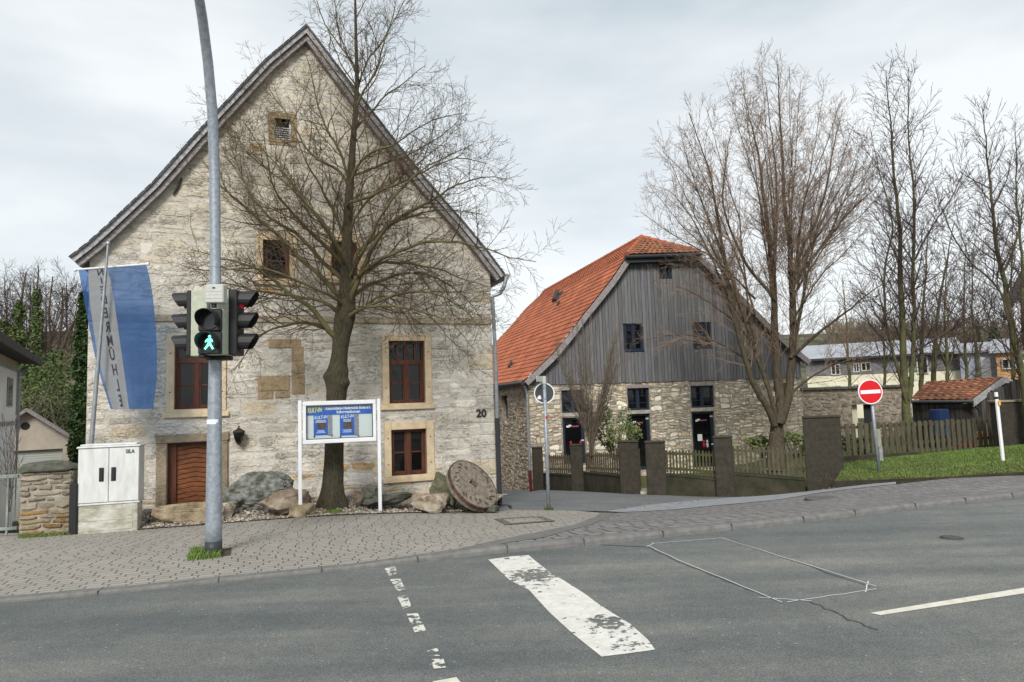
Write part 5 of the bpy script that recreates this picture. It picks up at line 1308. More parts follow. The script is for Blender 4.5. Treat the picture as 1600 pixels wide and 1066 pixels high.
for k_, h in wins.items():
    if k_[1] == '1':
        o = window(barn, B, h, M['navy'], M['glass'], None, 2, True, inset=.10, fw=.06); mb = MB(); B.box(mb, h[0]-.06, h[1]+.06, h[2]-.15, h[2]-.004, -.3, .03, bev=.01); mb.build('sill', M['lintel'], o)
        mb = MB(); B.box(mb, h[0]-.04, h[1]+.04, h[3]+.002, h[3]+.11, -.3, .02, bev=.01); mb.build('lintel', M['cladding' if False else 'verge_wood'], o)
    else:
        mb = MB(); fw = .09; B.box(mb, h[0], h[0]+fw*1.3, h[2], h[3], -.2, -.12); B.box(mb, h[1]-fw*1.3, h[1], h[2], h[3], -.2, -.12); B.box(mb, h[0]+fw*1.3, h[1]-fw*1.3, h[3]-fw, h[3], -.2, -.121); B.box(mb, h[0]+fw*1.3, h[1]-fw*1.3, h[2], h[2]+.14, -.2, -.121)
        o = mb.build('glazed_door', M['navy'], barn); mb = MB(); B.box(mb, h[0]+.01, h[1]-.01, h[2]+.01, h[3]-.01, -.22, -.19); mb.build('pane', M['glass'], o)
        mb = MB(); aa = (h[0]+h[1])/2; zz = h[3]-.35
        B.box(mb, aa-.25, aa-.12, zz-.04, zz+.03, -.188, -.185); B.box(mb, aa-.17, aa-.05, zz, zz+.06, -.188, -.185); mb.build('logo', M['white_print'], o)
        mb = MB(); 
        for q in range(5): B.box(mb, aa-.03+q*.058, aa+.012+q*.058, zz-.03, zz+.02, -.188, -.185)
        mb.build('logo_text', M['pink'], o)
        for zz in ((h[3]-.2), (h[2]+.9)): mb = MB(); B.box(mb, h[1]-.14, h[1]-.02, zz-.03, zz+.03, -.12, -.10); mb.build('hinge', M['light_plastic'], o)
# red goods and a white figurine seen through the doors
for k_, dx, c_ in (('a2', .35, 'red_cloth'), ('a2', .75, 'red_cloth'), ('c2', .55, 'red_cloth'), ('c2', .7, 'light_plastic')):
    h = wins[k_]; p = B.at(h[0]+dx, h[2]+.95 if k_ == 'c2' else h[2]+.75, -.17); mb = MB(); lathe(mb, p, [(.001, -.18), (.05, -.16), (.06, -.05), (.035, 0), (.055, .06), (.03, .12), (.001, .14)], 8); o = mb.build('ornament', M[c_]); origin_to(o, p)
    tag(o, {('a2', .35): 'larger red ornament hanging low in the leftmost barn door', ('a2', .75): 'second red ornament at the right side of the leftmost barn door', ('c2', .55): 'red ornament in the right barn door', ('c2', .7): 'pale ornament beside the red one in the right barn door'}[(k_, dx)], 'ornament')
h = wins['c2']; mb = MB(); B.box(mb, h[0]+.3, h[0]+.5, h[2]+1.05, h[2]+1.32, -.19, -.18); o = mb.build('paper_notice', M['retro_white'], None); origin_to(o, B.at(h[0]+.3, h[2]+1.05)); tag(o, 'white paper notice taped inside the right barn door', 'notice')
# slit window and downpipe of the side wall
mb = MB(); Bs.box(mb, *slit, -.28, -.2); o = mb.build('slit_window', M['navy'], barn)
mb = MB(); c0 = B.px(823, 603, .1); mb.tube([B.at(-.35, eavez-.1, OB), B.at(-.12, eavez-.45, .12), B.at(-.08, eavez-.7, .1), P(827.8, 735, 26.85)], .05, 8); mb.build('downpipe', M['zinc'], barn)
mb = MB(); mb.tube([P(827.8, 735, 26.85), P(829.8, 768, 26.85)], .062, 8); mb.build('pipe_foot', mat('oxide red pipe', (.11, .018, .02), .6), barn)
# roof: tiled slopes built course by course with rolled tiles
ridge0 = P(1003, 371, 29.7); Lr = 13.8; 
zrid = ridge0.z; near_apex = ridge0; far_apex = ridge0+back*Lr+Vector((0, 0, -.15))
profL = [B.at(a, z, OB) for a, z in vl]; profR = [B.at(a, z, OB) for a, z in vr][::-1]
def tiles(mb, P0, P1, ncol, nrow, wave=.028, step=.03, crv=None, shade=(.74, 1.15), rnd=random.Random(5)):
    """P0(t), P1(t): left and right edge points (t: 0 eave .. 1 top); builds overlapping courses of rolled tiles"""
    sub = 6
    for r_ in range(nrow):
        t0, t1 = r_/nrow, (r_+1)/nrow; a0, b0 = P0(t0), P1(t0); a1, b1 = P0(min(1, t1+.15/nrow)), P1(min(1, t1+.15/nrow))
        nrm = (b0-a0).cross(a1-a0).normalized()
        if nrm.z < 0: nrm = -nrm
        L0 = (b0-a0).length; nc = max(1, int(round(L0/ncol)))
        vs = []; n = nc*sub
        for i in range(n+1):
            s_ = i/n; w_ = wave*(.5+.5*math.sin(2*math.pi*(i/sub)))**1.5
            lo_ = a0.lerp(b0, s_)+nrm*(w_+step); hi_ = a1.lerp(b1, s_)+nrm*(w_*.8)
            vs += [lo_-nrm*(step*.9), lo_, hi_]
        b = len(mb.v)
        mb.v += [tuple(v) for v in vs]
        for i in range(n):
            g_v = None
            k = b+i*3; mb.f += [[k, k+3, k+4, k+1], [k+1, k+4, k+5, k+2]]; mb.mi += [0, 0]
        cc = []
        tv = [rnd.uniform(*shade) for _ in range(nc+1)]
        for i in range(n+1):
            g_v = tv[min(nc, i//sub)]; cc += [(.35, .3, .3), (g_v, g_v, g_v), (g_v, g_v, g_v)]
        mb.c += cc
def polyat(pts, t):
    Ls = [0]
    for i in range(len(pts)-1): Ls.append(Ls[-1]+(pts[i+1]-pts[i]).length)
    x = t*Ls[-1]
    for i in range(len(pts)-1):
        if x <= Ls[i+1]+1e-9: return pts[i].lerp(pts[i+1], (x-Ls[i])/(Ls[i+1]-Ls[i]))
    return pts[-1]
# left slope: near edge = verge then hip up to apex, far edge = eave to far hip
nearE = profL+[near_apex]
eave_far = profL[0]+back*(BACKL+1.6)
farE = []
for i, p in enumerate(nearE):
    f = (p.z-profL[0].z)/(near_apex.z-profL[0].z)
    q = p+back*1.0
    farpt = eave_far.lerp(far_apex, f)
    farE.append(Vector((farpt.x+(p.x-(profL[0].lerp(near_apex, f)).x)*1.0, farpt.y+(p.y-(profL[0].lerp(near_apex, f)).y)*0, p.z if i < len(nearE)-1 else far_apex.z)))
Ln = [0]
for i in range(len(nearE)-1): Ln.append(Ln[-1]+(nearE[i+1]-nearE[i]).length)
def edge_at(pts, t):
    x = t*Ln[-1]
    for i in range(len(Ln)-1):
        if x <= Ln[i+1]+1e-9: return pts[i].lerp(pts[i+1], (x-Ln[i])/(Ln[i+1]-Ln[i]))
    return pts[-1]
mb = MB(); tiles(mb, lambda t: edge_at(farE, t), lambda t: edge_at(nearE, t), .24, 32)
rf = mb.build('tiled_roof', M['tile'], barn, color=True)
# right slope (mostly unseen) and half hip
mb = MB(); nearR = profR+[near_apex]
farR = [p+back*(BACKL+1) for p in profR]+[far_apex]
fs_ = [(i, i+1, len(nearR)+i+1, len(nearR)+i) for i in range(len(nearR)-1)]; mb.add(nearR+farR, fs_); mb.c = [(1, 1, 1)]*len(mb.v); mb.build('rear_roof', M['tile'], barn, color=True)
hl, hr = B.at(*B.px(979.5, 397.5, OB+.18), OB+.18), B.at(*B.px(1093, 394, OB+.18), OB+.18)
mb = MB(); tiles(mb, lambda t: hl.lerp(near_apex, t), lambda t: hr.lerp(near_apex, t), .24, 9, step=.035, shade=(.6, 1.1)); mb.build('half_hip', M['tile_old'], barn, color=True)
mb = MB()   # ridge and hip caps
def caps(a, b, r_=.12, l=.4):
    n = max(1, int((b-a).length/l))
    for i in range(n): p = a.lerp(b, i/n); q = a.lerp(b, (i+1.12)/n); mb.tube([p+Vector((0, 0, .02)), q+Vector((0, 0, .0))], [r_, r_*.82], 8)
    mb.c = [(1, 1, 1)]*len(mb.v)
caps(hl, near_apex, .11); caps(hr, near_apex, .11); caps(near_apex, far_apex, .12); caps(far_apex, eave_far+Vector((2, 0, 0)), .11); mb.build('ridge_tiles', M['tile'], barn, color=True)
mb = MB(); mb.tube([hl+Vector((-.1, 0, -.10)), hr+Vector((.1, 0, -.10))], .075, 8); mb.box(hl+Vector((0, .1, -.32)), hr-hl, Vector((0, .3, 0)), Vector((0, 0, .2))); mb.build('hip_gutter', M['dark'], barn)
mb = MB(); mb.tube([profL[0]+Vector((-.08, -.1, -.08)), eave_far+Vector((-.08, 0, -.08))], .08, 8); mb.build('eave_gutter', M['dark'], barn)
# verge boards
for pts in (vl, vr):
    mb = MB()
    for i in range(len(pts)-1):
        (a0, z0), (a1, z1) = pts[i], pts[i+1]; t = Vector((a1-a0, z1-z0)).normalized(); n2 = Vector((t.y, -t.x))*.22
        q = [(a0, z0-.02), (a1, z1-.02), (a1+n2.x, z1-.02+n2.y), (a0+n2.x, z0-.02+n2.y)]
        mb.prism([B.at(a, z, OB-.02) for a, z in q], B.n*.06)
        mb.prism([B.at(a, z, .0) for a, z in ((a0, z0-.05), (a1, z1-.05), (a1, z1-.10), (a0, z0-.10))], B.n*OB)
    mb.build('verge_board', M['verge_wood'], barn)
# roof hatch and vent tiles
for (px, py, s_) in ((873, 465, 1.0), (874.5, 475.5, .4), (800, 571.5, .55)):
    d = ray(px, py); best = None
    tri = [(edge_at(farE, t), edge_at(nearE, t)) for t in np.linspace(0, 1, 40)]
    from mathutils.geometry import intersect_ray_tri
    for i in range(39):
        a, b_ = tri[i]; c, d_ = tri[i+1]
        for T3 in ((a, b_, d_), (a, d_, c)):
            h3 = intersect_ray_tri(T3[0], T3[1], T3[2], d, CAM)
            if h3 is not None: best = (h3, (T3[1]-T3[0]).cross(T3[2]-T3[0]).normalized())
    if best:
        p, n_v = best; n_v = n_v if n_v.z > 0 else -n_v; al = back; upv = n_v.cross(al).normalized(); upv = upv if upv.z > 0 else -upv
        mb = MB(); mb.bevbox(p-al*.35*s_-upv*.3*s_, al*.7*s_, upv*.6*s_, n_v*.14*s_, r=.02); mb.box(p-al*.3*s_-upv*.25*s_+n_v*.15*s_, al*.6*s_, upv*.5*s_+n_v*.12*s_, n_v*.03); mb.build('roof_hatch' if s_ == 1 else 'vent_tile', M['dark_roof'], barn)

# ================================================================ GARDEN FENCE
fence = empty('garden_fence', P(1000, 772, 18.5), 'mossy picket fence on a low dark wall with thick square posts before the barn', 'fence')
def fpost(x0, x1, yt, yb, Y, th, dep, material, side_px=0):
    a = P(x0, yb, Y); b_ = P(x1-side_px, yb, Y); w_ = b_.x-a.x; zt = P(x0, yt, Y).z
    u_ = Vector((1, math.tan(th), 0)); mb = MB(); dv = Vector((a.x/a.y*dep, dep, 0)); mb.bevbox(Vector((a.x, a.y, a.z-.35)), u_*w_, dv, Vector((0, 0, zt-a.z+.35)), r=.025)
    mb.bevbox(Vector((a.x-.015, a.y-.015, zt)), u_*(w_+.03), dv*1.06, Vector((0, 0, .05)), r=.02)
    return mb.build('post', material, fence), (Vector((a.x, a.y, a.z)), Vector((b_.x, b_.y+math.tan(th)*w_, b_.z)))
posts = [(833, 850, 701.5, 766, 25, M['fence_post']), (893.5, 913, 697.5, 768.5, 22.2, M['fence_post']), (969.5, 998.5, 692, 771.5, 18.9, M['fence_post']), (1011.5, 1042, 693, 773.5, 18.3, M['fence_post']), (1119.5, 1149.5, 685.5, 774.5, 17.6, M['fence_post']), (1261, 1321, 654.5, 764, 17.0, M['fence_post'])]
ends = []
for i, (x0, x1, yt, yb, Y, mt) in enumerate(posts):
    th = R(-25) if i < 3 else (R(-10) if i < 5 else R(4)); o, e = fpost(x0, x1, yt, yb, Y, th if i in (2, 3) else 0, .42 if i < 5 else .7, mt, 0); ends.append(e)
def fpanel(A0, A1, base0, base1, top0, top1, n, material, wob_=.01, dep=.18):
    """A0, A1: foot points; wall heights base*, picket tops top* (world z)"""
    t = (A1-A0); t.z = 0; L_ = t.length; t.normalize(); nn = Vector((t.y, -t.x, 0)); mb = MB()
    z0 = min(A0.z, A1.z)-.4
    V = [Vector((A0.x, A0.y, z0)), Vector((A1.x, A1.y, z0)), Vector((A1.x, A1.y, base1)), Vector((A0.x, A0.y, base0))]; V = [v+nn*-.02 for v in V]
    mb.prism(V, -nn*.24); mb.prism([V[3]+nn*.02, V[2]+nn*.02, V[2]+nn*.02+Vector((0, 0, .045)), V[3]+nn*.02+Vector((0, 0, .045))], -nn*.28); mb.build('plinth_wall', M['fence_wall'], fence)
    mb = MB()
    for f in (.22, .80):
        a = Vector((A0.x, A0.y, base0+(top0-base0)*f))-nn*.13; b_ = Vector((A1.x, A1.y, base1+(top1-base1)*f))-nn*.13; mb.prism([a, b_, b_+Vector((0, 0, .06)), a+Vector((0, 0, .06))], -nn*.04)
    for i in range(n):
        f = (i+.5)/n; p = A0.lerp(A1, f); b0_ = base0+(base1-base0)*f+.07; t0_ = top0+(top1-top0)*f+rs.uniform(-.02, .02); w_ = L_/n*.52; ln = rs.uniform(-wob_, wob_)
        q = [Vector((p.x, p.y, b0_))-t*w_/2, Vector((p.x, p.y, b0_))+t*w_/2, Vector((p.x, p.y, t0_-.03))+t*(w_/2+ln), Vector((p.x, p.y, t0_))+t*ln, Vector((p.x, p.y, t0_-.03))-t*(w_/2-ln)]
        mb.prism([v-nn*.105 for v in q], -nn*.022)
    return mb.build('picket_panel', material, fence)
def zat(px, py, Y): return P(px, py, Y).z
def panel(i, j, bpy0, bpy1, tpy0, tpy1, n, material):
    a = ends[i][1]; b_ = ends[j][0]; x0 = posts[i][1]; x1 = posts[j][0]; Y0, Y1 = a.y+.12, b_.y+.12
    A0 = Vector((a.x-.02, Y0, a.z)); A1 = Vector((b_.x+.02, Y1, b_.z))
    fpanel(A0, A1, zat(x0, bpy0, Y0), zat(x1, bpy1, Y1), zat(x0, tpy0, Y0), zat(x1, tpy1, Y1), n, material)
panel(0, 1, 741, 744, 711, 710.5, 14, M['picket_brown']); panel(1, 2, 739, 745, 707.5, 707, 18, M['picket_brown']); panel(3, 4, 743, 750.5, 703, 704.5, 15, M['picket_green']); panel(4, 5, 742, 751, 697, 699, 16, M['picket_grey'])
# open gate leaf edge and step between the gate posts
mb = MB(); a = P(1000, 768, 18.9); mb.bevbox(a+Vector((.02, .1, 0)), Vector((.05, .0, 0)), Vector((-.3, .9, 0)), Vector((0, 0, 1.15)), r=.01); mb.build('gate_leaf', M['picket_green'], fence)
mb = MB(); a = P(996, 771, 18.75); mb.bevbox(Vector((a.x, a.y-.05, a.z-.2)), Vector((.5, 0, 0)), Vector((0, .8, 0)), Vector((0, 0, .24)), r=.02); mb.build('step', M['lintel'], fence)
# path and garden ground behind the fence
gpoly = [(ends[0][0].x, ends[0][0].y+.3), (ends[1][0].x, ends[1][0].y+.3), (ends[2][0].x, ends[2][0].y+.45), (ends[3][0].x, ends[3][0].y+.3), (ends[4][0].x, ends[4][0].y+.3), (ends[5][1].x, ends[5][1].y+.5), (11.5, 19.4), (16, 22), (17, 30), (B.at(sR, 0).x+.5, B.at(sR, 0).y), (B.at(0, 0).x, B.at(0, 0).y)]
def gg(x, y):
    f = min(1, max(0, (y-18.5)/8)); xr_ = min(1, max(0, (x-8)/6)); z = (-.75*(1-f)-1.45*f)*(1-xr_)+(-.35)*xr_
    return min(z, G(x, y)-.25) if y > 18.5 and x < 4.6 else z
drape('garden_ground', gpoly, gg, .8, M['grass_base'])

# second fence, wall and shed on the right
f2 = empty('wooden_fence', P(1440, 708, 20), 'tall grey green picket fence behind the lawn on the right', 'fence')
a0_, a1_ = P(1321, 714, 18.4), P(1560, 697, 21.0); nP = 27
t = a1_-a0_; L_ = Vector((t.x, t.y, 0)).length; tn = Vector((t.x, t.y, 0)).normalized(); nn = Vector((tn.y, -tn.x, 0))
mb = MB(); z0_, z1_ = a0_.z, a1_.z; tz0, tz1 = zat(1321, 661.5, 18.4), zat(1560, 651.5, 21.0)
for f in (.25, .82):
    a = Vector((a0_.x, a0_.y, z0_+(tz0-z0_)*f))-nn*.03; b_ = Vector((a1_.x, a1_.y, z1_+(tz1-z1_)*f))-nn*.03; mb.prism([a, b_, b_+Vector((0, 0, .08)), a+Vector((0, 0, .08))], -nn*.05)
mb.build('rails', M['picket_grey'], f2); mb = MB()
for i in range(nP):
    f = (i+.5)/nP; p = a0_.lerp(a1_, f); tt = tz0+(tz1-tz0)*f+rs.uniform(-.02, .02); w_ = L_/nP*.60; ln = rs.uniform(-.01, .01)
    mb.prism([p-tn*w_/2-Vector((0, 0, .05)), p+tn*w_/2-Vector((0, 0, .05)), Vector((p.x, p.y, tt-.02))+tn*(w_/2+ln), Vector((p.x, p.y, tt-.02))-tn*(w_/2-ln)], nn*.022)
mb.build('pickets', M['picket_grey'], f2)
mb = MB(); b0__ = P(1319, 716, 17.9); mb.prism([Vector((b0__.x, 18.2, -1.2)), Vector((a0_.x+2.3, 18.9, -1.2)), Vector((a0_.x+2.3, 18.9, a0_.z+.02)), Vector((b0__.x, 18.2, a0_.z+.02))], Vector((0, .15, 0))); mb.build('plinth', M['fence_wall'], f2)
mb = MB(); p = P(1563, 697, 19.5); zt = P(1563, 629, 19.5).z; mb.bevbox(Vector((p.x, p.y, p.z-.4)), Vector((5, -.8, 0)), Vector((0, .3, 0)), Vector((0, 0, zt-p.z+.4)), r=.02); o = mb.build('concrete_wall', M['fence_post']); origin_to(o, p)
mb = MB(); mb.bevbox(Vector((p.x-.04, p.y-.04, zt)), Vector((5.05, -.8, 0)), Vector((0, .38, 0)), Vector((0, 0, .06)), r=.01); mb.build('coping', M['brownstone'], o); tag(o, 'dark mossy concrete wall at the right edge behind the white marker post', 'wall')
# shed
SY = 23.5; shed = empty('shed', P(1480, 700, SY), 'low dark timber shed with red tiled roof behind the wooden fence', 'shed')
e0, e1 = P(1422, 625, SY), P(1519, 624.5, SY-.6); rg0, rg1 = P(1449, 596.5, SY+2.4), P(1568, 588.5, SY+1.4)
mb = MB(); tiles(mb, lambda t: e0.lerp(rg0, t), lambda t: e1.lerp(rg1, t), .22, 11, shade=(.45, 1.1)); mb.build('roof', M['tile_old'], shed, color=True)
e2 = P(1640, 622, SY+1.5); rgb = rg1
mb = MB(); mb.add([rg0, rg1, e2+Vector((.3, 0, 0)), e2+Vector((-2.6, 3.5, 0))], [(0, 1, 2, 3)]); mb.c = [(1, 1, 1)]*4; mb.build('rear_roof', M['tile_old'], shed, color=True)
mb = MB()
for a, b_ in ((e1, rg1), (rg1, e2)):
    t = (b_-a).normalized(); dn = Vector((0, 0, -.24)); mb.prism([a, b_, b_+dn, a+dn], Vector((0, -.06, 0)))
mb.build('verge_board', M['verge_slate'], shed)
pw = [Vector((e0.x+.25, e0.y+.3, e0.z-.05)), Vector((e1.x-.1, e1.y+.3, e1.z-.05))]
M['shed_wood'] = mat('black brown boards', (.045, .04, .034), .9, 3, .3, attr=True, stretch=(6, 6, .5))
mb = MB(); n = 26
for i in range(n):
    a = pw[0].lerp(pw[1], i/n); b_ = pw[0].lerp(pw[1], (i+.93)/n); g_v = rs.uniform(.5, 1.3); mb.box(Vector((a.x, a.y, -1)), Vector((b_.x-a.x, b_.y-a.y, 0)), Vector((0, .04+rs.uniform(0, .02), 0)), Vector((0, 0, a.z+1)), col=(g_v,)*3)
gv = [pw[1], Vector((rg1.x, rg1.y+.1, rg1.z-.1)), Vector((e2.x, e2.y+.2, e2.z-.1))]; n = 22
for i in range(n):
    f = i/n; x_ = pw[1].x+(e2.x-pw[1].x)*f; x2 = pw[1].x+(e2.x-pw[1].x)*(i+.93)/n; y_ = pw[1].y+(e2.y-pw[1].y)*f; xm = (x_+x2)/2
    zt = pw[1].z+(rg1.z-pw[1].z)*(xm-pw[1].x)/(rg1.x-pw[1].x) if xm < rg1.x else rg1.z+(e2.z-rg1.z)*(xm-rg1.x)/(e2.x-rg1.x)
    g_v = rs.uniform(.6, 2.0); mb.box(Vector((x_, y_, -1)), Vector((x2-x_, .02, 0)), Vector((0, .05, 0)), Vector((0, 0, zt-.12+1)), col=(g_v,)*3)
mb.build('boarding', M['shed_wood'], shed, color=True)
mb = MB(); mb.tube([e0+Vector((0, -.05, -.06)), e1+Vector((0, -.05, -.06))], .055, 8); q = P(1516, 628, SY-.7); mb.tube([q, P(1530, 641, SY-.4), P(1531, 655, SY-.4)], .035, 8); mb.build('gutter', M['dark'], shed)
mb = MB(); q = P(1468, 655, 22.9); lathe(mb, (q.x, q.y, q.z-.55), [(.001, 0), (.27, 0), (.29, .03), (.28, .3), (.30, .33), (.28, .36), (.29, .85), (.26, .88), (.001, .88)], 18); o = mb.build('water_butt', M['blue_drum'], smooth=False); origin_to(o, (q.x, q.y, q.z-.55)); tag(o, 'blue plastic barrel in front of the dark shed', 'barrel')
for i, (px, py, w_, h_, c_, lab) in enumerate([(1506, 703, .42, .22, 'red_cloth', 'crumpled red plastic tub seen through the fence'), (1519, 702, .25, .3, 'red_cloth', 'upright red plastic toy seen through the fence'), (1530, 688, .13, .3, 'orange_toy', 'leftmost orange and white toy post behind the fence'), (1539, 689, .13, .34, 'orange_toy', 'middle orange and white toy post behind the fence'), (1547, 690, .1, .32, 'orange_toy', 'rightmost orange toy post behind the fence')]):
    q = P(px, py, 21.4); mb = MB()
    if c_ == 'red_cloth':
        lathe(mb, (q.x, q.y, q.z-.05), [(.001, 0), (w_*.35, 0), (w_*.5, h_*.8), (w_*.54, h_), (w_*.44, h_*.95), (w_*.3, .05)], 10)
    else: lathe(mb, (q.x, q.y, q.z-.05), [(.001, 0), (w_*.45, 0), (w_*.4, h_*.7), (w_*.52, h_*.75), (w_*.5, h_), (.001, h_*1.05)], 8)
    o = mb.build('plastic_toy', M[c_]); origin_to(o, q); tag(o, lab, 'toy', 'toys behind the wooden fence')

#@@BACK
# ================================================================ BACKGROUND BUILDINGS
# stone garden wall with slab coping
gw = empty('garden_wall', P(1330, 700, 30), 'rubble garden wall with mossy slab coping behind the willow', 'wall')
W_ = Plane(B.at(sR+.02, 0).to_tuple()[:2], R(3)); wl_ = W_.px(1425, 640)[0]; zt = W_.px(1330, 608)[1]; zd = W_.px(1330, 640)[1]
gh = W_.rect(1333, 632, 1368, 700); gh = (gh[0], gh[1], -1.0, gh[3])
mb = MB(); wall_face(mb, W_, [(0, -2), (wl_, -2), (wl_, zt), (0, zt)], [gh], .4); mb.build('core', M['mortar_barn'], gw)
mb = MB(); masonry(mb, W_, -1.6, zt, lambda z0, z1: subtract([(0, wl_)], [gh], z0, z1), rows=(.07, .2), lens=(.14, .5), gap=.022, proud=(.01, .045), cols=bc2, warp=.12, tall=.4, seed=12, irr=1.8); mb.build('masonry', M['stone_barn'], gw, color=True)
mb = MB(); x = -.1
while x < wl_: e = min(wl_+.1, x+rs.uniform(.8, 1.4)); W_.box(mb, x+.01, e, zt, zt+.12, -.5, .15, bev=.02); x = e
mb.build('coping', M['rock_dark'], gw)
mb = MB(); W_.box(mb, gh[0], gh[0]+.4, gh[2], gh[3], -.35, -.3); W_.box(mb, gh[0]+.7, gh[1], gh[2], gh[3], -.35, -.3, mi=1); mb.build('gate', [M['cream_wall'], M['dark']], gw)
def bldg_win(pl, parent, r_, bars=2):
    a0, a1, z0, z1 = r_; mb = MB(); f = .09
    for q in ((a0, a0+f, z0, z1), (a1-f, a1, z0, z1), (a0+f, a1-f, z0, z0+f), (a0+f, a1-f, z1-f, z1), ((a0+a1)/2-.04, (a0+a1)/2+.04, z0+f, z1-f)): pl.box(mb, *q, .0, .15)
    o = mb.build('window', M['light_plastic'], parent); mb = MB(); pl.box(mb, a0+.02, a1-.02, z0+.02, z1-.02, .003, .12); mb.build('pane', M['glass'], o)
LB = Plane((P(1262, 600, 62).x, 62), R(-25)); lb = empty('long_building', LB.at(5, -1), 'long two storey building with cream lower and grey upper walls under a pale roof', 'building')
Lx = LB.px(1503, 580)[0]; z_e = LB.px(1330, 558)[1]; z_g = LB.px(1330, 585)[1]; z_r = z_e+1.1
mb = MB(); LB.box(mb, 0, Lx, -4, z_g, -9, 0); mb.build('lower_wall', M['cream_wall'], lb)
mb = MB(); LB.box(mb, -.05, Lx+.05, z_g+.002, z_e, -9, .08); mb.build('upper_wall', M['grey_wall'], lb)
mb = MB(); mb.add([LB.at(-.6, z_e, .6), LB.at(Lx+.4, z_e, .6), LB.at(Lx+.4, z_r+.4, -4.5), LB.at(-.6, z_r+.4, -4.5), LB.at(-.6, z_e, -9.6), LB.at(Lx+.4, z_e, -9.6), LB.at(-.6, z_e-.15, .6), LB.at(Lx+.4, z_e-.15, .6)], [(0, 1, 2, 3), (3, 2, 5, 4), (0, 3, 4), (1, 5, 2), (6, 7, 1, 0)]); mb.build('roof', M['grey_roof'], lb)
mb = MB(); LB.box(mb, -.6, Lx+.4, z_e-.2, z_e-.02, .55, .68); mb.build('eave', M['dark'], lb)
for r_ in [(1298, 569, 1313, 586), (1333, 567, 1343, 582), (1345, 566, 1361, 580), (1432, 557, 1450, 584), (1304, 602, 1315, 611), (1333, 600, 1342, 610), (1386, 602, 1392, 610)]: bldg_win(LB, lb, LB.rect(*r_))
bb = Plane((P(1503, 600, 56).x, 56), R(-36)); b2_ = empty('clad_building', bb.at(3, -1), 'blue grey panelled building next to the cream one, half hidden by branches', 'building'); xw = bb.px(1560, 570)[0]; z1 = bb.px(1530, 551)[1]
mb = MB(); bb.box(mb, 0, xw, -3, z1, -8, 0); mb.build('wall', M['blue_grey'], b2_); mb = MB(); mb.prism([bb.at(-.3, z1, .4), bb.at(xw+.3, z1, .4), bb.at(xw+.3, z1+1.0, -6), bb.at(-.3, z1+1.0, -6)], Vector((0, 0, .15))); mb.build('roof', M['grey_roof'], b2_)
mb = MB(); bb.box(mb, xw*.55, xw*.80, -2, z1-.4, .002, .05); mb.build('white_panel', M['white_paint'], b2_)
ow = Plane((P(1560, 600, 52).x, 52), R(-38)); b3 = empty('timber_building', ow.at(2, -1), 'orange timber clad house with one wide window at the right edge', 'building'); xw = ow.px(1592, 570)[0]; z1 = ow.px(1575, 551)[1]
mb = MB(); ow.box(mb, 0, xw, -3, z1, -7, 0); mb.build('wall', M['orange_wood'], b3); bldg_win(ow, b3, ow.rect(1565, 560, 1588, 577))
mb = MB(); mb.prism([ow.at(-.4, z1, .4), ow.at(xw+.3, z1, .4), ow.at(xw+.3, z1+1.2, -5), ow.at(-.4, z1+1.2, -5)], Vector((0, 0, .15))); mb.build('roof', M['grey_roof'], b3)
tw = P(1592, 560, 70); twr = empty('white_house', (tw.x, 70, 0), 'tall white house with steep dark roof at the far right edge', 'house'); z1 = P(1592, 468, 70).z
mb = MB(); mb.box((tw.x, 70, -2), (8, 0, 0), (4.6, 6, 0), (0, 0, z1+2)); mb.build('wall', M['white_paint'], twr)
mb = MB(); mb.prism([Vector((tw.x-1.2, 69.4, z1)), Vector((tw.x+9, 69.4, z1)), Vector((tw.x+3.9, 69.4, z1+8))], Vector((5.2, 7, 0))); mb.build('roof', M['dark_roof'], twr)
# left white house
LH = Plane((P(24.5, 640, 20).x, 20), R(-62)); # its wall runs away to the left toward us
lh = empty('white_house', LH.at(0, -1), 'white rendered house with dark eave at the far left edge', 'house')
LH = Plane((P(24.5, 640, 22).x, 22), R(119.5)); 
za, zb_ = LH.px(24, 576)[1], LH.px(24, 760)[1]
mb = MB(); LH.box(mb, -9, 0, -3, za, -6, 0); mb.build('wall', M['white_paint'], lh)
mb = MB(); LH.box(mb, -9, 0, za, za+.36, -6, .02); mb.build('frieze', M['plaster'], lh); mb = MB(); LH.box(mb, -9, .03, za-.1, za-.02, .002, .05); zq = LH.px(20, 661)[1]; LH.box(mb, -9, .02, zq-.06, zq+.06, .002, .03); mb.build('string_course', M['grey_roof'], lh)
ee = LH.px(45, 558, .5); mb = MB(); mb.prism([LH.at(-9.5, ee[1]-.1, .6), LH.at(.75, ee[1]-.1, .6), LH.at(.75, ee[1]+.12, .6), LH.at(-9.5, ee[1]+.12, .6)], -LH.n*.12)
mb.add([LH.at(-9.5, ee[1]+.1, .6), LH.at(.75, ee[1]+.1, .6), LH.at(.75, ee[1]+2.6, -3), LH.at(-9.5, ee[1]+2.6, -3), LH.at(-9.5, ee[1]-.08, .6), LH.at(.75, ee[1]-.08, .6), LH.at(.75, ee[1]+.0, -.3), LH.at(-9.5, ee[1]+.0, -.3)], [(0, 1, 2, 3), (4, 5, 6, 7)]); mb.build('roof', M['dark_roof'], lh)
mb = MB(); LH.box(mb, *LH.rect(10.5, 590, 18.6, 635), .004, .03); o = mb.build('window', M['zinc'], lh); q = LH.rect(12, 592, 17.4, 633); mb = MB(); LH.box(mb, *q, .031, .036); mb.build('pane', M['glass'], o)
mb = MB(); mb.tube([LH.at(.04, ee[1]-.2, .3), LH.at(.04, za-.1, .06), LH.at(.04, -2, .06)], .06, 8); mb.build('downpipe', M['zinc'], lh)
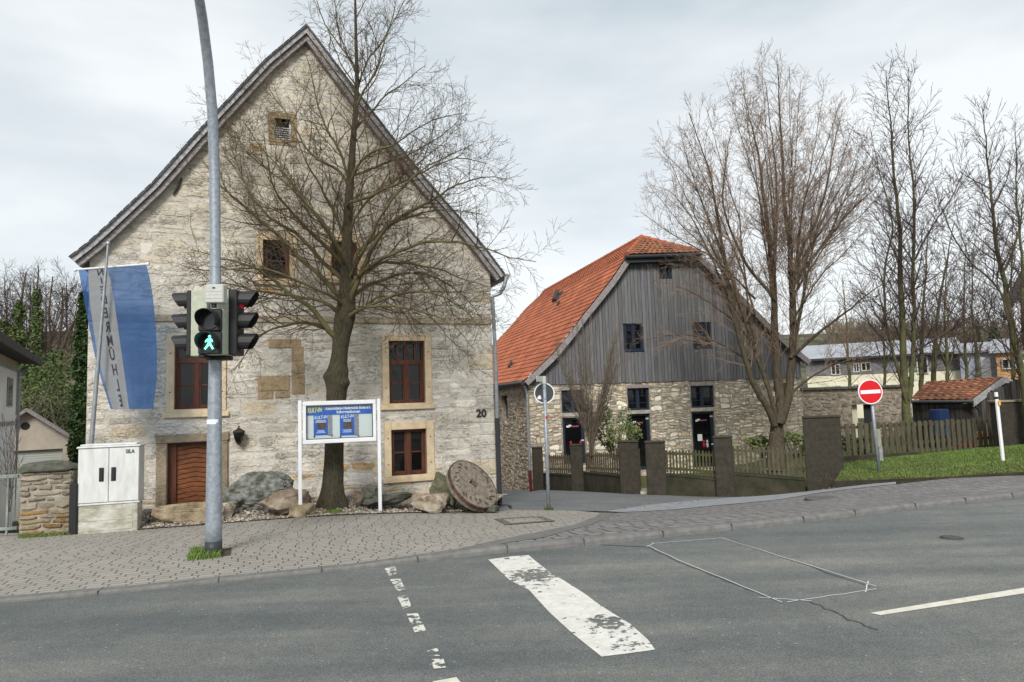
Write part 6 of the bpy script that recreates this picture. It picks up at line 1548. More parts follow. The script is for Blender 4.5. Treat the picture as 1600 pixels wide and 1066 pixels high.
# garage
GA = Plane((P(24, 700, 27).x, 27), R(34)); ga = empty('garage', GA.at(1.5, -1.2), 'beige gabled garage with round hole and roller door behind the stone pillar', 'garage')
ap = GA.px(41.5, 641); er = GA.px(120, 688); wr = GA.px(112.6, 700)[0]; el = (2*ap[0]-er[0], er[1])
mb = MB(); dr = GA.rect(20, 703, 97.5, 740); dr = (GA.px(-10, 710)[0], dr[1], -2.5, dr[3])
lx = 2*ap[0]-wr
mb2 = MB(); slp = (ap[1]-er[1])/(er[0]-ap[0]); zw = ap[1]-slp*(wr-ap[0])-.05
wall_face(mb, GA, [(lx, -3), (wr, -3), (wr, zw), (ap[0], ap[1]-.05), (lx, zw)], [(max(lx+.1, dr[0]), dr[1], -2.5, dr[3])], .2); GA.box(mb, wr-.02, wr-.001, -3, zw, -6, -.01)
mb.build('wall', M['plaster'], ga)
mb = MB(); zz = -2.5
while zz < dr[3]: GA.box(mb, max(lx+.1, dr[0]), dr[1], zz, min(dr[3], zz+.085), -.2, -.16, bev=.01); zz += .09
mb.build('roller_door', M['shutter'], ga)
mb = MB(); h_ = GA.px(39.6, 666); mb.tube([GA.at(*h_, -.05), GA.at(*h_, .004)], .155, 20); mb.build('round_hole', M['black'], ga)
mb = MB()
for e_ in (er, el): mb.prism([GA.at(ap[0], ap[1]+.08, .35), GA.at(e_[0], e_[1]+.04, .35), GA.at(e_[0], e_[1]-.10, .35), GA.at(ap[0], ap[1]-.06, .35)], -GA.n*6.5)
mb.build('roof', M['dark_roof' if False else 'verge_wood'], ga)
mb = MB(); 
for k in range(7): q = P(113+k*1.4, 745, 18); mb.tube([Vector((q.x, 18, -1)), Vector((q.x, 18, P(113, 727, 18).z))], .012, 5)
q = P(112, 728, 18); mb.box(Vector((q.x, 18, q.z)), Vector((.4, 0, 0)), Vector((0, .02, 0)), Vector((0, 0, .04)))
o = mb.build('yard_gate', M['zinc']); origin_to(o, q); tag(o, 'grey metal yard gate glimpsed between pillar and cable cabinet', 'gate')

#@@TREES
# ================================================================ TREES
def tubes_obj(name, branches, material, parent):
    V = []; F = []; base = 0
    for pts, rad, n in branches:
        k = len(pts); t = np.empty_like(pts); t[1:-1] = pts[2:]-pts[:-2]; t[0] = pts[1]-pts[0]; t[-1] = pts[-1]-pts[-2]
        t /= np.linalg.norm(t, axis=1)[:, None]+1e-9
        ref = np.array([.3, .2, .93]) if abs(t[0, 2]) < .8 else np.array([1., .1, 0])
        x = np.cross(t, ref); x /= np.linalg.norm(x, axis=1)[:, None]+1e-9; y = np.cross(t, x)
        a = np.arange(n)*2*np.pi/n; ring = (x[:, None, :]*np.cos(a)[None, :, None]+y[:, None, :]*np.sin(a)[None, :, None])*np.asarray(rad)[:, None, None]+pts[:, None, :]
        V.append(ring.reshape(-1, 3)); i = np.arange(k-1)[:, None]*n; j = np.arange(n)[None, :]; j2 = (j+1) % n
        F.append(np.stack([i+j, i+j2, i+n+j2, i+n+j], -1).reshape(-1, 4)+base); base += k*n
    V = np.vstack(V); F = np.vstack(F)
    if parent is not None: V = V-np.array(parent.location)
    me = bpy.data.meshes.new(name); me.vertices.add(len(V)); me.vertices.foreach_set('co', V.astype(np.float32).ravel())
    me.loops.add(F.size); me.loops.foreach_set('vertex_index', F.astype(np.int32).ravel()); me.polygons.add(len(F))
    me.polygons.foreach_set('loop_start', np.arange(len(F), dtype=np.int32)*4); me.polygons.foreach_set('use_smooth', np.ones(len(F), bool)); me.materials.append(material)
    me.update(calc_edges=True); o = bpy.data.objects.new(name, me); COL.objects.link(o)
    if parent is not None: o.parent = parent
    return o
def resample(pts, step):
    pts = np.array([tuple(p) for p in pts], float); d = np.linalg.norm(np.diff(pts, axis=0), axis=1); s = np.concatenate([[0], np.cumsum(d)]); n = max(3, int(s[-1]/step)+1)
    ss = np.linspace(0, s[-1], n)
    res = np.stack([np.interp(ss, s, pts[:, i]) for i in range(3)], 1)
    for _ in range(2): res[1:-1] = .25*res[:-2]+.5*res[1:-1]+.25*res[2:]
    return res, s[-1]
class Tree:
    def __init__(s, seed, params): s.rg = np.random.default_rng(seed); s.p = params; s.thick = []; s.thin = []; s.maxy = params.get('maxy')
    def limb(s, pts, r0, r1, level=0, step=.15, gnarl=.015):
        P_, L_ = resample(pts, step); P_ = P_+np.concatenate([[[0, 0, 0]], np.cumsum(s.rg.normal(0, gnarl, (len(P_)-1, 3)), 0)*.35])
        t = np.linspace(0, 1, len(P_)); rad = r0*(1-t)**1.1+r1*t
        s.emit(P_, rad); s.children(P_, rad, L_, level)
        return P_
    def emit(s, P_, rad):
        n = 3 if rad[0] < .008 else (4 if rad[0] < .018 else (6 if rad[0] < .05 else 12)); (s.thin if rad[0] < s.p.get('thin', .022) else s.thick).append((P_, rad, n))
    def children(s, P_, rad, L_, level):
        if level >= s.p['levels']: return
        sp = s.p['spacing'][level]; lens = s.p['len'][level]; st = s.p['start'][level]
        n = int(L_*(1-st)/sp); rg = s.rg
        for i in range(n):
            f = st+(1-st)*(i+rg.uniform(0, 1))/max(1, n); k = min(len(P_)-2, int(f*(len(P_)-1))); tg = P_[k+1]-P_[k]; tg /= np.linalg.norm(tg)+1e-9
            rv = rg.normal(0, 1, 3); rv[1] *= s.p.get('flat', 1); rv -= tg*rv.dot(tg); rv /= np.linalg.norm(rv)+1e-9
            ang = math.radians(rg.normal(s.p['angle'][level], 9)); d = tg*math.cos(ang)+rv*math.sin(ang)
            d[2] += s.p['up'][level]; d /= np.linalg.norm(d)
            ln = lens*(1-(s.p.get('fall', .72) if level == 0 else .5)*f)*rg.uniform(.55, 1.25)*min(1.0, .35+L_/s.p['ref'][level])
            r = min(rad[k]*.62, s.p['rmax'][level])*rg.uniform(.7, 1.0); r = max(r, s.p['rmin'])
            s.twig(P_[k], d, ln, r, level+1)
    def twig(s, p0, d, ln, r, level):
        rg = s.rg; n = max(3, int(ln/s.p['seg'][level-1])); st = ln/n; pts = [p0]; cur = d.copy()
        for i in range(n):
            cur = cur+rg.normal(0, s.p['wander'][level-1], 3); cur[2] += s.p['trop'][level-1]*(i/n); cur /= np.linalg.norm(cur); nx = pts[-1]+cur*st
            if s.maxy is not None:
                lim = s.maxy(nx[0])
                if nx[1] > lim: nx[1] = lim; cur[1] = min(cur[1], -.05)
            pts.append(nx)
        P_ = np.array(pts); t = np.linspace(0, 1, len(P_)); rad = np.maximum(r*(1-t*.75), s.p['rmin']*.8); s.emit(P_, rad); s.children(P_, rad, ln, level)
    def build(s, name, loc, label, cat, mats, group=None, extra_trunk=None):
        e = empty(name, loc, label, cat, group)
        if s.thick: tubes_obj('trunk', s.thick, mats[0], e)
        tubes_obj('crown', s.thin, mats[1], e); return e
def wall_lim(x): # y of house facade at x, minus a little
    return (H.O.y+math.tan(TH)*(x-H.O.x))-.12
YT = 12.9
lp = dict(levels=3, spacing=[.13, .115, .10], len=[1.45, .58, .22], start=[.12, .12, .1], angle=[48, 45, 42], up=[.10, .05, .0], ref=[2.5, 1.0, .4], rmax=[.0125, .006, .0042], rmin=.0030, seg=[.10, .07, .06], wander=[.10, .13, .15], trop=[.09, .08, .06], maxy=wall_lim, thin=.0145, fall=.5)
T = Tree(4, lp)
tr = [(519, 790, .30), (520, 776, .235), (521, 755, .195), (522, 720, .175), (523, 680, .175), (524.5, 640, .175), (526, 610, .18), (526.5, 597, .20), (527, 582, .205), (528.5, 568, .165), (531, 548, .152), (534, 525, .165), (538, 500, .19), (541, 470, .17), (542, 440, .135), (541, 400, .112), (543, 360, .095), (545, 310, .082), (549, 260, .07), (552, 215, .058), (556, 170, .048), (558, 120, .040), (556, 60, .03), (555, 0, .021), (554, -50, .015), (556, -95, .010)]
pts = [P(a, b, YT) for a, b, c in tr]; pts[0].z = BG(pts[0].x, pts[0].y)-.05
P_ = np.array([tuple(p) for p in pts]); ss = np.linspace(0, len(P_)-1, 180); idx = np.arange(len(P_))
Pd = np.stack([np.interp(ss, idx, P_[:, i]) for i in range(3)], 1); rd = np.interp(ss, idx, [c for a, b, c in tr])
for _ in range(2): Pd[1:-1] = .25*Pd[:-2]+.5*Pd[1:-1]+.25*Pd[2:]
# trunk with root flare and burl: many-sided, with noise
V = []; ns = 28
for i in range(len(Pd)):
    for k in range(ns):
        a = 2*math.pi*k/ns; q = Vector(Pd[i]); fl = 1+.10*noise.noise(Vector((math.cos(a)*1.5, math.sin(a)*1.5, q.z*1.2)))+.05*noise.noise(Vector((math.cos(a)*4, math.sin(a)*4, q.z*2.5)))
        if i < 18: fl += .16*(1-i/18)*math.cos(a*5+1)
        zz = Pd[i][2]; zb_l = P(527, 592, YT).z
        fl += .26*math.exp(-((zz-zb_l-.05)/.07)**2)*max(0, math.cos(a-3.3))**3+.26*math.exp(-((zz-zb_l+.10)/.08)**2)*max(0, math.cos(a+.2))**3+.10*math.exp(-((zz-zb_l)/.16)**2)*noise.noise(Vector((math.cos(a)*3, math.sin(a)*3, zz*7)))
        V.append((q.x+math.cos(a)*rd[i]*fl, q.y+math.sin(a)*rd[i]*fl, q.z))
mbt = MB(); mbt.add(V, [(i*ns+k, i*ns+(k+1) % ns, (i+1)*ns+(k+1) % ns, (i+1)*ns+k) for i in range(len(Pd)-1) for k in range(ns)])
T.children(Pd[100:], rd[100:], 4.5, 0)
limbs = [
 ([(530, 530), (519, 522), (506, 507), (493, 487), (481, 476), (461, 466), (444, 452), (433, 441), (416, 432), (396, 418), (376, 408), (345, 403), (318, 395), (300, 392)], -1.3, .075),
 ([(524, 522), (509, 511), (498, 507), (475, 501), (458, 503), (438, 508), (421, 514), (400, 525), (385, 545), (372, 575)], -.6, .05),
 ([(533, 495), (523, 480), (498, 469), (470, 464), (447, 460), (424, 456), (396, 452), (371, 443), (345, 441), (320, 436), (300, 440)], -1.6, .05),
 ([(536, 470), (526, 458), (509, 438), (492, 421), (472, 404), (458, 387), (438, 366), (421, 353), (396, 331), (382, 320), (365, 305), (345, 285), (330, 262), (318, 240)], -1.0, .07),
 ([(538, 440), (523, 424), (509, 410), (492, 387), (475, 370), (458, 356), (438, 346), (421, 336), (402, 317), (390, 300), (372, 270), (360, 235), (352, 200), (350, 175)], .4, .062),
 ([(538, 415), (520, 396), (509, 381), (492, 366), (478, 356), (466, 342), (452, 325), (438, 311), (430, 298), (424, 270), (419, 240), (414, 212)], -1.5, .055),
 ([(538, 400), (523, 384), (520, 370), (506, 350), (492, 336), (478, 322), (461, 305), (440, 285), (420, 270), (400, 255), (380, 235), (368, 212)], .5, .052),
 ([(541, 380), (534, 359), (523, 331), (514, 314), (506, 300), (495, 275), (482, 255), (470, 225), (462, 190)], -1.1, .045),
 ([(546, 300), (541, 279), (528, 266), (501, 252), (478, 230), (465, 203), (447, 176), (429, 149), (415, 128)], .35, .045),
 ([(546, 285), (541, 270), (528, 234), (505, 194), (492, 153), (483, 117), (475, 88)], -.9, .042),
 ([(545, 480), (555, 450), (573, 405), (600, 360), (636, 333), (672, 317), (708, 297), (735, 288), (762, 279), (794, 286)], -1.2, .072),
 ([(545, 475), (551, 460), (573, 446), (602, 435), (640, 428), (672, 432), (708, 450), (735, 473), (758, 500)], .35, .055),
 ([(543, 500), (550, 490), (590, 475), (625, 462), (650, 457), (685, 464), (715, 480), (745, 505), (765, 532)], -1.5, .05),
 ([(542, 505), (551, 491), (571, 474), (593, 463), (610, 460), (621, 474), (640, 497), (655, 525)], -.5, .04),
 ([(543, 430), (559, 393), (582, 373), (610, 353), (630, 342), (660, 330), (695, 322), (730, 325), (765, 335)], .5, .055),
 ([(546, 455), (560, 430), (600, 400), (650, 378), (700, 372), (750, 385), (795, 400), (838, 408)], -1.8, .058),
 ([(546, 460), (551, 441), (573, 424), (593, 410), (640, 412), (690, 420), (730, 438), (772, 450)], -.3, .05),
 ([(548, 290), (551, 270), (577, 234), (618, 225), (654, 198), (690, 180), (726, 173)], -.8, .04),
 ([(553, 215), (557, 198), (578, 180), (600, 153), (632, 130), (663, 102)], .5, .034),
 ([(556, 170), (564, 149), (587, 113), (600, 58), (614, 36), (627, 13), (640, -12)], -.6, .032),
 ([(557, 150), (560, 135), (573, 94), (596, 67), (610, 30), (615, 0), (622, -30)], .5, .028),
 ([(556, 120), (555, 99), (528, 72), (505, 40), (496, 13), (488, -22)], -.5, .028),
 ([(556, 145), (555, 130), (532, 103), (519, 67), (510, 38)], .5, .024),
 ([(545, 300), (541, 279), (573, 270), (613, 252), (645, 243), (690, 216), (732, 180)], .5, .042),
 ([(545, 330), (541, 315), (568, 311), (600, 297), (636, 279), (680, 255), (720, 240), (762, 248)], -1.3, .045),
 ([(544, 380), (548, 348), (565, 322), (582, 305), (612, 282), (640, 262), (672, 230), (700, 205)], -.6, .042),
 ([(541, 420), (530, 395), (515, 370), (500, 350), (470, 310), (440, 270), (405, 230), (380, 190)], -2.2, .045),
 ([(543, 440), (565, 400), (590, 345), (620, 300), (660, 262), (700, 245), (735, 225)], -2.2, .045),
 ([(540, 480), (520, 462), (480, 445), (430, 425), (380, 420), (330, 425), (290, 415)], -2.4, .045),
 ([(540, 495), (570, 480), (620, 480), (670, 490), (710, 510), (740, 545)], -2.3, .042)]
for ps, dep, r0 in limbs:
    n = len(ps); pts = []
    for i, (a, b) in enumerate(ps):
        y = YT+dep*(i/(n-1))**.9; q = P(a, b, y); lim = wall_lim(q.x)
        if y > lim-.1: q = P(a, b, lim-.12)
        pts.append(q)
    T.limb(pts, r0*.78, .006, 0, .12, .022)
# hanging shoots from the lower crown, and epicormic tangle round the fork
for i in range(70):
    a = T.rg.uniform(0, 2*math.pi); z = T.rg.uniform(P(540, 520, YT).z, P(540, 360, YT).z); p0 = np.array([P(540, 450, YT).x, YT, z]); d = np.array([math.cos(a), math.sin(a), T.rg.uniform(-.1, .5)]); d /= np.linalg.norm(d)
    T.twig(p0+d*.1, d, T.rg.uniform(.4, 1.1), .006, 2)
lin = empty('linden_tree', (Pd[0][0], Pd[0][1], Pd[0][2]+.05), 'big bare linden with burred trunk in front of the stone house', 'tree')
mbt.build('trunk', M['bark'], lin, smooth=True)
if T.thick: tubes_obj('limbs', T.thick, M['limb'], lin)
tubes_obj('crown', T.thin, M['twig'], lin)
# traced multi-stem trees on the right
def traced(name, seed, stems, Y, base, params, label, mats, depths=1.5, group=None, rs_k=.72):
    T = Tree(seed, params); rg = np.random.default_rng(seed+100)
    for j, (ps, r0, r1) in enumerate(stems):
        dep = rg.uniform(-depths, depths); n = len(ps); T.limb([P(a, b, Y+dep*(i/(n-1))) for i, (a, b) in enumerate(ps)], r0*(rs_k if j else 1), r1*rs_k, 0, .2, .03)
    bp = P(*base, Y); return T.build(name, bp, label, 'tree', mats, group)
wp = dict(levels=3, spacing=[.19, .15, .13], len=[1.75, .8, .38], start=[.16, .15, .15], angle=[38, 38, 38], up=[.20, .12, .04], ref=[4, 1.6, .8], rmax=[.015, .0078, .0058], rmin=.0048, seg=[.2, .15, .13], fall=.55, wander=[.10, .13, .16], trop=[.07, .04, .02], thin=.024)
k = .40
rgf = np.random.default_rng(9); fan = []
for ax_, ay_ in [(1003, 330), (1015, 285), (1040, 225), (1065, 195), (1100, 165), (1135, 130), (1160, 108), (1190, 95), (1235, 105), (1255, 125), (1285, 150), (1310, 165), (1330, 200), (1352, 225), (1368, 250), (1375, 300), (1362, 350), (1020, 370), (1180, 180), (1240, 190)]:
    k = rgf.uniform(0, 1); sx = 1180 if ax_ < 1130 else (1212 if ax_ < 1230 else 1236); sy = rgf.uniform(430, 560); mx = sx+(ax_-sx)*.42+rgf.uniform(-8, 8); my = sy+(ay_-sy)*.52
    fan.append(([(sx, sy), (sx+(ax_-sx)*.15, sy+(my-sy)*.4), (mx, my), (mx+(ax_-mx)*.55, my+(ay_-my)*.5), (ax_, ay_)], .05, .007))
traced('willow_tree', 21, fan[:0]+[
 ([(1213, 735), (1212, 700), (1214, 665), (1219, 635), (1224, 600)], .34, .10),
 ([(1210, 665), (1206, 647), (1195, 632), (1179, 606), (1168, 575), (1154, 523), (1141, 466), (1132, 395), (1119, 319), (1107, 261), (1090, 215), (1078, 178)], .15, .012),
 ([(1213, 660), (1205, 619), (1192, 580), (1176, 536), (1157, 478), (1141, 437), (1119, 364), (1090, 300), (1060, 262), (1035, 238)], .12, .01),
 ([(1217, 662), (1222, 640), (1215, 587), (1211, 523), (1210, 459), (1205, 411), (1199, 364), (1192, 300), (1185, 240), (1175, 190), (1165, 150)], .22, .012),
 ([(1220, 660), (1228, 630), (1235, 585), (1236, 555), (1237, 475), (1232, 427), (1231, 380), (1224, 325), (1221, 270), (1220, 200), (1216, 130), (1212, 88)], .20, .012),
 ([(1236, 560), (1248, 500), (1256, 459), (1259, 411), (1267, 380), (1265, 350), (1277, 300), (1283, 250)], .09, .01),
 ([(1236, 455), (1250, 425), (1266, 408), (1291, 376), (1317, 341), (1342, 313), (1361, 300), (1385, 268)], .09, .01),
 ([(1236, 445), (1253, 395), (1278, 341), (1288, 306), (1300, 250), (1310, 200), (1318, 172)], .09, .01),
 ([(1240, 555), (1272, 526), (1297, 507), (1329, 485), (1368, 453), (1395, 440)], .085, .01),
 ([(1211, 470), (1205, 459), (1186, 440), (1164, 408), (1141, 357), (1132, 309), (1140, 250), (1146, 200)], .08, .01),
 ([(1208, 430), (1211, 418), (1215, 364), (1213, 300), (1205, 200), (1196, 130)], .08, .01),
 ([(1180, 545), (1148, 504), (1119, 485), (1100, 469), (1060, 450), (1020, 440)], .05, .008),
 ([(1175, 565), (1130, 537), (1100, 523), (1050, 520), (1010, 528)], .045, .008),
 ([(1232, 620), (1262, 590), (1300, 565), (1340, 560), (1385, 540)], .06, .008),
 ([(1150, 500), (1120, 420), (1085, 350), (1050, 300), (1015, 290)], .06, .008),
 ([(1130, 400), (1100, 330), (1070, 250), (1062, 215)], .05, .008),
 ([(1262, 415), (1300, 360), (1335, 280), (1345, 230)], .05, .008)]+fan,
 22, (1212, 697), wp, 'tall bare willow with several stems and reddish twigs in the barn garden', (M['willow_bark'], M['willow_twig']), 1.8)
ap_ = dict(levels=3, spacing=[.30, .22, .25], len=[2.7, .95, .4], start=[.16, .15, .15], angle=[50, 42, 40], up=[.42, .15, .1], ref=[4, 2, 1], rmax=[.02, .009, .0065], rmin=.0058, seg=[.2, .2, .15], wander=[.05, .08, .1], trop=[.07, .05, .04], thin=.03)
ap2 = dict(ap_); ap2['spacing'] = [.19, .16, .18]
traced('alder_tree', 31, [
 ([(1418, 712), (1419, 660), (1419, 620), (1415, 555), (1414, 491), (1409, 427), (1411, 364), (1406, 300), (1402, 230), (1398, 170), (1390, 108)], .125, .012),
 ([(1420, 625), (1424, 596), (1425, 491), (1424, 427), (1425, 380), (1422, 300), (1420, 200), (1422, 108)], .10, .012),
 ([(1417, 630), (1409, 606), (1396, 549), (1384, 491), (1380, 453), (1382, 405), (1396, 364), (1390, 325), (1372, 270), (1358, 200)], .07, .01),
 ([(1426, 552), (1476, 520), (1521, 488), (1560, 475)], .04, .01), ([(1427, 410), (1457, 357), (1492, 300), (1518, 240)], .035, .01), ([(1425, 455), (1470, 425), (1515, 390)], .03, .01)],
 20, (1418, 710), ap2, 'slender alder with twin green stained stems behind the wooden fence', (M['alder_bark'], M['alder_twig']), .8)
traced('alder_tree', 37, [
 ([(1612, 700), (1604, 640), (1590, 565), (1572, 491), (1562, 421), (1553, 380), (1546, 300), (1540, 230), (1534, 160)], .12, .012),
 ([(1575, 500), (1569, 453), (1524, 411), (1498, 373), (1480, 330), (1468, 285)], .05, .01), ([(1590, 560), (1550, 520), (1500, 495), (1465, 470)], .04, .01),
 ([(1565, 430), (1585, 390), (1600, 330), (1612, 250)], .05, .01)],
 19, (1612, 700), ap2, 'tall bare alder leaning in from the right edge', (M['alder_bark'], M['alder_twig']), .8)
traced('alder_tree', 41, [([(1640, 700), (1615, 620), (1600, 520), (1597, 400), (1591, 300), (1586, 190)], .10, .012), ([(1610, 600), (1640, 500), (1660, 380)], .06, .01)], 23, (1640, 700), ap2, 'bare alder at the very right edge behind the leaning one', (M['alder_bark'], M['alder_twig']), .8)
bp_ = dict(levels=3, spacing=[.36, .3, .28], len=[2.9, 1.2, .6], start=[.15, .15, .15], angle=[48, 42, 40], up=[.25, .12, .1], ref=[4, 2, 1], rmax=[.026, .013, .010], rmin=.0085, seg=[.35, .3, .25], wander=[.10, .12, .14], trop=[.06, .04, .03], thin=.03)
traced('bare_tree', 51, [([(1440, 640), (1441, 560), (1445, 480), (1450, 420), (1455, 345)], .13, .02), ([(1443, 560), (1430, 480), (1420, 430)], .07, .015)], 34, (1440, 640), bp_, 'dark bare tree between the alders behind the shed', (M['alder_bark'], M['alder_twig']), 1)
traced('bare_tree', 52, [([(1458, 640), (1459, 560), (1466, 480), (1480, 410), (1490, 350)], .15, .02), ([(1460, 560), (1480, 500), (1510, 440)], .09, .015)], 36, (1458, 640), bp_, 'forked bare tree just right of the dark one behind the shed', (M['alder_bark'], M['alder_twig']), 1)
traced('bare_tree', 53, [([(1328, 640), (1327, 590), (1325, 530), (1320, 470), (1316, 430)], .10, .02)], 36, (1328, 640), bp_, 'thin young tree above the garden wall', (M['alder_bark'], M['willow_twig']), 1)
traced('bare_tree', 54, [([(1530, 640), (1528, 560), (1520, 480), (1524, 400)], .14, .02), ([(1528, 560), (1550, 480), (1570, 430)], .09, .015)], 42, (1530, 640), bp_, 'broad bare tree before the panelled building', (M['alder_bark'], M['alder_twig']), 1)
for i, (px, Y, tp_, lab) in enumerate([(1478, 33, 395, 'thin bare tree right of the shed ridge'), (1508, 38, 380, 'straight bare tree over the panelled building'), (1580, 36, 330, 'tall thin bare tree before the timber building'), (1380, 40, 470, 'low bare tree above the long building roof')]):
    traced('bare_tree', 60+i, [([(px, 650), (px+2, 580), (px-3, 500), (px+4, tp_)], .11, .015), ([(px+1, 585), (px+20, 520), (px+34, 460)], .05, .012), ([(px, 570), (px-22, 510), (px-34, 450)], .05, .012)], Y, (px, 650), bp_, lab, (M['alder_bark'], M['alder_twig']), 1)
# upright shrub by the first fence
sp_ = dict(levels=2, spacing=[.15, .12], len=[.9, .35], start=[.15, .15], angle=[28, 28], up=[.3, .2], ref=[3, 1.2], rmax=[.008, .005], rmin=.0036, seg=[.2, .15], wander=[.05, .07], trop=[.05, .04], thin=.02)
rg = np.random.default_rng(77); stems = []
for i in range(38):
    tx = 924+rg.uniform(-1, 1)*66; ty = 476+abs(tx-924)*.9+rg.uniform(0, 35); mx_x = 922+(tx-922)*.55; stems.append(([(924+rg.uniform(-3, 3), 712), (924+(tx-922)*.08, 680), (mx_x, 610), (tx, ty)], .022 if i else .06, .005))
traced('upright_shrub', 61, stems, 21.5, (924, 712), sp_, 'bare upright shrub fanning out before the left barn window', (M['willow_bark'], mat('shrub twigs', (.15, .12, .09), .9)), .7)

# leafy things
def leaves(name, centers, n, size, material, parent=None, seed=0, aspect=.6):
    """n small leaf quads scattered about the centres (x,y,z,rx,ry,rz)"""
    rg = np.random.default_rng(seed); C = np.array(centers, float); w_ = C[:, 3]*C[:, 5]; idx = rg.choice(len(C), n, p=w_/w_.sum()); v = rg.normal(0, 1, (n, 3)); v /= np.linalg.norm(v, axis=1)[:, None]; v *= rg.uniform(.35, 1.0, (n, 1))**.5
    pos = C[idx, :3]+v*C[idx, 3:6]; a = rg.normal(0, 1, (n, 3)); a /= np.linalg.norm(a, axis=1)[:, None]; b = np.cross(a, rg.normal(0, 1, (n, 3))); b /= np.linalg.norm(b, axis=1)[:, None]
    s = size*rg.uniform(.6, 1.3, (n, 1)); V = np.stack([pos-a*s, pos-b*s*aspect, pos+a*s, pos+b*s*aspect], 1).reshape(-1, 3)
    if parent is not None: V = V-np.array(parent.location)
    F = np.arange(4*n).reshape(-1, 4); me = bpy.data.meshes.new(name); me.vertices.add(4*n); me.vertices.foreach_set('co', V.astype(np.float32).ravel()); me.loops.add(4*n); me.loops.foreach_set('vertex_index', F.astype(np.int32).ravel()); me.polygons.add(n); me.polygons.foreach_set('loop_start', np.arange(n, dtype=np.int32)*4); me.materials.append(material); me.update(calc_edges=True)
    o = bpy.data.objects.new(name, me); COL.objects.link(o)
    if parent is not None: o.parent = parent
    return o
def bush(name, px, py, Y, w_, h_, n, size, material, label, seed):
    q = P(px, py, Y); e = empty(name, q, label, 'bush'); rg = np.random.default_rng(seed); cs = []
    for i in range(14): cs.append((q.x+rg.uniform(-.5, .5)*w_, q.y+rg.uniform(-.4, .4)*w_*.8, q.z+rg.uniform(.15, 1)*h_*.85, w_*.2, w_*.2, h_*.16))
    br = []
    for i in range(26):
        c = cs[i % 14]; p = np.array([[q.x+rg.normal(0, .05), q.y, q.z-.1], [(q.x+c[0])/2+rg.normal(0, .05), (q.y+c[1])/2, q.z+(c[2]-q.z)*.5], [c[0]+rg.normal(0, .1), c[1], c[2]+rg.uniform(0, .15)]]); br.append((p, np.array([.014, .01, .004]), 4))
    tubes_obj('stems', br, M['alder_bark'], e); leaves('foliage', cs, n, size, material, e, seed); return e
bush('evergreen_bush', 961, 715, 22.3, 1.4, 1.7, 2600, .040, M['leaf_pale'], 'loose pale green bush before the middle barn door', 1)
bush('evergreen_bush', 1192, 712, 23.2, 1.0, .75, 1200, .045, M['leaf_pale'], 'low green bush left of the willow trunk', 2)
bush('evergreen_bush', 1243, 712, 22.6, 1.3, .95, 1700, .045, M['leaf_pale'], 'yellow green bush right of the willow trunk', 3)
bush('evergreen_bush', 1334, 714, 20.5, .9, .7, 900, .05, M['leaf_dark'], 'dark leafy bush behind the left end of the wooden fence', 6)
# left background: ivy-clad trees, thicket slope, far bare trees
ivp = dict(levels=3, spacing=[.45, .35, .35], len=[2.8, 1.2, .6], start=[.3, .15, .15], angle=[42, 40, 40], up=[.35, .15, .1], ref=[4, 2, 1], rmax=[.035, .016, .011], rmin=.009, seg=[.4, .3, .25], wander=[.09, .12, .14], trop=[.06, .04, .03], thin=.05)
def ivy_tree(seed, ps, Y, r0, ivy, label, dark=False, stems2=[], nl=7000):
    T = Tree(seed, ivp); T.limb([P(a, b, Y) for a, b in ps], r0, .03, 0, .4, .05)
    for s2, rr in stems2: T.limb([P(a, b, Y+.5) for a, b in s2], rr, .03, 0, .4, .05)
    e = T.build('ivy_tree', P(ps[0][0], ps[0][1], Y), label, 'tree', (M['willow_bark'], M['alder_twig']), 'ivy covered trees on the left slope')
    cs = []
    for (px, py, rx, ry) in ivy: q = P(px, py, Y); cs.append((q.x, q.y, q.z, rx/pxm(Y), rx/pxm(Y), ry/pxm(Y)))
    leaves('ivy', cs, nl, .11, M['leaf_dark'] if dark else M['leaf'], e, seed); return e
ivy_tree(81, [(30, 720), (28, 600), (30, 520), (33, 460), (38, 425)], 38, .25, [(30, 490, 9, 22), (28, 530, 12, 25), (26, 570, 16, 28), (30, 610, 24, 30), (14, 560, 14, 30), (42, 650, 24, 30), (8, 520, 10, 22), (0, 590, 18, 40)], 'ivy clad tree behind the white house roof', nl=7500)
ivy_tree(82, [(58, 720), (58, 600), (58, 520), (60, 460), (63, 420)], 41, .26, [(58, 465, 7, 16), (58, 500, 9, 22), (57, 540, 10, 25), (55, 580, 15, 25), (60, 610, 24, 25), (70, 650, 25, 35), (58, 690, 28, 30)], 'second ivy clad tree with a narrow green column', nl=7000)
ivy_tree(83, [(84, 720), (86, 620), (92, 570), (100, 530), (112, 500), (130, 480)], 40, .3, [(88, 600, 12, 25), (84, 565, 6, 18), (94, 560, 5, 16), (86, 640, 22, 30), (88, 690, 26, 30)], 'forked leaning tree with ivy on its lower stem', stems2=[([(86, 620), (88, 560), (96, 500), (98, 450)], .14), ([(87, 600), (76, 540), (74, 480), (80, 430)], .12)], nl=5000)
ivy_tree(84, [(130, 740), (130, 640), (129, 560), (127, 500), (124, 450)], 27, .2, [(131, 470, 6, 16), (129, 500, 8, 20), (128, 535, 11, 22), (128, 575, 13, 25), (128, 620, 15, 28), (127, 665, 17, 28), (128, 700, 18, 28)], 'dark green ivy column right against the house corner', True, nl=11000)
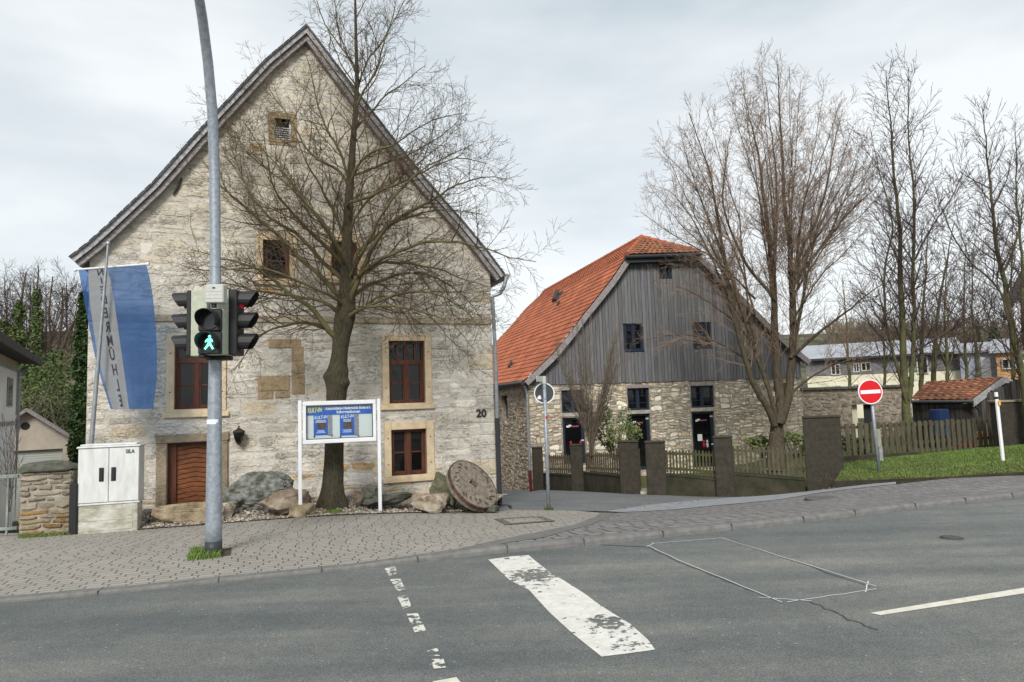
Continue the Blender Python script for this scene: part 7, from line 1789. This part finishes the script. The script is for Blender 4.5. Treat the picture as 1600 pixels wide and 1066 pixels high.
for i, (px, py0, py1, Y) in enumerate([(10, 640, 415, 52), (45, 640, 412, 56), (75, 640, 420, 54), (105, 640, 418, 52), (-25, 640, 430, 50)]):
    T = Tree(90+i, dict(bp_, len=[3.4, 1.5, .7], fall=.5, angle=[44, 42, 40], up=[.2, .1, .1])); rg = np.random.default_rng(i)
    T.limb([P(px, py0, Y), P(px+rg.uniform(-4, 4), (py0+py1)/2, Y), P(px+rg.uniform(-8, 8), py1+12, Y)], .15, .012, 0, .5, .06)
    for k in range(4): s_ = rg.uniform(-1, 1); T.limb([P(px, 570+rg.uniform(-30, 30), Y), P(px+s_*22, 505, Y), P(px+s_*44, py1+25+abs(s_)*22, Y+rg.uniform(-1, 1))], .07, .012, 0, .5, .05)
    T.build('bare_tree', P(px, py0, Y), ['far bare tree leftmost above the white house', 'far bare tree behind the narrow ivy column', 'far bare tree left of the leaning ivy tree', 'far bare tree nearest the stone house on the left', 'far bare tree mostly outside the left edge'][i], 'tree', (M['alder_bark'], M['alder_twig']), 'far bare trees on the left')
# brown thicket and ivy mass on the slope: uncountable undergrowth
rg = np.random.default_rng(8); br = []
for i in range(2200):
    px = rg.uniform(-60, 135); py = rg.uniform(625, 760); Y = rg.uniform(33, 48)
    if py < 610 and rg.random() < .5: continue
    q = np.array(P(px, py, Y)); d = np.array([rg.normal(0, .5), rg.normal(0, .5), 1.0]); d /= np.linalg.norm(d); ln = rg.uniform(.8, 2.2); c1 = q+d*ln*.5+rg.normal(0, .12, 3); c2 = q+d*ln+np.array([rg.normal(0, .5), rg.normal(0, .3), -rg.uniform(0, .6)]); br.append((np.array([q, c1, c2]), np.array([.016, .012, .008]), 3))
o = tubes_obj('thicket', br, M['thicket'], None); tag(o, 'brown leafless thicket covering the slope', kind='stuff')
cs = []
for i in range(90): q = P(rg.uniform(-60, 100), rg.uniform(565, 740), rg.uniform(35, 41)); cs.append((q.x, q.y, q.z, 1.1, 1.0, .9))
o = leaves('undergrowth', cs, 26000, .085, M['leaf'], None, 9); tag(o, 'mixed green undergrowth on the slope', kind='stuff')
mb = MB(); V = []; nxh, nyh = 30, 10
for j in range(nyh):
    for i in range(nxh):
        px = -140+i*10; f = j/(nyh-1); Y = 44+6*f; top_ = 596+8*noise.noise(Vector((i*.4, 0, 0))) ; q = P(px, 760+(top_-760)*f, Y); V.append((q.x, q.y, q.z+.4*noise.noise(q*.5)))
mb.add(V, [(j*nxh+i, j*nxh+i+1, (j+1)*nxh+i+1, (j+1)*nxh+i) for j in range(nyh-1) for i in range(nxh-1)]); tag(mb.build('wooded_slope', M['thicket'], smooth=True), kind='structure')
# far wooded hill on the right
mb = MB(); V = []; nxh, nyh = 60, 8
for j in range(nyh):
    for i in range(nxh):
        px = 1150+i*14; f = j/(nyh-1); Y = 130+60*f; top_ = 528-16*noise.noise(Vector((i*.16, 3, 0)))-max(0, (px-1400))*.02 if px > 1280 else 560; q = P(px, 640+(top_-640)*f, Y); V.append((q.x, q.y, q.z+1.2*noise.noise(q*.15)))
mb.add(V, [(j*nxh+i, j*nxh+i+1, (j+1)*nxh+i+1, (j+1)*nxh+i) for j in range(nyh-1) for i in range(nxh-1)]); tag(mb.build('hill', M['thicket'], smooth=True), kind='structure')
br = []
for i in range(5200):
    px = rg.uniform(1290, 1640); py = 545-rg.uniform(0, 1)**1.4*40; Y = rg.uniform(120, 150); q = np.array(P(px, py+10, Y)); ln = rg.uniform(1.5, 3.6); d = np.array([rg.normal(0, .25), 0, 1.0]); c1 = q+d*ln*.5; c2 = q+d*ln+np.array([rg.normal(0, .6), 0, 0]); br.append((np.array([q, c1, c2]), np.array([.07, .05, .03]), 3))
o = tubes_obj('far_wood', br, M['thicket'], None); tag(o, 'far brown leafless wood on the hill behind the buildings', kind='stuff')
for i, (px, yt, yb) in enumerate([(1528, 512, 545), (1556, 505, 545), (1408, 527, 550)]):
    Y = 115; q = P(px, yb, Y); hgt = (yb-yt)/pxm(Y); e = empty('spruce_tree', q, ['far dark spruce left of centre on the right hill', 'far dark spruce rightmost on the hill', 'far small spruce leftmost above the long building'][i], 'tree', 'far spruces'); cs = []
    for k in range(9): f = k/8; cs.append((q.x, q.y, q.z+hgt*f, hgt*.34*(1-f)+.1, hgt*.34*(1-f)+.1, hgt*.09))
    leaves('crown', cs, 1500, .28, M['leaf_dark'], e, 5+i); tubes_obj('trunk', [(np.array([[q.x, q.y, q.z-1], [q.x, q.y, q.z+hgt*.5], [q.x, q.y, q.z+hgt]]), np.array([.25, .18, .05]), 6)], M['alder_bark'], e)
# small bare shrub in front of the white house
T = Tree(70, dict(sp_, maxy=None)); 
for k in range(4): T.limb([P(13+k, 800, 13.6), P(8+k*5, 710, 13.6), P(-5+k*11, 640+k*9, 13.6)], .008, .003, 0, .15, .01)
T.build('bare_shrub', P(15, 800, 13.6), 'thin bare shrub growing behind the steel railing', 'shrub', (M['alder_bark'], M['alder_twig']))

# fallen leaves and grit gathered along edges
rg = np.random.default_rng(15); V = []; F = []; Cc = []
def leaf_at(x, y, z, s_, c):
    a = rg.uniform(0, 6.28); t = rg.uniform(-.5, .5, 3)*s_; b = len(V); ca, sa = math.cos(a)*s_, math.sin(a)*s_
    V.extend([(x-ca, y-sa, z+.003), (x-sa*.5, y+ca*.5, z+.006+abs(t[0])), (x+ca, y+sa, z+.004+abs(t[1])*.6), (x+sa*.5, y-ca*.5, z+.004)]); F.append([b, b+3, b+2, b+1]); Cc.extend([c]*4)
lc = [(.16, .09, .045), (.22, .14, .07), (.12, .075, .05), (.20, .16, .09)]
for i in range(420):     # along the gravel bed edge and house
    k = rg.integers(len(edge)-1); f = rg.random(); x = edge[k][0]*(1-f)+edge[k+1][0]*f; y = edge[k][1]*(1-f)+edge[k+1][1]*f+rg.normal(-.02, .25); z = max(G(x, y), BG(x, y) if y > edge[k][1] else -9); leaf_at(x, y, z+.012*(rg.random() < .5), rg.uniform(.012, .03), lc[rg.integers(4)])
for i in range(160):     # along the gutter and lawn foot
    k = rg.integers(len(GU)-1); f = rg.random(); x = GU[k][0]*(1-f)+GU[k+1][0]*f+rg.normal(0, .2); y = GU[k][1]*(1-f)+GU[k+1][1]*f+rg.normal(0, .35); leaf_at(x, y, G(x, y)+.01, rg.uniform(.012, .03), lc[rg.integers(4)])
for i in range(260):     # litter on the lower lawn
    k = rg.integers(4); f = rg.random(); a = front[k].lerp(front[k+1], f); x = a.x+rg.normal(0, .2); y = a.y+abs(rg.normal(0, .55))+.05; leaf_at(x, y, LG(x, y)+.03, rg.uniform(.02, .04), lc[rg.integers(4)])
for i in range(120):     # scattered on the pavement
    x = rg.uniform(-6, 2); y = rg.uniform(8, 12.5)
    if inside(roadpoly, x, y): continue
    leaf_at(x, y, G(x, y)+.002, rg.uniform(.008, .018), lc[rg.integers(4)])
mb = MB(); mb.v = V; mb.f = F; mb.mi = [0]*len(F); mb.c = Cc
o = mb.build('fallen_leaves', mat('dry leaves', (1, 1, 1), .8, attr=True), color=True); tag(o, 'scattered brown fallen leaves along kerbs, gravel and lawn', kind='stuff')
# weeds in the joints at the pillar and at the wall foot
o = blades('weeds', [gp(28, 842), gp(112, 836), (gp(112, 833)), gp(28, 838)], 500, .06, G, M['grass'], .006, 22); o['label'] = 'low green weeds at the foot of the stone pillar'
